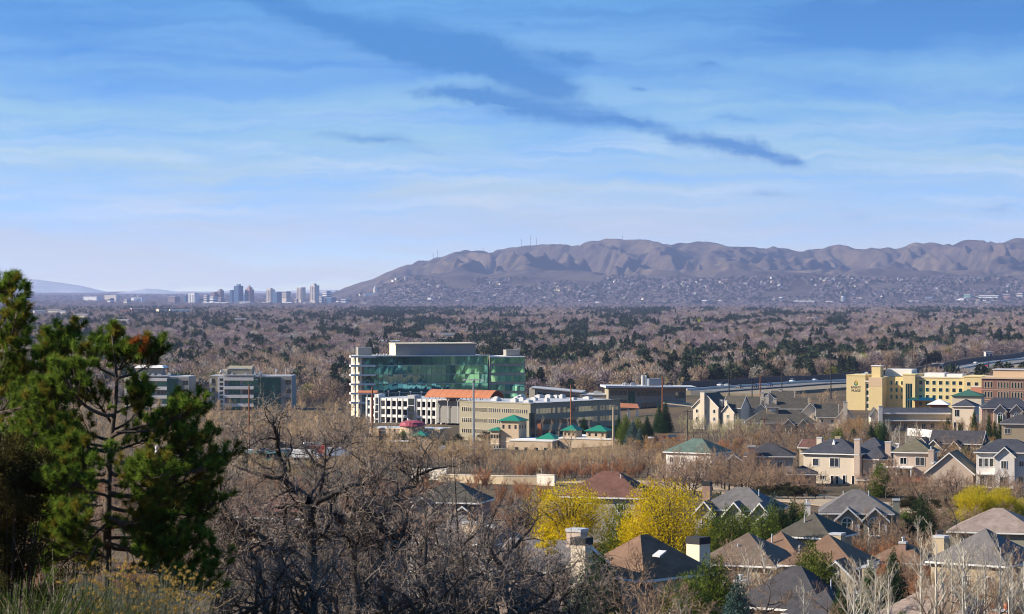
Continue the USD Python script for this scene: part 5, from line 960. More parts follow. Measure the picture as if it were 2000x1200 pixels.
h = House('grey_roof_house', 'house with broad grey-brown roof slope behind white birches and the black-capped chimney', 1452, 1100, 345, 6.2, -0.42)
b = h.vol(-4.5, 5.5, -4.5, 5.5, None, 'hip', 3.6, X_tan, S_umber); h.win(b, 'F', [(2, 3.6), (6, 3.6), (9, 3.6)]); h.vents([(0, -2, 8.3)])
h = House('charcoal_roof_house', 'house with large near-black hipped roof at the bottom right of centre', 1556, 1184, 292, 5.8, -0.55)
b = h.vol(-5.2, 5.2, -4.6, 4.6, None, 'hip', 4.0, X_tan, S_char); h.win(b, 'F', [(1.2, 2.8), (4.4, 2.8), (8, 2.8)], 1.5, 1.8); c = h.vol(-7.6, -4.4, -7.6, -2, 4.6, 'gy', 1.9, X_tan, S_char); h.win(c, 'F', [(.9, 3.2)], 1.3, 1.2)
c = h.vol(2.2, 8.2, -6.8, -1, 5.6, 'hip', 2.3, X_tan, S_char); h.win(c, 'F', [(1.6, 2.6), (3.6, 2.6)], 1.3, 1.7); h.chimney(6.6, 1.0, 1.2, 1.2, h.base, 7.4, X_grey, 'white'); h.chimney(-8.8, 2.5, 1.0, 1.3, h.base, 7.6, X_tan, 'white'); h.vents([(-2, -1.5, 8.2), (0.5, 2.5, 8.6), (3.6, 1, 8.2)])
h = House('tile_roof_house', 'house with taupe tiled roof and three orange chimney pots at the bottom right corner', 1838, 1210, 262, 5.6, -0.62)
b = h.vol(-5.0, 5.0, -4.2, 4.2, None, 'tile', 3.1, X_tan, S_taupe); h.vents([(-1.5, -1, 7.9)])
obj('chimney', MB().box(5.3, 7.4, -1, .2, h.base, 6.9), X_brick, h.t); obj('chimney_cap', MB().box(5.2, 7.5, -1.1, .3, 6.91, 7.1), X_cap, h.t); [obj('chimney_pot', MB().cyl(5.7 + k * .68, -.4, 7.11, 7.65, .2, .16, 10), X_pot, h.t) for k in range(3)]
h = House('hip_roof_house', 'house with grey hipped roof and pale tan chimney near the right edge', 1925, 1098, 335, 6.5, -0.62)
b = h.vol(-5, 5, -5, 5, None, 'hip', 3.9, X_tan, S_grey); h.win(b, 'F', [(1, 3.8), (4, 3.8), (7, 3.8)], 1.3, 1.5); h.win(b, 'L', [(2, 3.8), (6, 3.8)], 1.3, 1.5); h.chimney(-6.4, -1.8, 1.6, 1.6, h.base, 9.3, X_tan, 'white', False); h.vents([(-2, -2, 8.9), (-3.4, 0, 8.4)])
h = House('garage_house', 'low house with light brown roof and ochre garage door at the right edge', 1946, 1037, 395, 4.6, -0.30)
b = h.vol(-6.0, 6.4, -5, 6, None, 'hip', 3.0, X_green, S_taupe); h.chimney(-8.0, -4.5, .8, .8, h.base, 4.2, X_brick, 'dark')
m = MB(); b.fb(m, 'F', 1.4, 5.0, h.base, 3.3, -.02, .03); g_ = obj('garage_door', m, X_door, h.t)
for k in range(4): m = MB(); b.fb(m, 'F', 1.45, 4.95, .2 + k * .8, .26 + k * .8, .03, .05); obj('door_groove', m, X_wood, g_)
# arched-window house
h = House('arched_window_house', 'grey tiled house with two white-trimmed arched window gables', 1672, 1001, 428, 4.6, -0.12)
b = h.vol(-5.4, 5.4, -4.4, 5.0, None, 'hip', 3.3, X_green, S_grey)
def arch_window(hh, x, y, z, w, hgt):
    m = MB(); r = w / 2; pts = [(x + r * math.cos(a), z + hgt - r + r * math.sin(a)) for a in np.linspace(0, PI, 9)]
    q = [(x + r, z), *pts, (x - r, z)]; gl = MB().hull([(a, y + e, c) for a, c in q for e in (-.03, .05)])
    for k in range(len(q) - 1): (a0, c0), (a1, c1) = q[k], q[k + 1]; m.tube([(a0, y - .07, c0), (a1, y - .07, c1)], .1, 4)
    m.tube([(x, y - .07, z), (x, y - .07, z + hgt)], .06, 4); m.tube([(x - r, y - .07, z + hgt - r), (x + r, y - .07, z + hgt - r)], .06, 4); m.tube([(x - r, y - .07, z), (x + r, y - .07, z)], .1, 4)
    o = obj('arched_window', m, X_white, hh.t); obj('pane', gl, P_teal[1], o)
for x in (-1.3, 2.9):
    c = h.vol(x - 1.8, x + 1.9, -5.9, -3.6, 3.9, 'gy', 1.7, X_green, S_grey, .4); arch_window(h, x - .15, -5.92, 1.4, 1.7, 2.9)
    m = MB(); c.fb(m, 'F', 2.9, 3.6, 1.5, 3.2, 0, .05); obj('side_window', m, X_white, h.t)
h.chimney(5.7, -2, 1.1, 1.1, h.base, 6.6, X_green, 'white', False); h.chimney(-8.2, 1, 1.0, 1.0, h.base, 5.6, X_pale, 'white'); h.vents([(-2, 0, 7.4), (2, -1, 7.6)])
# brown cluster
h = House('dark_hip_house', 'dark-roofed house with tall white-capped tan chimney below the arched-window house', 1596, 1048, 365, 5.6, -0.5)
b = h.vol(-4.2, 3.4, -4, 4, None, 'hip', 2.9, X_tan, S_dkolive); h.chimney(3.6, -4.6, 1.65, 1.65, h.base, 6.3, X_tan, 'white', False); h.vents([(-1, -2, 8)])
h = House('brown_gable_house', 'brown-roofed house with white-edged gable and domed chimney between red-brown shrubs', 1638, 1106, 330, 5.6, -0.40)
b = h.vol(-6.2, 2.8, -3, 6, None, 'hip', 3.4, X_tan, S_brown); c = h.vol(-.9, 3.7, -6.0, -1, 4.6, 'gy', 2.1, X_tan, S_brown); m = MB(); c.fb(m, 'F', 1.9, 2.7, 4.7, 5.7, 0, .06); obj('gable_vent', m, X_grey, h.t); h.win(c, 'F', [(.8, 2.2), (2.6, 2.2)])
h.chimney(4.3, -5.0, 1.4, 1.4, h.base, 6.0, X_tan, 'white'); h.vents([(-4.5, -1.6, 7.6)])
h = House('rear_brown_house', 'brown roof with single pipe vent left of the bright green conifer', 1530, 1098, 350, 5.2, -0.45)
h.vol(-5, 4, -4, 5, None, 'hip', 3.6, X_tan, S_brown); h.vents([(-1, -1.5, 8.4)])
h = House('shrub_house', 'house lost in red-brown shrubs with only its narrow brick chimney showing', 1762, 1098, 372, 3.6, -0.4)
h.vol(-4, 4, -3, 5, None, 'hip', 2.4, X_tan, S_brown); h.chimney(-.2, -1, .95, .95, 3.6, 6.2, X_brick, 'white')
# row along the trail
h = House('grey_gables_house', 'long grey-roofed house with three white-edged gables right of the yellow trees', 1448, 995, 405, 5.0, -0.35)
b = h.vol(-5.3, 5.4, -4, 4.6, None, 'hip', 3.0, X_grey, S_grey); 
for x in (-4.2, .4, 4.3): c = h.vol(x - 1.5, x + 1.5, -5.4, -2, 4.6, 'gy', 1.7, X_grey, S_grey, .4); h.win(c, 'F', [(1, 3.0)], .9, 1.1)
h.chimney(-6.8, 2.5, 1.2, 1.2, h.base, 8.2, X_brick, 'dark'); h.skylight(-2.2, -1.9, 6.6); h.skylight(-1.0, -1.9, 6.6); h.vents([(3, -1, 7.6)])
h = House('red_brown_house', 'red-brown hipped roof house between the two big yellow trees', 1192, 970, 440, 5.2, -0.30)
b = h.vol(-6.6, 6.2, -4.5, 5.5, None, 'hip', 3.8, X_grey, S_red); h.win(b, 'F', [(1.4, 3), (4, 3), (9, 3)]); h.chimney(5.4, -4.8, 1.2, 1.2, h.base, 6.6, X_brick, 'stone', False); h.vents([(2, -1, 8.4)])
h = House('oak_screen_house', 'dark-roofed house with small white gable seen through the oak twigs', 890, 980, 430, 4.4, -0.25)
b = h.vol(-5.6, 4.6, -4.2, 4.4, None, 'hip', 2.9, X_brick, S_dkolive); c = h.vol(-5.4, -2.4, -5.6, -3, 3.9, 'gy', 1.4, X_rose, S_dkolive, .4); m = MB(); c.fb(m, 'F', 1.2, 1.8, 3.9, 4.5, 0, .05); obj('gable_vent', m, P_dark, h.t); c = h.vol(1.2, 4.4, -6.0, -3, 2.8, 'gy', 1.2, X_brick, S_dkolive, .4)
h = House('white_chimney_house', 'house almost hidden by oak twigs, with white-capped tan chimneys', 905, 1058, 300, 5.0, -0.4)
b = h.vol(-5, 5, -4, 5, None, 'hip', 2.6, X_pale, S_grey); h.chimney(1.2, -3, 1.6, 1.4, 4, 7.2, X_cream, 'white', False); h.chimney(3.6, -2, 1.1, 1.1, 4, 6.8, X_brick, 'white', False); h.win(b, 'F', [(1, 2.6), (4, 2.6), (7, 2.6)])
h = House('pale_oak_house', 'pale stuccoed house far down among the left oak trunks', 560, 1010, 390, 5.2, -0.35)
b = h.vol(-6, 6, -4, 5, None, 'hip', 2.8, X_rose, S_red); h.win(b, 'F', [(1, 2.8), (4, 2.8), (8, 2.8)]); h.win(b, 'L', [(2, 2.8), (5, 2.8)])
# ---- second row, beyond the trail
h = House('green_roof_house', 'white house with grey-green hipped roof behind tall bare brown trees', 1362, 884, 640, 5.6, -0.55)
b = h.vol(-6, 6, -4.5, 5, None, 'hip', 3.0, X_pale, S_green); h.win(b, 'F', [(1, 3.2), (4, 3.2), (8, 3.2)]); h.win(b, 'L', [(1.5, 3.2), (5, 3.2)]); h.skylight(-3, -2, 7.0, 1.0)
h = House('big_chimney_house', 'rose-coloured house with one massive brick chimney and black roof', 1496, 891, 600, 6.0, -0.10)
b = h.vol(-4.4, 6.0, -4, 5, None, 'hip', 2.6, X_rose, S_char); h.win(b, 'F', [(4.4, 3.6), (6.8, 3.6)], 1.3, 1.5); h.chimney(-4.0, -5.0, 1.7, 1.2, h.base, 8.2, X_brick, 'white', False); c = h.vol(5.2, 11.0, -5.5, 0, 2.2, 'hip', 1.6, X_brick, S_char, .5)
c = h.vol(-9.5, -4.6, -3, 4, 4.6, 'gy', 1.6, X_cream, S_grey, .4); h.win(c, 'F', [(.7, 2.4), (3.0, 2.4)], 1.2, 1.4)
h = House('cream_villa', 'cream three-storey villa with blue-black hipped roof and two white-topped chimneys', 1634, 886, 610, 8.0, -0.42)
b = h.vol(-6.4, 6.2, -4.5, 5, None, 'hip', 3.0, X_cream, S_blue)
h.win(b, 'F', [(2.2, 5.4)], 1.4, 1.7, P_win, X_white, 0); h.win(b, 'F', [(6.2, 5.2)], 2.2, 2.1, P_win, X_white, 1); h.win(b, 'F', [(0.6, 1.6)], 2.0, 2.4, P_win, X_white, 1); h.win(b, 'F', [(3.8, 2.3)], 1.3, 1.0, P_dark, X_white, 1); h.win(b, 'F', [(6.4, 1.0), (7.5, 1.0), (9.2, 1.2), (11.3, 1.2)], .8, 2.3, P_dark, X_white, 0); h.win(b, 'R', [(1.5, 4.8), (4.2, 4.8), (6.6, 4.8), (2, 1), (5, 1)], 1.0, 1.7, P_dark)
h.win(b, 'F', [(3.6, -2.2), (7.4, -2.0), (9.6, -2.0)], 1.2, 1.5); m = MB(); b.fb(m, 'F', 5.4, 12.6, .35, .6, 0, .7); obj('balcony', m, X_white, h.t)
h.chimney(-5.2, 1.5, 1.2, 1.1, 8, 11.2, X_cream, 'white', False); h.chimney(5.6, -5.0, 1.3, 1.0, h.base, 11.4, X_rose, 'white', False); c = h.vol(6.4, 11.6, -1, 7, 6.8, 'hip', 2.6, X_cream, S_blue); c = h.vol(6.4, 10.2, -5, -1.2, 2.4, 'hip', 1.3, X_tan, S_blue, .4)
m = MB().hull([(x, y, z) for x in (-.5, .2) for y, z in ((-2, 10.1), (-1, 10.8))] + [(-.15, -1.6, 11.3)]); obj('dormer', m, X_white, h.t)
h = House('blue_grey_roof_house', 'steep blue-grey hipped roof just behind the cream villa', 1706, 884, 660, 6, -0.5); h.vol(-4.6, 4.6, -4, 5, None, 'hip', 3.4, X_cream, S_blue)
h = House('red_roof_cottage', 'small reddish roof with tan chimney peeping left behind the cream villa', 1607, 873, 690, 5, -0.4); h.vol(-5, 5, -4, 4, None, 'gx', 1.6, X_tan, S_red); h.chimney(3.2, 0, 1.4, 1.2, 5, 7.4, X_tan, 'stone', False)
h = House('olive_roof_house', 'two-storey house with olive-brown roof, redwood deck and big grey gable end', 1800, 884, 600, 6.2, -0.33)
b = h.vol(-5.6, 2.6, -3.5, 5, None, 'hip', 2.8, X_rose, S_olive); h.win(b, 'F', [(1.4, 3.7)], 1.5, 1.5, P_dark); h.win(b, 'F', [(4.8, 3.4)], 2.2, 2.0, P_win)
c = h.vol(2.2, 12.4, -6.5, 4, 2.2, 'gy', 4.3, X_rose, S_olive); h.win(c, 'F', [(4.4, -1.2), (6.6, -1.6)], 1.0, 2.0); [h.skylight(3.0 + .0 * k, -5.6 + k * 1.6, 4.0, .7) for k in range(3)]
h.chimney(2.4, -5.2, 1.2, 1.0, h.base, 6.9, X_rose, 'stone'); h.chimney(-9.0, 4, 1.3, 1.2, h.base, 8.0, X_rose, 'white', False); h.chimney(-6.8, 4.5, .9, .9, h.base, 7.6, X_pale, 'stone', False)
d_ = Block(-9.0, 2.0, -6.8, -3.6, h.base, .0); obj('deck', MB().box(-9, 2.0, -6.8, -3.52, .0, .3), X_wood, h.t); m = MB(); d_.fb(m, 'F', 0, 11, 1.15, 1.25, -.1, 0); d_.fb(m, 'F', 0, 11, .3, 1.15, -.08, -.04); obj('deck_railing', m, X_wood, h.t); obj('porch_roof', MB().box(-8.4, -1.0, -6.4, -3.52, 3.0, 3.25), X_white, h.t)
for x in (-8.2, -4.6, -1.4): obj('porch_post', MB().box(x, x + .25, -6.2, -5.95, .31, 2.99), X_white, h.t); obj('deck_post', MB().box(x, x + .25, -6.6, -6.3, h.base, -.01), X_wood, h.t)
h.win(b, 'F', [(.6, .5), (3.2, .5)], 1.8, 1.9, P_dark)
h = House('tan_gables_house', 'tan house with several black-and-tan gables behind the olive-roofed house', 1858, 864, 760, 5.0, -0.38)
b = h.vol(-5.5, 9, -2, 6, None, 'gx', 3.0, X_tan, S_char)
for x, yy, hh_ in ((-7.6, -4, 3.8), (-3.8, -5.5, 3.4), (2.4, -7, 3.2)): c = h.vol(x - 2.3, x + 2.3, yy, yy + 6, hh_, 'gy', 2.3, X_tan, S_char, .45); h.win(c, 'F', [(1.0, 1.6), (2.6, 1.6)], .9, 1.2, P_dark)
arch_window(h, 2.4, -7.03, -.4, 2.2, 2.4); c = h.vol(9.3, 14.5, -4, 5, 3.4, 'gx', 2.0, X_tan, S_olive)
h = House('tan_corner_house', 'tan two-storey house cut off by the right edge above the white townhouse', 1996, 828, 850, 6.6, -0.20)
b = h.vol(-6.2, 7, -5, 5, None, 'hip', 2.6, X_tan, S_char); h.win(b, 'F', [(.9, 3.6), (9, 3.6)], 1.8, 1.8); h.win(b, 'F', [(1.2, -1.4), (3.0, -1.4)], 1.5, 2.6); h.win(b, 'F', [(6.8, -.4)], 1.6, 1.2, P_dark)
h = House('white_townhouse', 'white three-storey townhouse with grey roof at the right edge', 1966, 884, 590, 8.2, -0.28)
b = h.vol(-6.2, 6.5, -3.6, 5, None, 'hip', 2.6, X_pale, S_blue)
c = h.vol(-2.0, 2.2, -5.2, 0, 7.6, 'gy', 1.9, X_pale, S_blue, .4); h.win(c, 'F', [(1.3, 5.0)], 1.3, 1.7); h.win(c, 'F', [(1.0, 1.0)], 1.7, 2.2)
h.win(b, 'F', [(.5, 5.2), (1.7, 5.2), (2.9, 5.2)], .95, 1.9, P_win, X_white, 0); h.win(b, 'F', [(.7, 1.0), (2.3, 1.0)], 1.2, 2.3); h.win(b, 'F', [(9.2, 5.4), (11.2, 5.4)], 1.1, 1.2); h.win(b, 'F', [(9.0, 1.2), (11, 1.2)], 1.2, 2.1)
h.win(b, 'F', [(.7, -2.6), (9, -2.6)], 1.4, 2.0, P_dark); m = MB(); b.fb(m, 'F', 0, 4.0, 3.5, 3.75, 0, 1.0); b.fb(m, 'F', 0, 4.0, -.1, .15, 0, 1.0); b.fb(m, 'F', 8.6, 12.7, -.1, .15, 0, 1.2); obj('balcony', m, X_white, h.t)
# ---- cream house and brown gables below the brick office
h = House('tall_window_house', 'cream house with stacked tall windows and dark hipped roof below the brick office', 1872, 794, 1000, 7.4, -0.35)
b = h.vol(-1.5, 6.5, -4, 6, None, 'hip', 2.4, X_cream, S_blue); h.win(b, 'F', [(.8, 3.8)], 1.8, 2.6, P_dark, X_white, 1); h.win(b, 'F', [(.5, -1.4), (1.9, -1.4), (3.3, -1.4)], 1.0, 3.2, P_dark, X_white, 0)
h = House('slate_gables_house', 'brown-stoned house with slate roof and arched gables at the right edge below the brick office', 1966, 798, 985, 5.4, -0.12)
b = h.vol(-9, 9, -3, 6, None, 'hip', 3.6, X_brick, S_blue)
for x in (-2.6, 3.2): c = h.vol(x - 2.2, x + 2.2, -5.4, -1, 4.6, 'gy', 2.3, X_rose, S_blue, .4); arch_window(h, x, -5.43, .2, 1.8, 3.8)
h = House('long_white_lodge', 'long low white building with black roof in front of the yellow hotel', 1790, 806, 1010, 5.2, -0.05, 'building')
b = h.vol(-13.5, 12, -3, 6, None, 'flat', 1, X_tan, S_char, fascia=False); obj('roof', MB().hull([(-14, -4, 5.32), (12.5, -4, 5.32), (12.5, 6, 5.32), (-14, 6, 5.32), (-14, 1, 7.0), (12.5, 1, 7.0)]), S_blue, h.t); m = MB(); b.fb(m, 'F', -.4, 25.9, 4.75, 5.3, 1.0, 1.12); obj('fascia', m, X_white, h.t); obj('awning', MB().box(-12, 12, -5.2, -3.02, 2.2, 2.6), X_white, h.t)
h.win(b, 'F', [(1.5 + 3.4 * k, -.8) for k in range(7)], 1.6, 2.2, P_dark); c = h.vol(-17.4, -13.8, -4.5, 5, 4.4, 'gy', 2.4, X_cream, S_dkolive, .5); h.win(c, 'F', [(1.2, .8)], 1.2, 1.5, P_win); h.chimney(-14.6, -5.6, 1.5, 1.0, h.base, 7.6, X_pale, 'white', False)

# ---- cream lodges
def lodge(lab, px, py, d, h_, rz, parts, chims=(), wins=()):
    hh = House('cream_lodge', lab, px, py, d, h_, rz, 'lodge')
    for p_ in parts: 
        b = hh.vol(*p_[:4], p_[4], p_[5], p_[6], p_[7] if len(p_) > 7 else X_cream, S_dkolive, .5)
        if p_[5] != 'hip' or h_ > 5:
            n = max(1, int((p_[1] - p_[0]) / 3.2))
            for f in range(int(max(1, p_[4] // 2.9))): hh.win(b, 'F', [((p_[1] - p_[0]) * (k + .5) / n - .55, p_[4] - 2.3 - f * 2.9) for k in range(n)], 1.1, 1.4, P_win if f % 2 else P_dark, X_white, 1)
    for c in chims: hh.chimney(*c, X_cream, 'white', False)
    return hh
lodge('tall cream lodge with steep gable and chimney, leftmost of the cream lodges', 1392, 793, 1030, 8.4, -0.5, [(-5.5, 5.0, -6, 6, 8.2, 'gy', 5.0), (5.02, 12.5, -2, 7, 8.0, 'gx', 4.2), (6.0, 11.0, -5, -1.9, 6.4, 'gy', 2.8)], [(-2.0, -7.1, 1.7, 1.1, -3, 13.6), (4.2, -3.2, 1.2, 1.0, 6, 10.6), (6.3, -3.4, 1.2, 1.0, 6, 10.4)])
lodge('long cream lodge with broad dark roof, second of the cream lodges from the left', 1452, 797, 1035, 6.6, -0.12, [(-8.5, 6.2, -4, 6, 6.4, 'gx', 4.0), (4.4, 9.4, -6, 0, 5.6, 'gy', 2.8)], [(8.4, 0, 1.3, 1.1, 5, 11.2), (6.8, 2, 1.1, 1.0, 5, 10.2)])
lodge('cream lodge with dark roof standing behind the others beside the highway', 1514, 777, 1110, 5.4, -0.1, [(-1.5, 7.5, -4, 5, 5.2, 'gx', 2.8), (-4.6, -.2, -6, 2, 5.0, 'gy', 2.4)], [(1.5, 0, 1.2, 1, 5, 8.8), (-6, 0, 1.3, 1.1, 0, 7.4)])
lodge('wide cream lodge with white-windowed front and gabled right end', 1548, 796, 1035, 6.2, -0.1, [(-6.5, 5.5, -3, 6, 6.0, 'gx', 3.6), (3.2, 10.2, -6, 2, 4.4, 'gy', 3.6), (8.6, 17, -1, 7, 4.2, 'gx', 3.0)], [(-7.4, -2, 1.3, 1.1, 4, 9.4)])
lodge('small cream lodge end with tall chimney, rightmost of the cream lodges', 1642, 812, 1020, 4.4, -0.1, [(-9, -1.2, -2, 6, 4.0, 'gx', 2.6), (-1.18, 4.6, -4, 5, 4.2, 'gy', 3.6)], [(.9, -5.1, 1.5, 1.0, -3, 9.6)])
h = House('clubhouse', 'dark olive-roofed clubhouse with square cupola and two arched dormers among the lodges', 1520, 826, 985, 4.0, -0.06)
b = h.vol(-11.5, 13, -5, 7, None, 'hip', 4.4, X_grey, S_dkolive, .8); c = h.vol(-4.2, 0, -1.2, 2.6, 9.6, 'hip', 1.5, X_tan, S_dkolive, .5, z=5)
m = MB(); c.fb(m, 'F', 1, 3.2, 8.2, 9.2, 0, .05); obj('louvre', m, X_pale, h.t)
for x in (3.4, 8.8): q = h.vol(x - 1.9, x + 1.9, -7.4, -3, 3.6, 'gy', 1.9, X_tan, S_dkolive, .45); arch_window(h, x, -7.43, .6, 2.2, 3.0)
obj('porch_wall', MB().box(-3, 7, -8.4, -7.45, h.base, -.2), X_grey, h.t)

# ---- walls, fences, sheds
def wall_thing(nm, lab, cat, pts, h_, th, m, post=None, cap=None, panel=None):
    """A wall or fence along ground points (px, d); panel length > 0 splits it into single panels with posts."""
    P3 = [G(a, d) for a, d in pts]; t = thing(nm, lab, cat, P3[0]); o = P3[0]
    for a, b in zip(P3, P3[1:]):
        L_ = np.linalg.norm((b - a)[:2]); n = max(1, int(round(L_ / (panel or L_)))); dx, dy = (b - a)[:2] / L_; nx, ny = -dy * th / 2, dx * th / 2
        for k in range(n):
            q0, q1 = a + (b - a) * k / n - o, a + (b - a) * (k + .985) / n - o
            obj('panel', MB().hull([(q[0] + s * nx, q[1] + s * ny, q[2] + z) for q in (q0, q1) for s in (-1, 1) for z in (-1.0, h_)]), m, t)
            if post: obj('post', MB().box(q0[0] - .12, q0[0] + .12, q0[1] - .12, q0[1] + .12, q0[2] - 1, q0[2] + h_ + .15), post, t)
        if cap: obj('cap', MB().hull([(q[0] + s * nx * 1.5, q[1] + s * ny * 1.5, q[2] + z) for q in (a - o, b - o) for s in (-1, 1) for z in (h_ + .003, h_ + .16)]), cap, t)
    return t
wall_thing('white_fence', 'bright white panel fence below the long white lodge', 'fence', [(1773, 960), (1815, 940), (1852, 935)], 2.6, .12, X_white, X_white, None, 3.2)
wall_thing('concrete_wall', 'long pale concrete retaining wall with pilasters left of the yellow trees', 'wall', [(858, 620), (920, 612), (985, 606), (1052, 603)], 1.7, .4, X_tan, X_stone, X_stone, 2.6)
wall_thing('concrete_wall', 'raised pale wall end with sloping top beside the left yellow tree', 'wall', [(1050, 600), (1085, 596)], 2.2, .5, X_stone, None, X_stone)
wall_thing('concrete_wall', 'short pale wall with stepped end behind the oak twigs', 'wall', [(805, 640), (873, 634)], 2.6, .4, X_stone, None, X_pale, 4)
t = thing('rail_fence', 'low grey rail fence along the upper edge of the dirt trail', 'fence', G(1478, 590)); o = G(1478, 590)
pf = [G(a, 592 - (a - 1478) * .28) - o for a in range(1478, 1600, 8)]
for k, q in enumerate(pf):
    obj('post', MB().box(q[0] - .09, q[0] + .09, q[1] - .09, q[1] + .09, q[2] - .5, q[2] + 1.35), O_pipe, t)
    if k: [obj('rail', MB().tube([pf[k - 1] + [0, 0, z], q + [0, 0, z]], .06, 4), O_pipe, t) for z in (.6, 1.2)]
wall_thing('shed', 'long dark green roofed shed low behind the oak twigs on the left', 'shed', [(452, 830), (500, 820), (548, 814)], 2.2, 6, mat('shed_green', (.035, .08, .065)), None, mat('shed_roof_green', (.05, .10, .085)))
for k, (a, d, w, hh_, m, lab) in enumerate([(600, 815, 9, 3.2, X_white, 'white box trailer parked behind the oak twigs, right of the dark green shed'), (628, 850, 7, 3.4, mat('van_red', (.45, .06, .04)), 'red delivery truck parked behind the oak twigs'), (660, 838, 8, 3.0, X_white, 'white delivery truck parked right of the red one behind the oak twigs'), (565, 835, 6, 2.8, X_grey, 'grey delivery truck parked left of the white box trailer'),
                                           (610, 905, 6, 2.6, X_white, 'white delivery van furthest back in the left yard'), (340, 860, 12, 3.0, X_white, 'white trailer behind the right branches of the pine'), (380, 850, 10, 2.8, X_grey, 'grey trailer right of the pine branches')]):
    g = G(a, d); t = thing('delivery_truck' if 'tr' in lab and 'trailer' not in lab else 'trailer', lab, 'truck' if 'trailer' not in lab else 'trailer', g, -.2 + .1 * k)
    obj('box_body', MB().box(-w / 2, w / 2 - 1.9, -1.25, 1.25, .9, hh_), m, t); obj('cab', MB().hull([(w / 2 - 1.85, y, z) for y in (-1.1, 1.1) for z in (.6, 2.2)] + [(w / 2, y, z) for y in (-1.1, 1.1) for z in (.6, 1.3)] + [(w / 2 - .6, y, 2.2) for y in (-1.05, 1.05)]), m, t); obj('windscreen', MB().hull([(w / 2 - .56, y, 2.15) for y in (-1, 1)] + [(w / 2 + .02, y, 1.35) for y in (-1, 1)] + [(w / 2 - .5, y, 2.15) for y in (-1, 1)]+ [(w / 2 + .04, y, 1.3) for y in (-1, 1)]), P_dark, t)
    for x in (-w / 2 + 1.2, w / 2 - 1): [obj('wheel', MB().tube([(x, y - .15, .45), (x, y + .15, .45)], .45, 10), O_black, t) for y in (-1.1, 1.1)]

# ---- the street by the brick end, the dirt trail, yards
def ribbon_road(nm, pts, w, m, dz=.12, kind='structure', lab=None):
    P3 = np.array([G(a, d, dz) for a, d in pts]); s = np.linspace(0, 1, 60); tt = np.linspace(0, 1, len(P3)); c = np.stack([np.interp(s, tt, P3[:, k]) for k in range(2)], 1)
    dv = np.gradient(c, axis=0); dv /= np.linalg.norm(dv, axis=1, keepdims=True); nv = np.stack([-dv[:, 1], dv[:, 0]], 1); l, r_ = c - nv * w / 2, c + nv * w / 2
    zl, zr = ground(l[:, 0], l[:, 1]) + dz, ground(r_[:, 0], r_[:, 1]) + dz
    v = np.concatenate([np.c_[l, zl], np.c_[r_, zr], np.c_[r_, zr - .5], np.c_[l, zl - .5]]); n = len(s); f = []
    for k in range(n - 1): f += [(k, n + k, n + k + 1, k + 1)[::-1], (n + k, 2 * n + k, 2 * n + k + 1, n + k + 1)[::-1], (3 * n + k, k, k + 1, 3 * n + k + 1)[::-1]]
    return structure(nm, (v, np.array(f)), m, kind, label=lab)
M_asph = mat('asphalt_street', (0.085, 0.085, 0.092), var=.12, scale=.3); M_trail = mat('trail_dirt', (0.36, 0.275, 0.18), var=.14, scale=.15); M_park = mat('parking_asphalt', (0.17, 0.17, 0.175), var=.15, scale=.1)
ribbon_road('street', [(1120, 760), (1180, 752), (1215, 758), (1250, 775), (1262, 810)], 11, M_asph); ribbon_road('pavement', [(1120, 772), (1185, 764), (1222, 770), (1262, 790)], 2.2, mat('pavement_concrete', (.42, .41, .39)), .22)
ribbon_road('dirt_trail', [(1130, 622), (1230, 612), (1330, 597), (1450, 578), (1600, 545), (1750, 520), (1900, 508), (2080, 505)], 17, M_trail, .1)
ribbon_road('parking_lot', [(300, 880), (420, 872), (560, 868), (700, 880)], 46, M_park, .1); ribbon_road('parking_lot', [(830, 935), (900, 930), (960, 945)], 40, M_park, .1); ribbon_road('street', [(1225, 905), (1290, 905), (1345, 925)], 9, M_park)
for (a, d, c, lab) in [(1208, 762, 'white', 'white car on the street by the brick hall end'), (1204, 756, 'black', 'black car just left of the white car by the brick hall end'), (1164, 758, 'red', 'red car at the left end of the street by the brick hall')]: copy(CARS[c], 'car', lab, 'car', G(a, d, .14), .2, 1.15)
rc = random.Random(3)
for k in range(16):
    a, d = [(590, 880), (620, 872), (655, 868), (688, 874), (520, 872), (480, 880), (440, 868), (640, 884), (560, 862), (940, 938), (925, 926), (955, 934), (905, 930), (400, 874), (1315, 915), (1298, 908)][k]; c = rc.choice(list(CARS)); c = ['white', 'silver', 'red', 'white', 'grey', 'white', 'black', 'blue', 'silver', 'blue', 'white', 'silver', 'grey', 'white', 'black', 'blue'][k]
    copy(CARS[c], 'parked_car', f'{c} car parked {["in the left yard, left of the red truck", "in the left yard near the red truck", "in the left yard right of the white truck", "at the right end of the left yard", "behind the green shed, right end", "behind the green shed, middle", "behind the green shed, left end", "deep in the left yard", "at the near edge of the left yard", "right of the floodlight pole", "just left of the floodlight pole", "furthest right of the floodlight pole", "furthest left of the floodlight pole", "right of the pine branches", "below the cream lodges, right one", "below the cream lodges, left one"][k]}', 'car', G(a, d, .14), rc.uniform(-.4, .4) + (1.5 if k % 3 == 0 else 0), 1.05, 'parked cars')
for (a, yt, d, lab) in [(529, 893, 860, 'slim grey lamp post beside the green shed'), (463, 868, 900, 'slim grey lamp post in the left yard'), (1247, 838, 980, 'slim lamp post right of the shopping hall')]: pole(a, yt, 0, d, O_pipe, lab, .16, 0, 'lamp post', 'lamp_post')
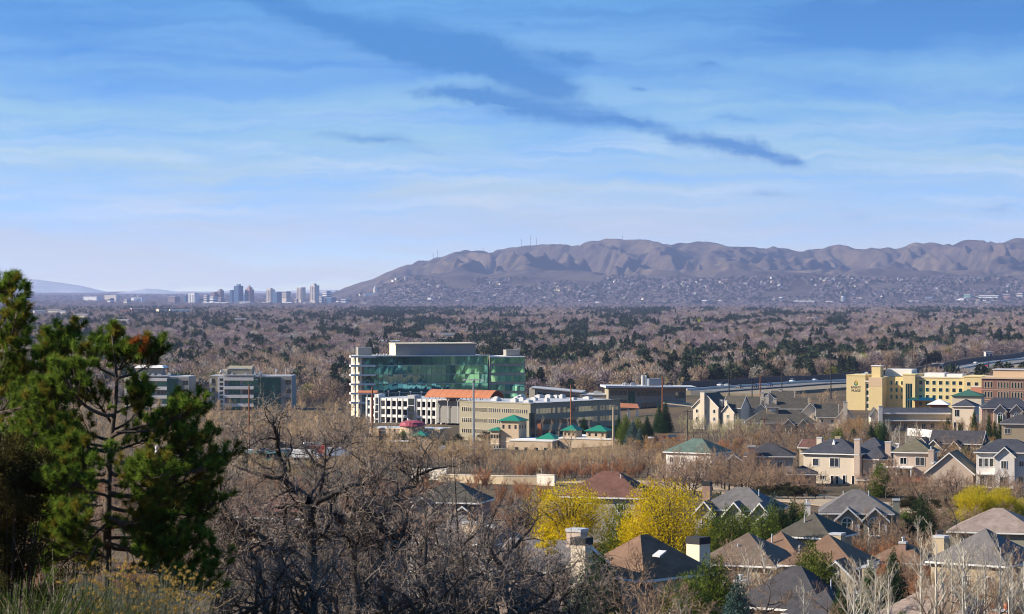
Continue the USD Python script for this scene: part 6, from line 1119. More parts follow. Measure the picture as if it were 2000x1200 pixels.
# ------------------------------------------------------------------ trees and shrubs of the middle distance
def unit(v): return v / (math.sqrt(v[0] * v[0] + v[1] * v[1] + v[2] * v[2]) + 1e-9)
def branching(rng, H, spec, r0, up=0.3, wig=0.25):
    """A bare tree: spec is a list of (children, length ratio, angle, first height fraction) by level. Returns (segments as (points, radii, level))."""
    out = []
    def grow(p, d, L, r, lv):
        n = 4 if lv < 2 else 3; pts = [p]; dd = d
        for k in range(n): dd = unit(dd + rng.normal(size=3) * wig * (0.5 if lv == 0 else 1) / n ** .5 + np.array([0, 0, up / n])); pts.append(pts[-1] + dd * L / n)
        pts = np.array(pts); rad = np.linspace(r, r * (0.35 if lv < len(spec) else 0.15), n + 1); out.append((pts, rad, lv))
        if lv >= len(spec): return
        cnt, ratio, ang, f0 = spec[lv]; cnt = max(1, int(round(cnt * (0.75 + 0.5 * rng.random()))))
        for c in range(cnt):
            t = f0 + (1 - f0) * (c + rng.random()) / cnt; x = t * n; i = min(int(x), n - 1); q = pts[i] + (pts[i + 1] - pts[i]) * (x - i); ax = unit(pts[i + 1] - pts[i])
            s = unit(cr(ax, rng.normal(size=3))); a = ang * (0.7 + 0.6 * rng.random()); grow(q, unit(ax * math.cos(a) + s * math.sin(a)), L * ratio * (0.65 + 0.6 * rng.random()) * (1.1 - .45 * t), np.interp(x, range(n + 1), rad) * .62, lv + 1)
    grow(np.zeros(3), np.array([0, 0, 1.0]), H * .62, r0, 0); return out
def ribbons(segs, wmin, rng):
    """Fine twigs as flat tapering slivers, each turned its own way."""
    V, Fc = [], []; n = 0
    for pts, rad, lv in segs:
        s = unit(cr(pts[-1] - pts[0], rng.normal(size=3))); w = np.maximum(rad, wmin)[:, None] * s * np.linspace(1, .45, len(pts))[:, None]
        v = np.concatenate([pts - w, pts + w]); k = len(pts); V.append(v)
        i = np.arange(k - 1); Fc.append(np.concatenate([np.stack([i, k + i, k + i + 1], 1), np.stack([i, k + i + 1, i + 1], 1)]) + n); n += len(v)
    return np.vstack(V), np.vstack(Fc)
KP = {}
def bare_kind(key, seed, H, spec, r0, bark, twig, thick=2, up=.3, wig=.25, wmin=.012, stems=1, spread=0):
    rng = np.random.default_rng(seed); segs = []
    for s in range(stems):
        g = branching(rng, H * (1 if s == 0 else .7 + .3 * rng.random()), spec, r0, up, wig)
        if stems > 1:
            a = rng.random() * 6.28; tilt = spread * (.4 + .6 * rng.random()); ca, sa, ct, st = math.cos(a), math.sin(a), math.cos(tilt), math.sin(tilt)
            M_ = np.array([[ca * ct, -sa, ca * st], [sa * ct, ca, sa * st], [-st, 0, ct]]); g = [(p @ M_.T + [ca * .25 * stems ** .5 * rng.random(), sa * .25, 0], r, l) for p, r, l in g]
        segs += g
    m = MB(); [m.tube(p if l else np.vstack([p[:1] - [0, 0, .8], p]), r if l else np.r_[r[:1] * 1.15, r], 5 if l == 0 else 4, False) for p, r, l in segs if l < thick]
    rb_ = ribbons([s for s in segs if s[2] >= thick], wmin, rng); KP[key] = [('trunk', m, bark), ('twigs', rb_, twig)]; q = proto('prototype_' + key); obj('trunk', m, bark, q); obj('twigs', rb_, twig, q); return q
def leafy_kind(key, seed, H, trunk_r, bark, leaf, clumps, n, ln, w, up, name='foliage'):
    """Trunk and limbs reaching clumps (x, y, z, rx, rz) of leaf or needle sprays."""
    rng = np.random.default_rng(seed); m = MB().tube([(0, 0, -.8), (0, 0, H * .4), (.1, .05, H * .85)], [trunk_r, trunk_r * .7, trunk_r * .2], 6); V, Fc, k = [], [], 0
    vol = np.array([c[3] * c[3] * c[4] for c in clumps]) ** .67; vol /= vol.sum()
    for c, f in zip(clumps, vol):
        m.tube([(0, 0, max(c[2] - c[4], .1) * .55), (c[0] * .5, c[1] * .5, c[2] - c[4] * .6), (c[0], c[1], c[2])], [trunk_r * .45, trunk_r * .3, trunk_r * .1], 4, False)
        v, fc = slivers(rng, max(20, int(n * f)), c[3], c[4], 0, ln, w, up, .25); v += [c[0], c[1], c[2]]; V.append(v); Fc.append(fc + k); k += len(v)
    q = proto('prototype_' + key); obj('trunk', m, bark, q); obj(name, (np.vstack(V), np.vstack(Fc)), leaf, q); return q
B_oak = mat('bark_dark', (.075, .06, .052), var=.25, scale=3, rnd=.15); B_tan = mat('bark_tan', (.24, .19, .145), var=.2, scale=2, rnd=.15); B_white = mat('bark_white', (.46, .43, .37), var=.18, scale=2.5)
Q_tan = leafmat('twig_tan', (.56, .42, .245), .2, (.44, .31, .18), .1, .2); Q_brown = leafmat('twig_brown', (.26, .18, .125), .22, (.35, .24, .155), .1, .25); Q_pale = leafmat('twig_pale', (.47, .41, .31), .15, None, .1, .15); Q_red = leafmat('twig_red', (.33, .16, .085), .2, (.38, .20, .10), .1, .25)
Q_ochre = leafmat('twig_ochre', (.40, .25, .11), .15, None, .1); Q_olive = leafmat('twig_olive', (.46, .41, .24), .15, None, .15)
N_dark = leafmat('needle_dark', (.022, .05, .018), .25, (.035, .065, .02), .1, .4, 1.2); N_green = leafmat('needle_green', (.075, .115, .016), .2, (.11, .135, .022), .15, .4, 1.2); N_blue = leafmat('needle_blue', (.075, .125, .11), .15, None, .1, .35, 1.2); N_thuja = leafmat('needle_thuja', (.045, .07, .015), .2, None, .1, .4, 1.2)
L_yel = leafmat('blossom_yellow', (.54, .405, .012), .1, None, .3, .32, .4); L_chart = leafmat('leaf_chartreuse', (.52, .42, .02), .12, None, .3, .25, .9); L_hedge = leafmat('leaf_hedge', (.035, .04, .018), .3, (.06, .05, .025), .1)
K = {}
cot = [(9, .62, .75, .22), (7, .55, .6, .2), (7, .5, .6, .15), (6, .55, .6, .1)]
for k in range(3): K[f'cottonwood_{k}'] = bare_kind(f'cottonwood_{k}', 50 + k, 11.5, cot, .24, B_tan, Q_tan, 2, .55, .3, .016)
for k in range(3): K[f'brown_{k}'] = bare_kind(f'brown_{k}', 60 + k, 7.6, [(8, .68, .95, .15), (7, .6, .75, .15), (7, .5, .7, .1), (5, .5, .7, .1)], .17, B_oak, Q_brown, 2, .3, .4, .013)
for k in range(3): K[f'birch_{k}'] = bare_kind(f'birch_{k}', 70 + k, 10.5, [(16, .36, .6, .2), (6, .5, .6, .2), (6, .5, .6, .1)], .12, B_white, Q_pale, 2, .35, .14, .012)
for k in range(2): K[f'red_{k}'] = bare_kind(f'red_{k}', 80 + k, 5.0, [(8, .5, .5, .15), (7, .5, .55, .1), (6, .5, .6, .1)], .05, B_oak, Q_red, 1, .5, .25, .013, 7, .4)
for k in range(2): K[f'ochre_{k}'] = bare_kind(f'ochre_{k}', 90 + k, 8.5, [(9, .62, .8, .2), (7, .55, .7, .15), (7, .5, .6, .1), (5, .55, .6, .1)], .18, B_tan, Q_ochre, 2, .35, .3, .015)
K['olivebare_0'] = bare_kind('olivebare_0', 95, 10.5, cot, .2, B_tan, Q_olive, 2, .5, .3, .016)
K['poplar_0'] = bare_kind('poplar_0', 97, 13, [(18, .26, .4, .12), (7, .5, .4, .15), (6, .5, .5, .1)], .2, B_tan, Q_pale, 2, .5, .15, .014)
rg = np.random.default_rng(3)
def conifer_clumps(H, R_, rows, per, f=.9): return [(R_ * (1 - t) ** f * .62 * math.cos(a), R_ * (1 - t) ** f * .62 * math.sin(a), H * (.12 + .86 * t), R_ * ((1 - t) ** f * .62 + .08), H / rows * 1.05) for r_ in range(rows) for t in [r_ / rows] for a in (np.arange(max(2, int(per * (1 - t) + 1.5))) + rg.random()) * 6.28 / max(2, int(per * (1 - t) + 1.5))]
for k in range(2):
    K[f'spruce_{k}'] = leafy_kind(f'spruce_{k}', 100 + k, 8, .16, B_oak, N_dark, conifer_clumps(8, 2.1, 9, 7), 15000, .27, .085, -.15, 'needles'); K[f'pine_{k}'] = leafy_kind(f'pine_{k}', 110 + k, 7, .18, B_oak, N_green, conifer_clumps(7, 2.6, 7, 8, .6), 20000, .27, .085, .3, 'needles')
K['bluespruce_0'] = leafy_kind('bluespruce_0', 120, 7, .16, B_oak, N_blue, conifer_clumps(7, 2.3, 9, 8), 16000, .26, .085, -.1, 'needles'); K['darkpine_0'] = leafy_kind('darkpine_0', 122, 8, .2, B_oak, N_dark, conifer_clumps(8, 3.0, 8, 8, .65), 20000, .27, .085, .2, 'needles')
K['thuja_0'] = leafy_kind('thuja_0', 124, 6.5, .1, B_oak, N_thuja, conifer_clumps(6.5, .95, 9, 4, .4), 3600, .3, .1, .9, 'needles')
def ball(n, R_, H, seed, lo=.35): r_ = np.random.default_rng(seed); return [(R_ * .68 * math.sqrt(q) * math.cos(a), R_ * .68 * math.sqrt(q) * math.sin(a), H * (lo + (.93 - lo) * z * (1 - .3 * q)), R_ * .33 * s, H * .13 * s) for q, a, z, s in zip(r_.random(n), r_.random(n) * 6.28, r_.random(n) ** .8, .7 + .6 * r_.random(n))]
K['willow_0'] = leafy_kind('willow_0', 130, 9.5, .26, B_oak, L_yel, ball(60, 4.5, 9.5, 1, .25), 30000, .15, .07, .0, 'blossom'); K['willow_1'] = leafy_kind('willow_1', 131, 9.5, .26, B_oak, L_yel, ball(60, 4.6, 9.8, 2, .25), 30000, .15, .07, .0, 'blossom')
K['broom_0'] = leafy_kind('broom_0', 132, 6, .12, B_oak, L_chart, ball(40, 4.0, 6.4, 4, .2), 15000, .36, .045, .8, 'blossom'); K['hedge_0'] = leafy_kind('hedge_0', 134, 2.6, .08, B_oak, L_hedge, ball(16, 2.4, 2.8, 5, .2), 5200, .2, .06, .3, 'foliage'); K['greenbush_0'] = leafy_kind('greenbush_0', 135, 2.6, .08, B_oak, N_green, ball(14, 2.2, 2.6, 6, .2), 5200, .2, .06, .4, 'foliage')
tr = random.Random(21)
NAMES = {'cottonwood': ('cottonwood_tree', 'tree'), 'brown': ('bare_tree', 'tree'), 'birch': ('birch_tree', 'birch'), 'red': ('twiggy_shrub', 'shrub'), 'ochre': ('ochre_tree', 'tree'), 'olivebare': ('bare_tree', 'tree'), 'poplar': ('poplar_tree', 'poplar'), 'spruce': ('spruce_tree', 'spruce'), 'pine': ('pine_tree', 'pine'), 'bluespruce': ('spruce_tree', 'spruce'), 'darkpine': ('pine_tree', 'pine'), 'thuja': ('columnar_evergreen', 'evergreen'), 'willow': ('yellow_tree', 'tree'), 'broom': ('yellow_shrub', 'shrub'), 'hedge': ('evergreen_bush', 'bush'), 'greenbush': ('evergreen_bush', 'bush'), 'rust': ('bare_tree', 'tree')}
def kind_of(f): c = [k for k in K if k.rsplit('_', 1)[0] == f]; return K[tr.choice(c)]
def plant(f, px, d, s, label, group=None, sink=.1, which=None):
    nm, cat = NAMES[f]
    if f == 'brown': nm, cat = ('bare_shrub', 'shrub') if 'shrub' in label else ('yard_tree', 'tree') if 'yard tree' in label else (nm, cat)
    return copy(K[which] if which else kind_of(f), nm, label, cat, G(px, d, -sink), tr.random() * 6.28, s, group, s * tr.uniform(.9, 1.12))
def zone(f, px0, px1, d0, d1, n, s0, s1, label, group):
    for k in range(n):
        for _ in range(9):
            a, d = px0 + (px1 - px0) * (k + tr.random()) / n, tr.uniform(d0, d1)
            if all(math.hypot((a - 1000) / F * d - hx_, d - hy_) > 8.2 for hx_, hy_ in HOMES): plant(f, a, d, tr.uniform(s0, s1), label, group); break
MASS = []
def mass(f, px0, px1, d0, d1, n, s0, s1, *_):
    ks = [k for k in KP if k.rsplit('_', 1)[0] == f]
    for k in range(n): MASS.append((ks[tr.randrange(len(ks))], px0 + (px1 - px0) * (k + tr.random()) / n, tr.uniform(d0, d1), tr.uniform(s0, s1), tr.random() * 6.28))
def top(f, px, ytop, d, label, H=None, which=None):
    """One tree whose top stands at the given height in the picture."""
    g = G(px, d); hh = at(px, ytop, d)[2] - g[2]; b = {'cottonwood': 11.5, 'brown': 7.6, 'birch': 10.5, 'red': 5.0, 'spruce': 8, 'pine': 7.3, 'bluespruce': 7, 'darkpine': 8.2, 'thuja': 6.5, 'willow': 9.5, 'broom': 6.2, 'ochre': 8.5, 'poplar': 13, 'olivebare': 10.5}[f]
    if f == 'willow': return copy(K[which], 'yellow_tree', label, 'tree', G(px, d, -.1), tr.random() * 6.28, 1.42, None, hh / b)
    if f in ('spruce', 'pine', 'darkpine', 'bluespruce', 'thuja', 'broom') and hh / b > 1.25: return copy(K[which] if which else kind_of(f), NAMES[f][0], label, NAMES[f][1], G(px, d, -.1), tr.random() * 6.28, 1.15 + (hh / b - 1.25) * .35, None, hh / b)
    return plant(f, px, d, max(.3, hh / b), label, None, .1, which)
zone('brown', 380, 720, 880, 1000, 24, .9, 1.25, 'dark bare tree among the pale ones behind the left parking yard', 'dark bare trees behind the left yard'); zone('hedge', 380, 960, 760, 1000, 26, .9, 1.5, 'dark bush under the pale trees by the left yard', 'dark bushes by the left yard'); zone('poplar', 400, 720, 880, 1000, 12, .6, .85, 'slim pale tree rising from the belt behind the left yard', 'slim pale trees behind the left yard'); zone('brown', 700, 960, 690, 800, 18, .8, 1.15, 'dark bare tree in the thicket below the restaurant', 'dark bare trees below the restaurant'); zone('cottonwood', 380, 720, 890, 1030, 64, .45, 1.1, 'bare tan tree in the belt behind the left parking yard', 'bare tan trees behind the left yard'); zone('cottonwood', 690, 960, 690, 830, 84, .4, .95, 'bare tan cottonwood in the thicket below the round-towered restaurant', 'bare tan trees below the restaurant')
zone('cottonwood', 950, 1240, 670, 780, 60, .4, .66, 'bare tan tree in the thicket in front of the shopping hall', 'bare tan trees before the shopping hall'); zone('brown', 930, 1240, 650, 740, 30, .6, .9, 'bare brown tree in the thicket in front of the shopping hall', 'bare brown trees before the shopping hall')
zone('cottonwood', 400, 700, 1050, 1250, 54, .4, .95, 'bare tan tree at the foot of the left offices', 'bare tan trees at the left offices'); mass('cottonwood', 0, 420, 700, 960, 60, .7, 1.1, 'bare tan tree down in the hollow behind the pine', 'bare tan trees in the hollow'); mass('brown', 0, 420, 350, 720, 90, .9, 1.4, 'bare brown tree down the slope behind the pine', 'bare brown trees behind the pine'); mass('red', 0, 420, 330, 560, 60, .9, 1.4, 'red-brown shrub down the slope behind the pine', 'red-brown shrubs behind the pine'); mass('cottonwood', 0, 420, 960, 1330, 75, .7, 1.1, 'bare tan tree seen past the pine on the left', 'bare tan trees past the pine')
mass('brown', 560, 700, 1330, 1480, 39, .9, 1.3, 'bare brown scrub tree between the left offices and the glass block', 'bare scrub trees behind the offices'); mass('brown', 240, 420, 1330, 1440, 24, .9, 1.3, 'bare brown tree right behind the leftmost offices', 'bare brown trees behind the leftmost offices')
zone('brown', 1230, 1330, 640, 760, 16, .8, 1.2, 'bare brown tree beside the street bend', 'bare brown trees at the street bend'); zone('ochre', 1235, 1330, 700, 800, 10, .7, 1.0, 'ochre-twigged bare tree behind the street bend', 'ochre bare trees at the street bend'); zone('red', 1255, 1345, 850, 900, 14, .6, .9, 'red-brown shrub along the bank under the office lawn', 'red-brown shrubs on the bank')
zone('olivebare', 1325, 1490, 850, 950, 18, .6, .9, 'pale olive-twigged tree in front of the cream lodges', 'olive-twigged trees before the lodges'); zone('brown', 1430, 1600, 760, 920, 22, .9, 1.3, 'bare brown tree between the clubhouse and the villas', 'bare brown trees below the clubhouse'); zone('red', 1380, 1470, 720, 820, 10, .9, 1.2, 'red-brown shrub above the green-roofed house', 'red-brown shrubs above the green roof')
zone('brown', 1300, 1500, 555, 612, 44, .9, 1.35, 'dark bare tree in the thicket between the trail and the green-roofed house', 'dark bare trees along the trail'); zone('brown', 1480, 1580, 555, 585, 14, .7, 1.0, 'bare shrubby tree below the massive brick chimney', 'bare trees below the brick chimney'); zone('red', 1490, 1570, 565, 590, 9, .6, .9, 'red-brown shrub in front of the massive-chimney house', 'red-brown shrubs by the massive chimney')
zone('hedge', 1490, 1600, 548, 560, 9, .9, 1.2, 'dark evergreen bush behind the rail fence', 'dark bushes behind the rail fence'); zone('brown', 1690, 1760, 545, 585, 12, .8, 1.2, 'bare tree between the cream villa and the redwood deck', 'bare trees beside the villa'); zone('brown', 1770, 1870, 515, 550, 14, .9, 1.2, 'round bare brown tree below the big grey gable end', 'bare trees below the grey gable'); zone('hedge', 1750, 1880, 512, 525, 9, .8, 1.1, 'dark low bush along the trail below the grey gable end', 'dark bushes along the trail')
zone('brown', 1860, 2010, 520, 560, 16, .7, 1.0, 'bare shrub at the foot of the white townhouse', 'bare shrubs below the townhouse'); zone('brown', 1590, 1700, 760, 860, 14, .9, 1.3, 'bare brown tree behind the cream villa', 'bare brown trees behind the villa'); zone('birch', 1725, 1800, 740, 880, 10, .8, 1.1, 'slim pale bare tree below the white panel fence', 'pale bare trees below the white fence')
zone('ochre', 1640, 1700, 840, 930, 8, .8, 1.05, 'ochre bare tree right of the clubhouse', 'ochre trees right of the clubhouse'); zone('brown', 1580, 1720, 940, 1000, 10, .8, 1.1, 'bare tree at the foot of the yellow end wall', 'bare trees under the yellow hotel'); zone('brown', 1780, 1870, 900, 950, 8, .6, .9, 'bare tree above the white panel fence', 'bare trees above the white fence')
zone('ochre', 1830, 2000, 860, 960, 10, .7, 1.0, 'ochre bare tree among the houses below the brick office', 'ochre trees below the brick office'); mass('cottonwood', 1790, 2010, 1330, 1480, 33, .5, .75, 'tan bare tree between the hotel and the highway', 'tan trees by the highway'); mass('cottonwood', 1900, 2040, 1480, 1750, 24, .6, .8, 'tan bare tree on the slope under the highway at the right edge', 'tan trees under the highway')
zone('olivebare', 1480, 1640, 1060, 1180, 12, .4, .6, 'olive-twigged shrubby tree behind the cream lodges', 'olive shrubs behind the lodges'); zone('brown', 1680, 1760, 640, 740, 9, .8, 1.1, 'bare brown tree between the villa roof and the olive roof', 'bare trees between the villa and the olive roof'); zone('brown', 1840, 1910, 640, 720, 8, .8, 1.1, 'bare brown tree behind the big grey gable', 'bare trees behind the grey gable'); zone('cottonwood', 1500, 1640, 1190, 1300, 12, .5, .7, 'tan bare tree between the lodges and the highway', 'tan trees above the lodges'); mass('cottonwood', 1020, 1340, 1330, 1450, 27, .6, .9, 'tan bare tree behind the grey offices', 'tan trees behind the grey offices')
mass('brown', 400, 900, 330, 560, 96, .8, 1.2, 'bare brown tree down the slope behind the oak twigs', 'bare brown trees behind the oaks'); mass('red', 400, 1060, 360, 600, 90, .9, 1.4, 'red-brown shrub down the slope behind the oak twigs', 'red-brown shrubs behind the oaks'); zone('birch', 820, 1000, 330, 420, 7, .8, 1.0, 'white-stemmed bare birch behind the oak twigs', 'birches behind the oaks'); mass('brown', 830, 1080, 240, 400, 44, .7, 1.0, 'bare brown tree in front of the oak-screened houses', 'bare trees before the oak-screened houses')
mass('cottonwood', 400, 800, 560, 680, 39, .5, .8, 'tan bare tree this side of the left yard', 'tan trees this side of the left yard'); zone('greenbush', 440, 640, 640, 800, 8, .8, 1.2, 'small green bush this side of the left yard', 'green bushes by the left yard')
zone('red', 1665, 1840, 290, 400, 60, .75, 1.1, 'red-brown twiggy shrub between the two rows of houses on the right', 'red-brown shrubs between the houses'); zone('brown', 1690, 1850, 300, 410, 14, .6, .9, 'bare brown tree among the red-brown shrubs on the right', 'bare trees among the red-brown shrubs'); zone('brown', 1790, 1860, 440, 480, 5, .7, .9, 'pinkish bare tree right of the arched-window house', 'pinkish bare trees by the arched windows')
zone('brown', 1380, 1560, 300, 345, 12, .6, .9, 'bare brown tree between the brown roofs of the near row', 'bare trees between the near roofs'); zone('greenbush', 1380, 1640, 290, 350, 10, .9, 1.3, 'green bush between the near roofs', 'green bushes between the near roofs'); zone('brown', 1550, 1700, 400, 440, 9, .5, .8, 'bare shrub below the arched windows', 'bare shrubs below the arched windows'); zone('birch', 1650, 1740, 228, 262, 6, .85, 1.05, 'white birch in front of the red-brown shrubs at the bottom', 'birches at the bottom right'); zone('birch', 1800, 2020, 222, 290, 15, .9, 1.25, 'tall white birch in the bottom right corner', 'birches in the bottom right corner'); zone('brown', 1800, 1960, 240, 300, 9, .8, 1.1, 'bare tan-brown tree under the right hipped roof', 'bare trees under the right hipped roof')
zone('birch', 1345, 1450, 268, 300, 6, .6, .8, 'white birch right of the black-capped chimney', 'birches right of the black-capped chimney'); zone('red', 1390, 1500, 270, 330, 9, .6, .9, 'red-brown shrub under the birches in the centre', 'red-brown shrubs under the birches'); zone('brown', 1140, 1240, 250, 330, 9, .7, 1.0, 'bare brown tree between the two big yellow trees', 'bare trees between the yellow trees'); zone('hedge', 1080, 1200, 190, 240, 10, .9, 1.3, 'dark green bush under the twin chimneys', 'dark bushes under the chimneys')
zone('ochre', 1130, 1330, 470, 560, 12, .5, .7, 'ochre shrubby tree along the trail behind the yellow trees', 'ochre trees along the trail'); zone('greenbush', 1760, 1860, 470, 500, 6, .8, 1.1, 'green bush on the lawn right of the arched-window house', 'green bushes on the right lawn')
for a in [('willow', 1112, 922, 330, 'big yellow-blossomed tree left of the red-brown roof', 'willow_0'), ('willow', 1297, 944, 318, 'big yellow-blossomed tree right of the red-brown roof', 'willow_1'),
          ('broom', 1905, 948, 468, 'yellow-green broom-like shrub, left of three near the right edge'), ('broom', 1955, 955, 474, 'yellow-green broom-like shrub, middle of three near the right edge'), ('broom', 1998, 968, 478, 'yellow-green broom-like shrub, right of three at the right edge'),
          ('pine', 1215, 965, 340, 'small green pine between the two big yellow trees'), ('darkpine', 1800, 964, 425, 'dark full pine on the lawn right of the arched-window house'), ('pine', 1584, 1042, 296, 'bright green double-topped conifer in front of the brown roofs', 'pine_0'), ('pine', 1606, 1068, 293, 'lower right half of the bright green conifer', 'pine_1'),
          ('spruce', 1745, 1084, 290, 'slim dark spruce among red-brown shrubs at the bottom right'), ('bluespruce', 1441, 1133, 212, 'blue spruce at the bottom edge in front of the charcoal roof'), ('pine', 1345, 1092, 226, 'green pine beside the black-capped chimney', 'pine_0'), ('pine', 1392, 1086, 240, 'round green pine right of the black-capped chimney', 'pine_1'), ('pine', 1305, 1140, 205, 'yellowish-green pine at the bottom edge left of the blue spruce', 'pine_1'),
          ('spruce', 1178, 1072, 222, 'dark spruce left of the nearest brown roof'), ('pine', 1392, 985, 372, 'green pine left end of the row before the white gables'), ('pine', 1425, 978, 362, 'green pine second in the row before the white gables'), ('pine', 1455, 980, 368, 'green pine in the middle of the row before the white gables'), ('pine', 1492, 980, 360, 'green pine fourth in the row before the white gables'), ('pine', 1518, 982, 372, 'green pine right end of the row before the white gables'),
          ('bluespruce', 1512, 960, 385, 'pale green spruce behind the row of pines'), ('spruce', 1548, 970, 378, 'dark spruce left of the white-capped side chimney'), ('spruce', 1530, 985, 372, 'dark spruce touching the row of pines'), ('spruce', 1645, 1130, 268, 'small dark spruce beside the domed chimney at the bottom'), ('spruce', 1700, 1105, 285, 'small dark spruce under the domed chimney'), ('pine', 1760, 1180, 205, 'green pine top at the very bottom left of the tiled roof'),
          ('brown', 1240, 1020, 200, 'dark bare forked tree in front of the nearest brown roof'), ('brown', 1275, 1082, 190, 'dark bare tree in front of the brown roof, right'), ('brown', 1330, 1090, 215, 'bare tree before the black-capped chimney'), ('birch', 1492, 995, 300, 'lone white birch rising before the row of pines'), ('birch', 1462, 1005, 310, 'thin white birch left of the lone birch'), ('birch', 1310, 1105, 195, 'pale bare birch before the yellowish-green pine'), ('birch', 1330, 1120, 190, 'second pale bare birch before the yellowish-green pine'),
          ('cottonwood', 1115, 822, 830, 'large bare cottonwood in front of the green pyramids'), ('cottonwood', 1190, 880, 800, 'bare cottonwood in front of the brick hall end'), ('poplar', 1058, 792, 965, 'tall slim pale tree at the corner of the olive-tan office'), ('poplar', 1112, 795, 960, 'slim pale tree in front of the shaded office wall, left'), ('poplar', 1092, 806, 948, 'slim pale tree, between the rust pole and the office corner'), ('poplar', 1132, 798, 962, 'slim pale tree in front of the shaded office wall, middle'), ('poplar', 950, 838, 900, 'slim pale tree right of the floodlight pole'), ('cottonwood', 900, 852, 850, 'tall tan tree left of the small green-roofed tower'), ('cottonwood', 745, 856, 800, 'tall tan tree below the left end of the restaurant'), ('cottonwood', 660, 812, 960, 'tall tan tree left of the restaurant'), ('poplar', 620, 800, 1060, 'slim pale tree at the right end of the bronze-tan office'), ('poplar', 560, 790, 1080, 'slim pale tree in front of the dark glass corner'), ('poplar', 450, 800, 1080, 'slim pale tree in front of the white stair strip'), ('cottonwood', 520, 806, 1030, 'tall tan tree in front of the bronze-tan office'), ('poplar', 1152, 800, 955, 'slim pale tree in front of the shaded office wall, right'), ('poplar', 1075, 800, 975, 'slim pale tree next to the office corner'),
          ('olivebare', 1010, 880, 700, 'olive-twigged tree left in front of the shopping hall'), ('spruce', 1208, 810, 905, 'dark conifer, left of a clump beside the olive-tan office'), ('pine', 1222, 806, 900, 'green conifer, tallest of the clump beside the olive-tan office'), ('bluespruce', 1236, 818, 880, 'blue-green conifer in the clump beside the olive-tan office'), ('pine', 1246, 812, 890, 'green conifer at the right of the clump'), ('spruce', 1196, 828, 915, 'small dark conifer at the left foot of the clump'), ('bluespruce', 1250, 838, 850, 'blue spruce in front of the conifer clump'),
          ('spruce', 1264, 806, 960, 'dark conifer below the orange canopy'), ('spruce', 1300, 780, 985, 'tall dark conifer in front of the wide-roofed office, right one'), ('spruce', 1288, 786, 990, 'dark conifer in front of the wide-roofed office, left one'), ('spruce', 1140, 812, 950, 'dark conifer beside the shaded office wall'), ('spruce', 1168, 818, 930, 'dark conifer right along the shaded office wall'), ('pine', 787, 838, 985, 'rounded green conifer by the round-towered restaurant, right one'), ('darkpine', 774, 843, 985, 'dark round conifer by the round-towered restaurant, left one'),
          ('pine', 1637, 836, 760, 'green conifer, left of the pair behind the cream villa'), ('pine', 1612, 850, 740, 'low green conifer behind the cream villa roof'), ('spruce', 1668, 828, 790, 'dark green conifer right of the pair behind the cream villa'), ('pine', 1718, 818, 815, 'full green conifer below the long white lodge, left one'), ('spruce', 1728, 822, 810, 'full green conifer below the long white lodge, right one'), ('spruce', 1702, 822, 800, 'slim conifer left of the two below the long white lodge'),
          ('thuja', 1903, 800, 905, 'tall columnar evergreen beside the tall-window house'), ('thuja', 1932, 806, 870, 'columnar evergreen with loose top, next to the bare trees'), ('thuja', 1955, 812, 880, 'columnar evergreen left of the tan corner house'), ('thuja', 1943, 822, 875, 'short columnar evergreen between two taller ones'), ('thuja', 1876, 828, 880, 'short columnar evergreen right end of the white fence'), ('thuja', 1852, 815, 930, 'thin columnar evergreen behind the white fence'), ('thuja', 1926, 840, 820, 'broad columnar evergreen above the townhouse roof'),
          ('ochre', 1668, 808, 880, 'large ochre willow right of the small lodge end'), ('olivebare', 1690, 815, 880, 'olive-twigged tree beside the large ochre willow'), ('birch', 1745, 830, 700, 'tall white birch left of the olive-roofed house'), ('birch', 1710, 870, 560, 'pale birch in front of the villa, right side'), ('brown', 1610, 905, 548, 'bare forked tree in front of the cream villa'), ('pine', 1720, 905, 556, 'dark green tree between villa and redwood deck'),
          ('poplar', 1930, 775, 930, 'bare poplar in front of the slate-roofed house, left'), ('poplar', 1918, 785, 935, 'bare poplar in front of the slate-roofed house, right'), ('ochre', 1890, 795, 940, 'ochre bare tree beside the tall-window house'), ('pine', 1885, 872, 700, 'small conifer beside the big grey gable')]:
    top(*a[:5], which=a[5] if len(a) > 5 else None)

zone('brown', 1380, 2000, 300, 470, 54, .7, 1.1, 'bare brown yard tree between the roofs on the lower right', 'bare yard trees between the lower right roofs'); zone('greenbush', 1380, 2000, 290, 470, 18, .8, 1.2, 'rounded green yard bush between the roofs on the lower right', 'yard bushes between the lower right roofs'); zone('birch', 1400, 1800, 300, 420, 12, .5, .75, 'slim birch between the roofs on the lower right', 'birches between the lower right roofs')
zone('brown', 1330, 2000, 620, 760, 40, .85, 1.3, 'bare brown yard tree among the villas above the trail', 'bare yard trees among the villas'); zone('red', 820, 1010, 380, 415, 30, 1.2, 1.7, 'red-brown shrub in front of the oak-screened dark roof', 'red-brown shrubs before the oak-screened roof'); zone('pine', 1375, 1545, 352, 385, 9, .75, 1.0, 'full green pine in the row before the white gables', 'pines before the white gables'); zone('ochre', 1400, 1990, 640, 900, 16, .6, .85, 'ochre yard tree among the houses above the trail', 'ochre yard trees above the trail'); zone('hedge', 1340, 2000, 610, 720, 16, .8, 1.1, 'dark yard bush among the villas above the trail', 'dark yard bushes among the villas')
zone('cottonwood', 1000, 1330, 640, 750, 56, .36, .56, 'low tan bare tree between the concrete wall and the shopping hall', 'low tan trees below the shopping hall'); zone('red', 1000, 1260, 625, 700, 24, .8, 1.2, 'red-brown shrub behind the concrete wall', 'red-brown shrubs behind the concrete wall'); zone('brown', 1330, 1660, 930, 990, 22, .6, .9, 'bare shrubby tree in front of the lodges', 'bare shrubs before the lodges'); zone('brown', 1400, 1640, 1100, 1250, 18, .5, .8, 'bare shrub on the slope behind the lodges', 'bare shrubs behind the lodges'); 
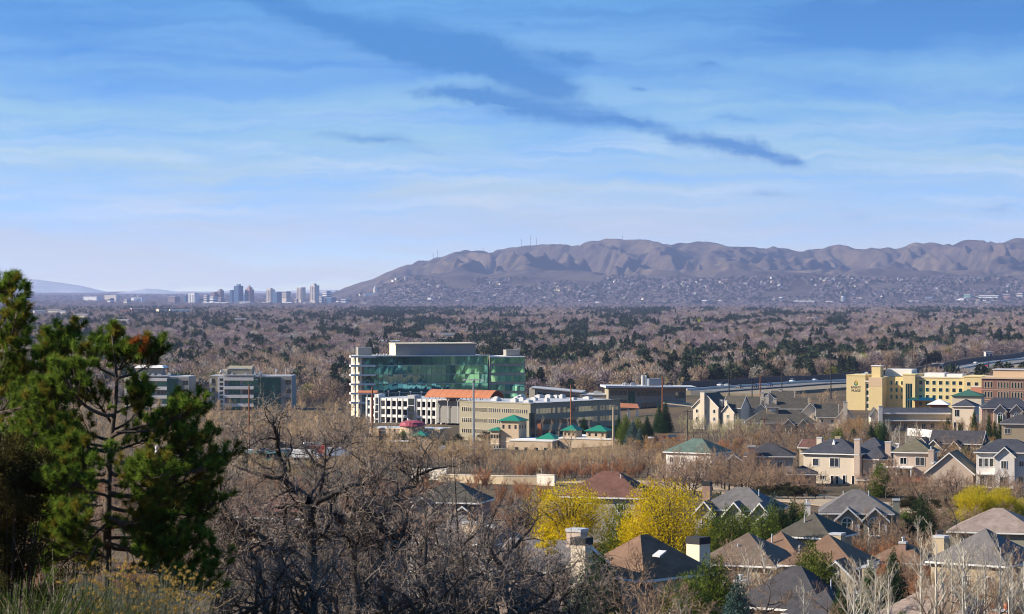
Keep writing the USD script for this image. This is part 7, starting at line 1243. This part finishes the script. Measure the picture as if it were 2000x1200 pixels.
for a in [('brown', 935, 955, 210, 'bare tree screening the dark roof right of the oaks'), ('birch', 880, 962, 345, 'white birch before the small white gable'), ('brown', 860, 970, 250, 'bare tree in front of the small white gable'), ('brown', 985, 985, 230, 'bare tree left of the left yellow tree'), ('brown', 1420, 1048, 300, 'bare tree rising in front of the broad umber roof, left'), ('brown', 1545, 1040, 318, 'bare tree between the umber roof and the bright green conifer'), ('brown', 1535, 990, 392, 'bare tree right of the row of pines'), ('brown', 1690, 1018, 392, 'bare tree under the right arched window'), ('brown', 1615, 1120, 262, 'bare tree over the right slope of the charcoal roof'), ('birch', 1570, 1095, 270, 'thin birch before the charcoal roof'), ('brown', 1850, 1068, 305, 'bare tree left of the pale tan chimney'),
          ('brown', 1775, 1005, 405, 'bare tree left of the dark full pine'), ('brown', 1485, 1085, 268, 'bare tree before the charcoal roof, left'), ('ochre', 1620, 985, 455, 'ochre tree left behind the arched-window house'), ('brown', 1570, 955, 470, 'bare tree above the dark hipped roof'), ('cottonwood', 1290, 905, 560, 'tan tree behind the right yellow tree'), ('brown', 1210, 935, 470, 'bare tree behind the red-brown roof'), ('pine', 1560, 975, 388, 'green pine beside the white-capped side chimney'), ('darkpine', 1405, 960, 420, 'dark pine behind the white gables'), ('spruce', 1890, 1050, 360, 'dark spruce before the right hipped roof'), ('brown', 1960, 1040, 330, 'bare tree over the right hipped roof'), ('birch', 1395, 1035, 285, 'white birch over the umber roof')]: top(*a)
top('darkpine', 1156, 1088, 226, 'dark pine in front of the twin chimneys')
mp = np.array([G(m[1], m[2], -.1) for m in MASS]); kk_ = list(KP)
scatter('slope_brush', [KP[k] for k in kk_], mp, [m[4] for m in MASS], np.array([m[3] for m in MASS]), [kk_.index(m[0]) for m in MASS], 'mass of bare brush and small trees on the slopes behind the near oaks and pine')
# ------------------------------------------------------------------ the near slope: pines, oaks, brush
rng = np.random.default_rng(99)
N_pine = leafmat('pine_needles', (.125, .19, .028), 0, None, .42, .45, 2.2); N_dead = leafmat('pine_needles_dead', (.32, .105, .025), 0, None, .3, .3, 4.0); N_young = leafmat('pine_needles_yellowish', (.19, .165, .028), 0, None, .3, .4, 3.0)
B_pine = mat('bark_pine', (.085, .066, .052), var=.3, scale=14, bump=.5); B_scrub = mat('bark_scrub_oak', (.052, .042, .036), var=.3, scale=12, bump=.6); Q_scrub = mat('twig_scrub_oak', (.20, .16, .135), var=.45, scale=1.2); Q_grey = mat('twig_grey', (.26, .23, .205), var=.3, scale=1.5)
def poly3(pts, d, jit=0.0, r=None):
    """Picture-plane limb to a limb in space: depth wanders smoothly round d."""
    r = r or rng; k = np.linspace(0, 1, len(pts)); wob = jit * np.cumsum(r.normal(size=len(pts))) / max(len(pts), 1) ** .5
    return np.array([at(a, b, d + w) for (a, b), w in zip(pts, wob)])
def smooth_line(p, n):
    s = np.r_[0, np.cumsum(np.linalg.norm(np.diff(p, axis=0), axis=1))]; from_s = np.linspace(0, s[-1], n)
    from scipy.interpolate import PchipInterpolator
    return np.stack([PchipInterpolator(s, p[:, k])(from_s) for k in range(3)], 1)
def needles(V, pts, n, ln, w, r, fwd=.75):
    """Needles standing round the last stretch of a shoot, leaning forward."""
    i = r.random(n) * (len(pts) - 1); a = i.astype(int); q = pts[a] + (pts[a + 1] - pts[a]) * (i - a)[:, None]; ax = pts[-1] - pts[0]; ax = ax / np.linalg.norm(ax)
    s = np.cross(ax, r.normal(size=(n, 3))); s /= np.linalg.norm(s, axis=1, keepdims=True); d = s + ax * (fwd * (.4 + 1.2 * r.random(n)))[:, None]; d /= np.linalg.norm(d, axis=1, keepdims=True)
    L = ln * (.65 + .6 * r.random(n))[:, None]; b = np.cross(d, r.normal(size=(n, 3))); b /= np.linalg.norm(b, axis=1, keepdims=True)
    V.append(np.stack([q - b * w, q + b * w, q + d * L], 1).reshape(-1, 3))
def pine(nm, lab, d, trunk, limbs, r0, seed, dead=None):
    r = np.random.default_rng(seed); T = smooth_line(poly3(trunk, d, .15, r), 26); base = G(trunk[0][0], d); t = thing(nm, lab, 'pine', base)
    T = np.vstack([[[T[0][0], T[0][1], min(base[2] - .3, T[0][2] - .3)]], T]); B = MB(); m = MB().tube(T - base, np.linspace(r0, r0 * .16, len(T)), 9, False); obj('trunk', m, B_pine, t, True)
    Vg, Vy, Vd = [], [], []
    def shoot(p, dr, L, rad, V, n=130):
        pts = [p]; dd = dr
        for k in range(4): dd = unit(dd + r.normal(size=3) * .12 + [0, 0, .16]); pts.append(pts[-1] + dd * L / 4)
        pts = np.array(pts); B.tube(pts - base, np.linspace(rad, rad * .4, 5), 4, False); needles(V, pts[1:] - base, n, .11, .0048, r)
    for li, (pts, z0, spread, dens) in enumerate(limbs):
        P_ = smooth_line(poly3(pts, d + z0, .5, r), 18); P_[:1] = P_[:1] * .3 + .7 * np.array(min(T, key=lambda q: np.linalg.norm(q - P_[0]))); L = np.linalg.norm(np.diff(P_, axis=0), axis=1).sum(); B.tube(P_ - base, np.linspace(max(.012, .012 + .011 * L), .007, 18), 5, False)
        n = int(L / .06 * dens)
        for k in range(n):
            f = spread * .7 + (1 - spread * .7) * (k + r.random()) / n; i = min(int(f * 17), 16); q = P_[i] + (P_[i + 1] - P_[i]) * (f * 17 - i); ax = unit(P_[i + 1] - P_[i]); s = unit(cr(ax, r.normal(size=3))); s[2] = s[2] * .5 + .25
            V = Vy if r.random() < .22 else Vg; l1 = min((.20 + .34 * r.random()) * (1.15 - .5 * f), .2 * L + .03); e = unit(ax * .75 + s * .85)
            pts2 = np.array([q, q + e * l1 * .5 + [0, 0, -.01], q + e * l1 + [0, 0, .03]]); B.tube(pts2 - base, [.008, .006, .005], 4, False)
            shoot(pts2[-1], unit(e + [0, 0, .45]), min(.17, .25 * L), .006, V)
            if r.random() < .6: shoot(pts2[1], unit(e + unit(cr(e, r.normal(size=3))) * .8 + [0, 0, .4]), min(.14, .22 * L), .005, V, 110)
        shoot(P_[-1], unit(P_[-1] - P_[-3] + [0, 0, .1]), min(.2, .3 * L), .007, Vg, 170)
    if dead is not None:
        q = at(*dead, d - .3); [shoot(q + r.normal(size=3) * .02 - [0, 0, .05], unit(r.normal(size=3) * .8 + [0, 0, .6]), .10, .006, Vd, 150) for k in range(4)]
    obj('branches', B, B_pine, t)
    for nm2, V, mt in (('needles', Vg, N_pine), ('needles_yellowish', Vy, N_young), ('dead_tuft', Vd, N_dead)):
        if V: v = np.vstack(V); obj(nm2, (v, np.arange(len(v)).reshape(-1, 3)), mt, t)
    return t
trunk1 = [(210, 1210), (209, 1110), (210, 1010), (213, 920), (218, 850), (225, 795), (228, 740), (223, 690), (219, 655)]
limbs1 = [([(228, 740), (208, 727), (193, 718), (187, 700)], 0, .6, .8), ([(229, 740), (236, 722), (250, 705), (258, 692)], .1, .55, .8), ([(230, 738), (262, 730), (289, 713), (301, 690)], -.1, .72, 1.3), ([(222, 690), (219, 655)], 0, .2, 1.4), ([(224, 700), (216, 690), (209, 680)], .1, .3, .8), ([(232, 725), (240, 708), (244, 700)], .1, .4, .7),
          ([(220, 830), (200, 800), (178, 770), (160, 735)], .2, .3, 1.1), ([(221, 815), (170, 795), (143, 765), (142, 722)], -.3, .4, 1.2), ([(222, 810), (240, 800), (262, 792), (275, 775)], .3, .4, 1.0), ([(219, 840), (245, 828), (268, 800), (272, 765)], -.2, .4, 1.1), ([(218, 850), (260, 838), (320, 822), (378, 804)], .2, .35, 1.1), ([(219, 845), (290, 842), (345, 815), (362, 806)], -.3, .5, 1.0),
          ([(216, 862), (165, 842), (120, 812), (92, 760)], .3, .3, 1.2), ([(216, 872), (150, 862), (90, 830), (62, 790)], -.2, .3, 1.2), ([(216, 885), (262, 868), (310, 850), (338, 838)], .1, .3, 1.2), ([(214, 884), (174, 876), (140, 862), (104, 848)], .4, .3, 1.2), ([(215, 905), (270, 900), (330, 884), (372, 862)], -.4, .3, 1.1),
          ([(214, 927), (258, 928), (330, 904), (400, 862)], .2, .25, 1.3), ([(212, 927), (144, 924), (110, 902), (70, 880)], .1, .3, 1.2), ([(212, 945), (270, 950), (340, 930), (395, 915)], -.5, .3, 1.2), ([(212, 968), (288, 969), (360, 942), (432, 904)], .2, .3, 1.2), ([(211, 969), (162, 960), (120, 962), (84, 950)], -.4, .3, 1.2), ([(211, 990), (270, 1000), (340, 985), (398, 958)], .5, .3, 1.2),
          ([(210, 1008), (160, 1020), (118, 1018), (80, 1004)], .2, .3, 1.1), ([(210, 1030), (300, 1020), (360, 1004), (412, 984)], -.2, .3, 1.2), ([(209, 1050), (280, 1050), (340, 1045), (392, 1020)], .4, .3, 1.2), ([(209, 1071), (290, 1076), (340, 1072), (384, 1060)], -.3, .3, 1.2), ([(209, 1085), (150, 1080), (110, 1062), (80, 1050)], .3, .3, 1.0), ([(209, 1110), (300, 1118), (360, 1110), (404, 1092)], .2, .3, 1.1), ([(209, 1120), (310, 1150), (380, 1150), (418, 1140)], -.3, .4, 1.0), ([(211, 880), (170, 880), (140, 890), (118, 905)], -.8, .2, 1.5), ([(210, 940), (175, 940), (150, 950), (120, 945)], -.7, .2, 1.5), ([(210, 985), (170, 990), (145, 1000), (118, 995)], .6, .2, 1.5), ([(210, 1040), (180, 1030), (150, 1035), (112, 1030)], -.6, .2, 1.5), ([(210, 1060), (180, 1075), (150, 1085), (120, 1100)], .5, .2, 1.5), ([(210, 1010), (235, 1020), (262, 1030), (300, 1040)], -.8, .2, 1.5), ([(210, 1060), (240, 1070), (275, 1090), (310, 1095)], -.6, .2, 1.5), ([(213, 915), (195, 905), (175, 908), (158, 900)], -.6, .2, 1.5), ([(210, 960), (230, 965), (262, 975), (300, 985)], -.7, .3, 1.1), ([(210, 900), (235, 905), (262, 925), (300, 935)], -.8, .3, 1.1), ([(210, 1020), (190, 1040), (170, 1055), (140, 1060)], -.7, .3, 1.0)]
pine('pine_tree', 'large green pine in the left foreground with one rust-red dead tuft near its top', 41.0, trunk1, limbs1, .085, 5, (270, 663))
trunk2 = [(-52, 1230), (-48, 1080), (-42, 940), (-36, 820), (-28, 720), (-16, 640), (-4, 580), (2, 560)]
limbs2 = [([(-22, 660), (5, 640), (24, 612), (28, 578)], 0, .3, 1.3), ([(-10, 600), (2, 585), (8, 570)], .1, .2, 1.4), ([(-28, 700), (0, 680), (22, 655), (32, 610)], .2, .3, 1.3), ([(-30, 740), (0, 715), (20, 700), (34, 684)], -.2, .3, 1.3), ([(-34, 790), (20, 762), (88, 720), (124, 690)], .2, .45, 1.0), ([(88, 720), (108, 706), (122, 690), (132, 662)], .2, .2, 1.5), ([(88, 722), (98, 705), (105, 680)], 0, .3, 1.3), ([(-36, 815), (30, 800), (90, 782), (120, 752)], -.3, .35, 1.2),
          ([(-36, 830), (0, 805), (24, 775), (36, 740)], .3, .3, 1.3), ([(-38, 850), (20, 838), (70, 815), (100, 795)], .2, .3, 1.3), ([(-40, 880), (10, 870), (60, 850), (92, 838)], -.3, .3, 1.3), ([(-38, 800), (0, 770), (12, 745), (14, 715)], -.2, .3, 1.3), ([(-42, 910), (10, 905), (50, 895), (90, 880)], .3, .3, 1.1)]
pine('pine_tree', 'green pine cut off by the left edge, its thin leading shoots rising above the plain', 42.5, trunk2, limbs2, .085, 6)

# scrub oaks: main limbs follow the photograph, the rest grows from them
def oak(nm, lab, d, limbs, seed, dens=1.0, fine=1.0, base=None, r_main=.085):
    r = np.random.default_rng(seed); b = G(*(base or (limbs[0][0][0][0], d))); t = thing(nm, lab, 'oak', b); M1, M2 = MB(), MB(); fines = []
    def crooked(p, dr, L, rad, lv):
        n = 5; pts = [p]; dd = dr
        for k in range(n): dd = unit(dd + r.normal(size=3) * (.34 if lv < 2 else .42) + [0, 0, .07]); pts.append(pts[-1] + dd * L / n * (.7 + .6 * r.random()))
        pts = np.array(pts); rad_ = np.linspace(rad, rad * .5, n + 1)
        if lv < 1: M1.tube(pts - b, rad_, 5, False)
        elif lv < 2: M2.tube(pts - b, rad_, 4, False)
        else: fines.append((pts - b, rad_, lv))
        if lv >= 3: return
        cnt = int(([6, 6, 4][lv]) * dens * (.7 + .6 * r.random()))
        for c in range(cnt):
            f = .12 + .88 * r.random(); i = min(int(f * n), n - 1); q = pts[i] + (pts[i + 1] - pts[i]) * (f * n - i); ax = unit(pts[i + 1] - pts[i]); s = unit(cr(ax, r.normal(size=3)))
            crooked(q, unit(ax * .6 + s * .9 + [0, 0, .12]), L * (.42 + .35 * r.random()), rad_[i] * .58, lv + 1)
    for pts, r0, r1 in limbs:
        P_ = smooth_line(poly3(pts, d, .7, r), max(8, len(pts) * 3)); P_ = P_ + np.r_[[np.zeros(3)], r.normal(size=(len(P_) - 1, 3)) * .012]
        rr_ = np.linspace(r0 * 1.25, r1 * 1.3, len(P_)); M1.tube(P_ - b, rr_, 7, False); L = np.linalg.norm(np.diff(P_, axis=0), axis=1).sum(); cnt = int(L / .25 * dens)
        for c in range(cnt):
            f = .15 + .85 * r.random(); i = min(int(f * (len(P_) - 1)), len(P_) - 2); q = P_[i]; ax = unit(P_[i + 1] - P_[i]); s = unit(cr(ax, r.normal(size=3)))
            crooked(q, unit(ax * .5 + s + [0, 0, .2]), (.35 + .65 * r.random()) * fine, max(.006, rr_[i] * .42), 1 if r.random() < .6 else 0)
        crooked(P_[-1], unit(P_[-1] - P_[-3]), .5, r1, 1)
    obj('trunk', M1, B_scrub, t, True); obj('branches', M2, B_scrub, t); obj('twigs', ribbons(fines, .0042, r), Q_scrub, t); return t
oak('scrub_oak', 'tallest bare scrub oak left of centre, its upright leader standing before the bronze-tan office', 47, [([(606, 1230), (607, 1090), (605, 1045), (604, 1010), (600, 980)], .095, .075), ([(600, 978), (580, 960), (560, 942), (555, 920), (547, 895), (542, 865), (535, 835), (531, 812)], .06, .016), ([(598, 972), (560, 990), (535, 992)], .04, .014), ([(606, 992), (625, 980), (645, 968), (675, 960), (700, 972), (732, 968)], .045, .014), ([(572, 947), (545, 935), (520, 930), (490, 922), (452, 908)], .034, .012), ([(600, 980), (615, 955), (630, 935)], .03, .012), ([(545, 880), (520, 868), (500, 850), (470, 842)], .018, .008)], 1, 1.1)
oak('scrub_oak', 'bare scrub oak with forked crooked limbs in the middle of the near thicket', 48.5, [([(700, 1230), (690, 1085), (680, 1040), (660, 1012), (647, 992), (650, 972), (665, 957), (687, 947), (725, 945), (745, 927)], .08, .022), ([(647, 965), (625, 962), (630, 940), (630, 917), (615, 905), (600, 882), (585, 862)], .036, .012), ([(632, 912), (645, 887), (660, 867), (685, 847)], .024, .009), ([(660, 1012), (640, 1010), (618, 1005)], .03, .012), ([(690, 1080), (700, 1050), (706, 1020), (716, 990)], .035, .012)], 2, 1.1)
oak('scrub_oak', 'bare scrub oak with thick elbowed trunk, right of the middle of the near thicket', 47.5, [([(745, 1230), (760, 1115), (767, 1080), (772, 1052), (742, 1032), (727, 1010), (712, 995), (685, 997)], .085, .03), ([(742, 1028), (750, 995), (770, 970), (790, 950), (820, 927), (870, 912)], .04, .012), ([(780, 957), (815, 945), (816, 915), (835, 875)], .026, .009), ([(727, 1008), (732, 975), (722, 950)], .028, .01), ([(768, 1080), (800, 1050), (822, 1020), (850, 1000)], .035, .01), ([(772, 1052), (790, 1030), (795, 1000)], .03, .01)], 3, 1.1)
oak('scrub_oak', 'bare scrub oak with two long leaning limbs beside the pine', 46, [([(520, 1240), (495, 1095), (475, 1057), (447, 1027), (425, 1012), (405, 1005)], .075, .02), ([(560, 1230), (545, 1090), (507, 1045), (470, 1030), (445, 1005), (432, 980), (427, 945), (440, 915)], .07, .014), ([(545, 1090), (560, 1050), (555, 1010), (575, 985)], .035, .012), ([(470, 1040), (455, 1090), (430, 1110), (410, 1115)], .03, .01), ([(427, 960), (410, 930), (400, 900)], .02, .008)], 4, 1.15)
oak('scrub_oak', 'low bare scrub oak at the bottom edge right of the elbowed oak', 45.5, [([(850, 1240), (845, 1150), (830, 1100), (832, 1050), (850, 1010)], .06, .014), ([(880, 1240), (885, 1170), (915, 1130), (940, 1122), (960, 1090), (990, 1075)], .06, .012), ([(845, 1150), (880, 1110), (900, 1070), (935, 1040)], .04, .012), ([(830, 1100), (800, 1085), (780, 1100)], .03, .01), ([(940, 1122), (985, 1135), (1020, 1120), (1060, 1120)], .035, .01)], 5, 1.2)
oak('scrub_oak', 'bare scrub oak at the bottom, its limbs reaching towards the twin chimneys', 46.5, [([(1010, 1240), (1020, 1170), (1040, 1130), (1075, 1120), (1110, 1110)], .05, .01), ([(1010, 1240), (990, 1160), (985, 1100), (1005, 1060), (1000, 1020)], .05, .012), ([(1080, 1240), (1090, 1180), (1120, 1150), (1150, 1140)], .04, .01), ([(985, 1110), (960, 1080), (950, 1040), (925, 1010)], .03, .009), ([(1005, 1070), (1030, 1040), (1050, 1010)], .025, .008)], 6, 1.15)
for k, (px_, d_, w_, tp, lab) in enumerate([(440, 52, 60, 985, 'low bare scrub oak behind the leaning oak beside the pine'), (520, 55, 70, 985, 'bare scrub oak filling the gap left of the tallest oak'), (600, 41, 60, 1090, 'low bare oak brush right at the bottom edge under the tallest oak'), (680, 56, 70, 985, 'bare scrub oak behind the forked oak'), (760, 57, 80, 1000, 'bare scrub oak behind the elbowed oak'),
                                          (710, 40, 60, 1100, 'low bare oak brush at the bottom edge in the middle'), (850, 55, 80, 1000, 'bare scrub oak behind the low oak at the bottom edge'), (930, 52, 70, 1020, 'bare scrub oak left of the yellow broom sprig'), (800, 41, 60, 1110, 'low bare oak brush at the bottom edge right of the elbow'), (1060, 50, 60, 1060, 'bare scrub oak twigs below the twin chimneys'), (920, 40.5, 70, 1120, 'low bare oak brush at the bottom edge, right part'), (500, 41, 60, 1100, 'low bare oak brush at the bottom edge next to the pine'), (1000, 41, 60, 1130, 'low bare oak brush at the bottom edge, far right part'), (1120, 47, 45, 1130, 'bare oak twigs thinning out left of the white stone chimney'), (870, 60, 60, 935, 'slender bare scrub oak whose fan of twigs rises before the concrete wall'), (640, 60, 70, 900, 'slender bare scrub oak behind the forked oak, rising before the parking yard')]):
    r_ = np.random.default_rng(200 + k); lim = []
    for q in range(5):
        x0 = px_ + r_.normal() * w_ * .25; x1 = px_ + r_.normal() * w_ * .8; y1 = tp + abs(r_.normal()) * 45; lim.append(([(x0, 1240), (x0 + (x1 - x0) * .3 + r_.normal() * 12, 1240 + (y1 - 1240) * .35), (x0 + (x1 - x0) * .55 + r_.normal() * 16, 1240 + (y1 - 1240) * .65), (x1, y1)], .045, .010))
    oak('scrub_oak', lab, d_, lim, 300 + k, .85)

# brush at the foot of the pine
def fan(nm, lab, cat, px_, d, n, h, spread, w, m, heads=None, seed=0, curve=.3, base_r=.25, name='stems'):
    r = np.random.default_rng(seed); b = G(px_, d); t = thing(nm, lab, cat, b); V, Fc, k = [], [], 0; HV = []
    for i in range(n):
        a = r.random() * 6.28; q0 = np.array([math.cos(a), math.sin(a), 0]) * base_r * r.random() ** .5; tilt = spread * r.random() ** .6; dr = np.array([math.cos(a) * math.sin(tilt), math.sin(a) * math.sin(tilt), math.cos(tilt)]); L = h * (.65 + .4 * r.random())
        u_ = np.linspace(0, 1, 5)[:, None]; p = q0 + dr * L * u_ + np.array([math.cos(a), math.sin(a), -.3]) * curve * L * u_ ** 2 * .4 + r.normal(size=3) * .03 * u_; s = unit(cr(dr, r.normal(size=3))) * w * np.linspace(1, .5, 5)[:, None]
        V.append(np.concatenate([p - s, p + s])); e = np.arange(4); Fc.append(np.concatenate([np.stack([e, 5 + e, 6 + e], 1), np.stack([e, 6 + e, e + 1], 1)]) + k); k += 10
        if heads is not None and r.random() < .36: 
            for z in range(int(r.integers(1, 3))): v, f = slivers(r, 26, .026, .020, 0, .022, .012, .4, .2); HV.append(v + p[-1] + r.normal(size=3) * [.03, .03, .02])
    obj(name, (np.vstack(V), np.vstack(Fc)), m, t)
    if HV: v = np.vstack(HV); obj('flower_heads', (v, np.arange(len(v)).reshape(-1, 3)), heads, t)
    return t
S_sage = leafmat('stem_sage', (.135, .15, .105), 0, None, .15, .3, 3); S_head = leafmat('seed_head', (.42, .29, .085), 0, None, .25, .3, 6); S_straw = leafmat('straw', (.34, .265, .15), 0, None, .2, .3, 3); S_dead = mat('dead_twigs', (.27, .245, .22), var=.3, scale=3); S_grass = leafmat('grass_green', (.045, .07, .016), 0, None, .3, .4, 4)
def fan_at(nm, lab, cat, px_, ytop, d, n, spread, w, m, **kw): g = G(px_, d); return fan(nm, lab, cat, px_, d, n, at(px_, ytop, d)[2] - g[2], spread, w, m, **kw)
for k, (a, y, d, l) in enumerate([(215, 1108, 37.5, 'rabbitbrush with tan seed heads, left clump at the foot of the pine'), (262, 1112, 37, 'rabbitbrush with tan seed heads, second clump from the left'), (305, 1122, 36.8, 'rabbitbrush with tan seed heads, third clump from the left'), (345, 1148, 36.5, 'rabbitbrush with tan seed heads, right clump at the bottom edge')]): fan_at('rabbitbrush', l, 'shrub', a, y, d, 300, .2, .0042, S_sage, heads=S_head, seed=k + 1, base_r=.12, curve=.12)
for k, (a, y, d, l) in enumerate([(150, 1080, 38, 'dry straw-coloured grass left of the rabbitbrush'), (110, 1150, 36.5, 'dry straw-coloured grass tuft at the bottom left edge'), (245, 1165, 36, 'small dry grass tuft in front of the rabbitbrush'), (60, 1175, 36, 'dry grass tuft in the bottom left corner')]): fan_at('dry_grass', l, 'grass', a, y, d, 240, .6, .0032, S_straw, seed=k + 20, curve=.9, base_r=.15, name='blades')
for k, (a, y, d, l) in enumerate([(40, 1120, 36.6, 'bright green low shrub in the bottom left corner'), (85, 1140, 36.2, 'bright green low shrub beside the dry grass'), (5, 1110, 36.9, 'bright green low shrub at the left edge')]): fan_at('green_shrub', l, 'shrub', a, y, d, 900, .9, .008, S_grass, seed=k + 40, curve=.5, base_r=.3, name='leaves')
for k, (a, y, d, l) in enumerate([(110, 1000, 40, 'grey dead twiggy shrub left of the pine trunk'), (165, 1020, 40.5, 'grey dead twigs right behind the pine trunk'), (60, 1040, 39.5, 'grey dead twiggy shrub in front of the dark juniper')]): fan_at('dead_shrub', l, 'shrub', a, y, d, 130, .75, .004, S_dead, seed=k + 60, curve=.6, base_r=.12, name='twigs')
L_jun = leafmat('juniper_leaf', (.040, .043, .014), 0, (.06, .05, .018), .2, .5, 3.0)
def dense(nm, lab, px_, d, clumps, n, ln, w, leaf, seed):
    r = np.random.default_rng(seed); b = G(px_, d); t = thing(nm, lab, 'shrub', b); V = []; m = MB()
    vol = np.array([c[3] * c[4] for c in clumps]); vol = vol / vol.sum()
    for (a, y, z, rx, rz_), f in zip(clumps, vol):
        q = at(a, y, d + z) - b; v, _ = slivers(r, int(n * f), rx, rz_, 0, ln, w, .3, .25); V.append(v + q); m.tube([tuple(q * .6 + [0, 0, -.2]), tuple(q * .8 - [0, 0, .05]), tuple(q)], [.012, .010, .006], 4, False)
    obj('stems', m, B_scrub, t); v = np.vstack(V); obj('foliage', (v, np.arange(len(v)).reshape(-1, 3)), leaf, t)
rj = np.random.default_rng(8)
dense('juniper_shrub', 'tall dark olive-brown juniper shrub at the left edge below the pines', 10, 39.5, [(x, y, z, .24, .22) for x, y, z in zip(rj.uniform(-60, 88, 46), rj.uniform(850, 1180, 46), rj.uniform(-.5, .6, 46))] + [(20, 960, .3, .45, .7), (10, 1080, .3, .55, .6)], 70000, .045, .016, L_jun, 8)
dense('juniper_shrub', 'low dark shrub in the shade behind the pine trunk', 130, 42.5, [(x, y, z, .25, .2) for x, y, z in zip(rj.uniform(60, 190, 18), rj.uniform(1060, 1200, 18), rj.uniform(-.4, .6, 18))], 9000, .045, .016, L_jun, 9)
dense('broom_sprig', 'small bright yellow broom sprig left of the twin chimneys', 1066, 150, [(1062, 1040, 0, .35, .25), (1072, 1058, .4, .5, .35), (1058, 1066, -.3, .4, .2), (1076, 1078, 0, .35, .2)], 1500, .12, .05, L_yel, 10)
# dry grass and litter over the near ground: far too many blades to count
n_ = 26000; d = 22 + 210 * rng.random(n_) ** 1.6; x = (rng.uniform(-150, 2150, n_) - 1000) / F * d
tv, tf = [], []; r_ = np.random.default_rng(4)
tuft = fan_data = None
V = []; 
for i in range(14):
    a = r_.random() * 6.28; L = .35 * (.6 + .6 * r_.random()); dr = np.array([math.cos(a) * .5, math.sin(a) * .5, .9]) * L; q = r_.normal(size=3) * [.08, .08, 0]; s = unit(np.cross(dr, r_.normal(size=3))) * .008; V.append([q - s, q + s, q + dr])
tv = np.array(V).reshape(-1, 3)
scatter('dry_grass_cover', [[('tuft', (tv, np.arange(len(tv)).reshape(-1, 3)), S_straw)]], np.stack([x, d, ground(x, d)], 1), rng.random(n_) * 6.28, .7 + .9 * rng.random(n_), np.zeros(n_), 'dry straw-coloured grass covering the near hillside')
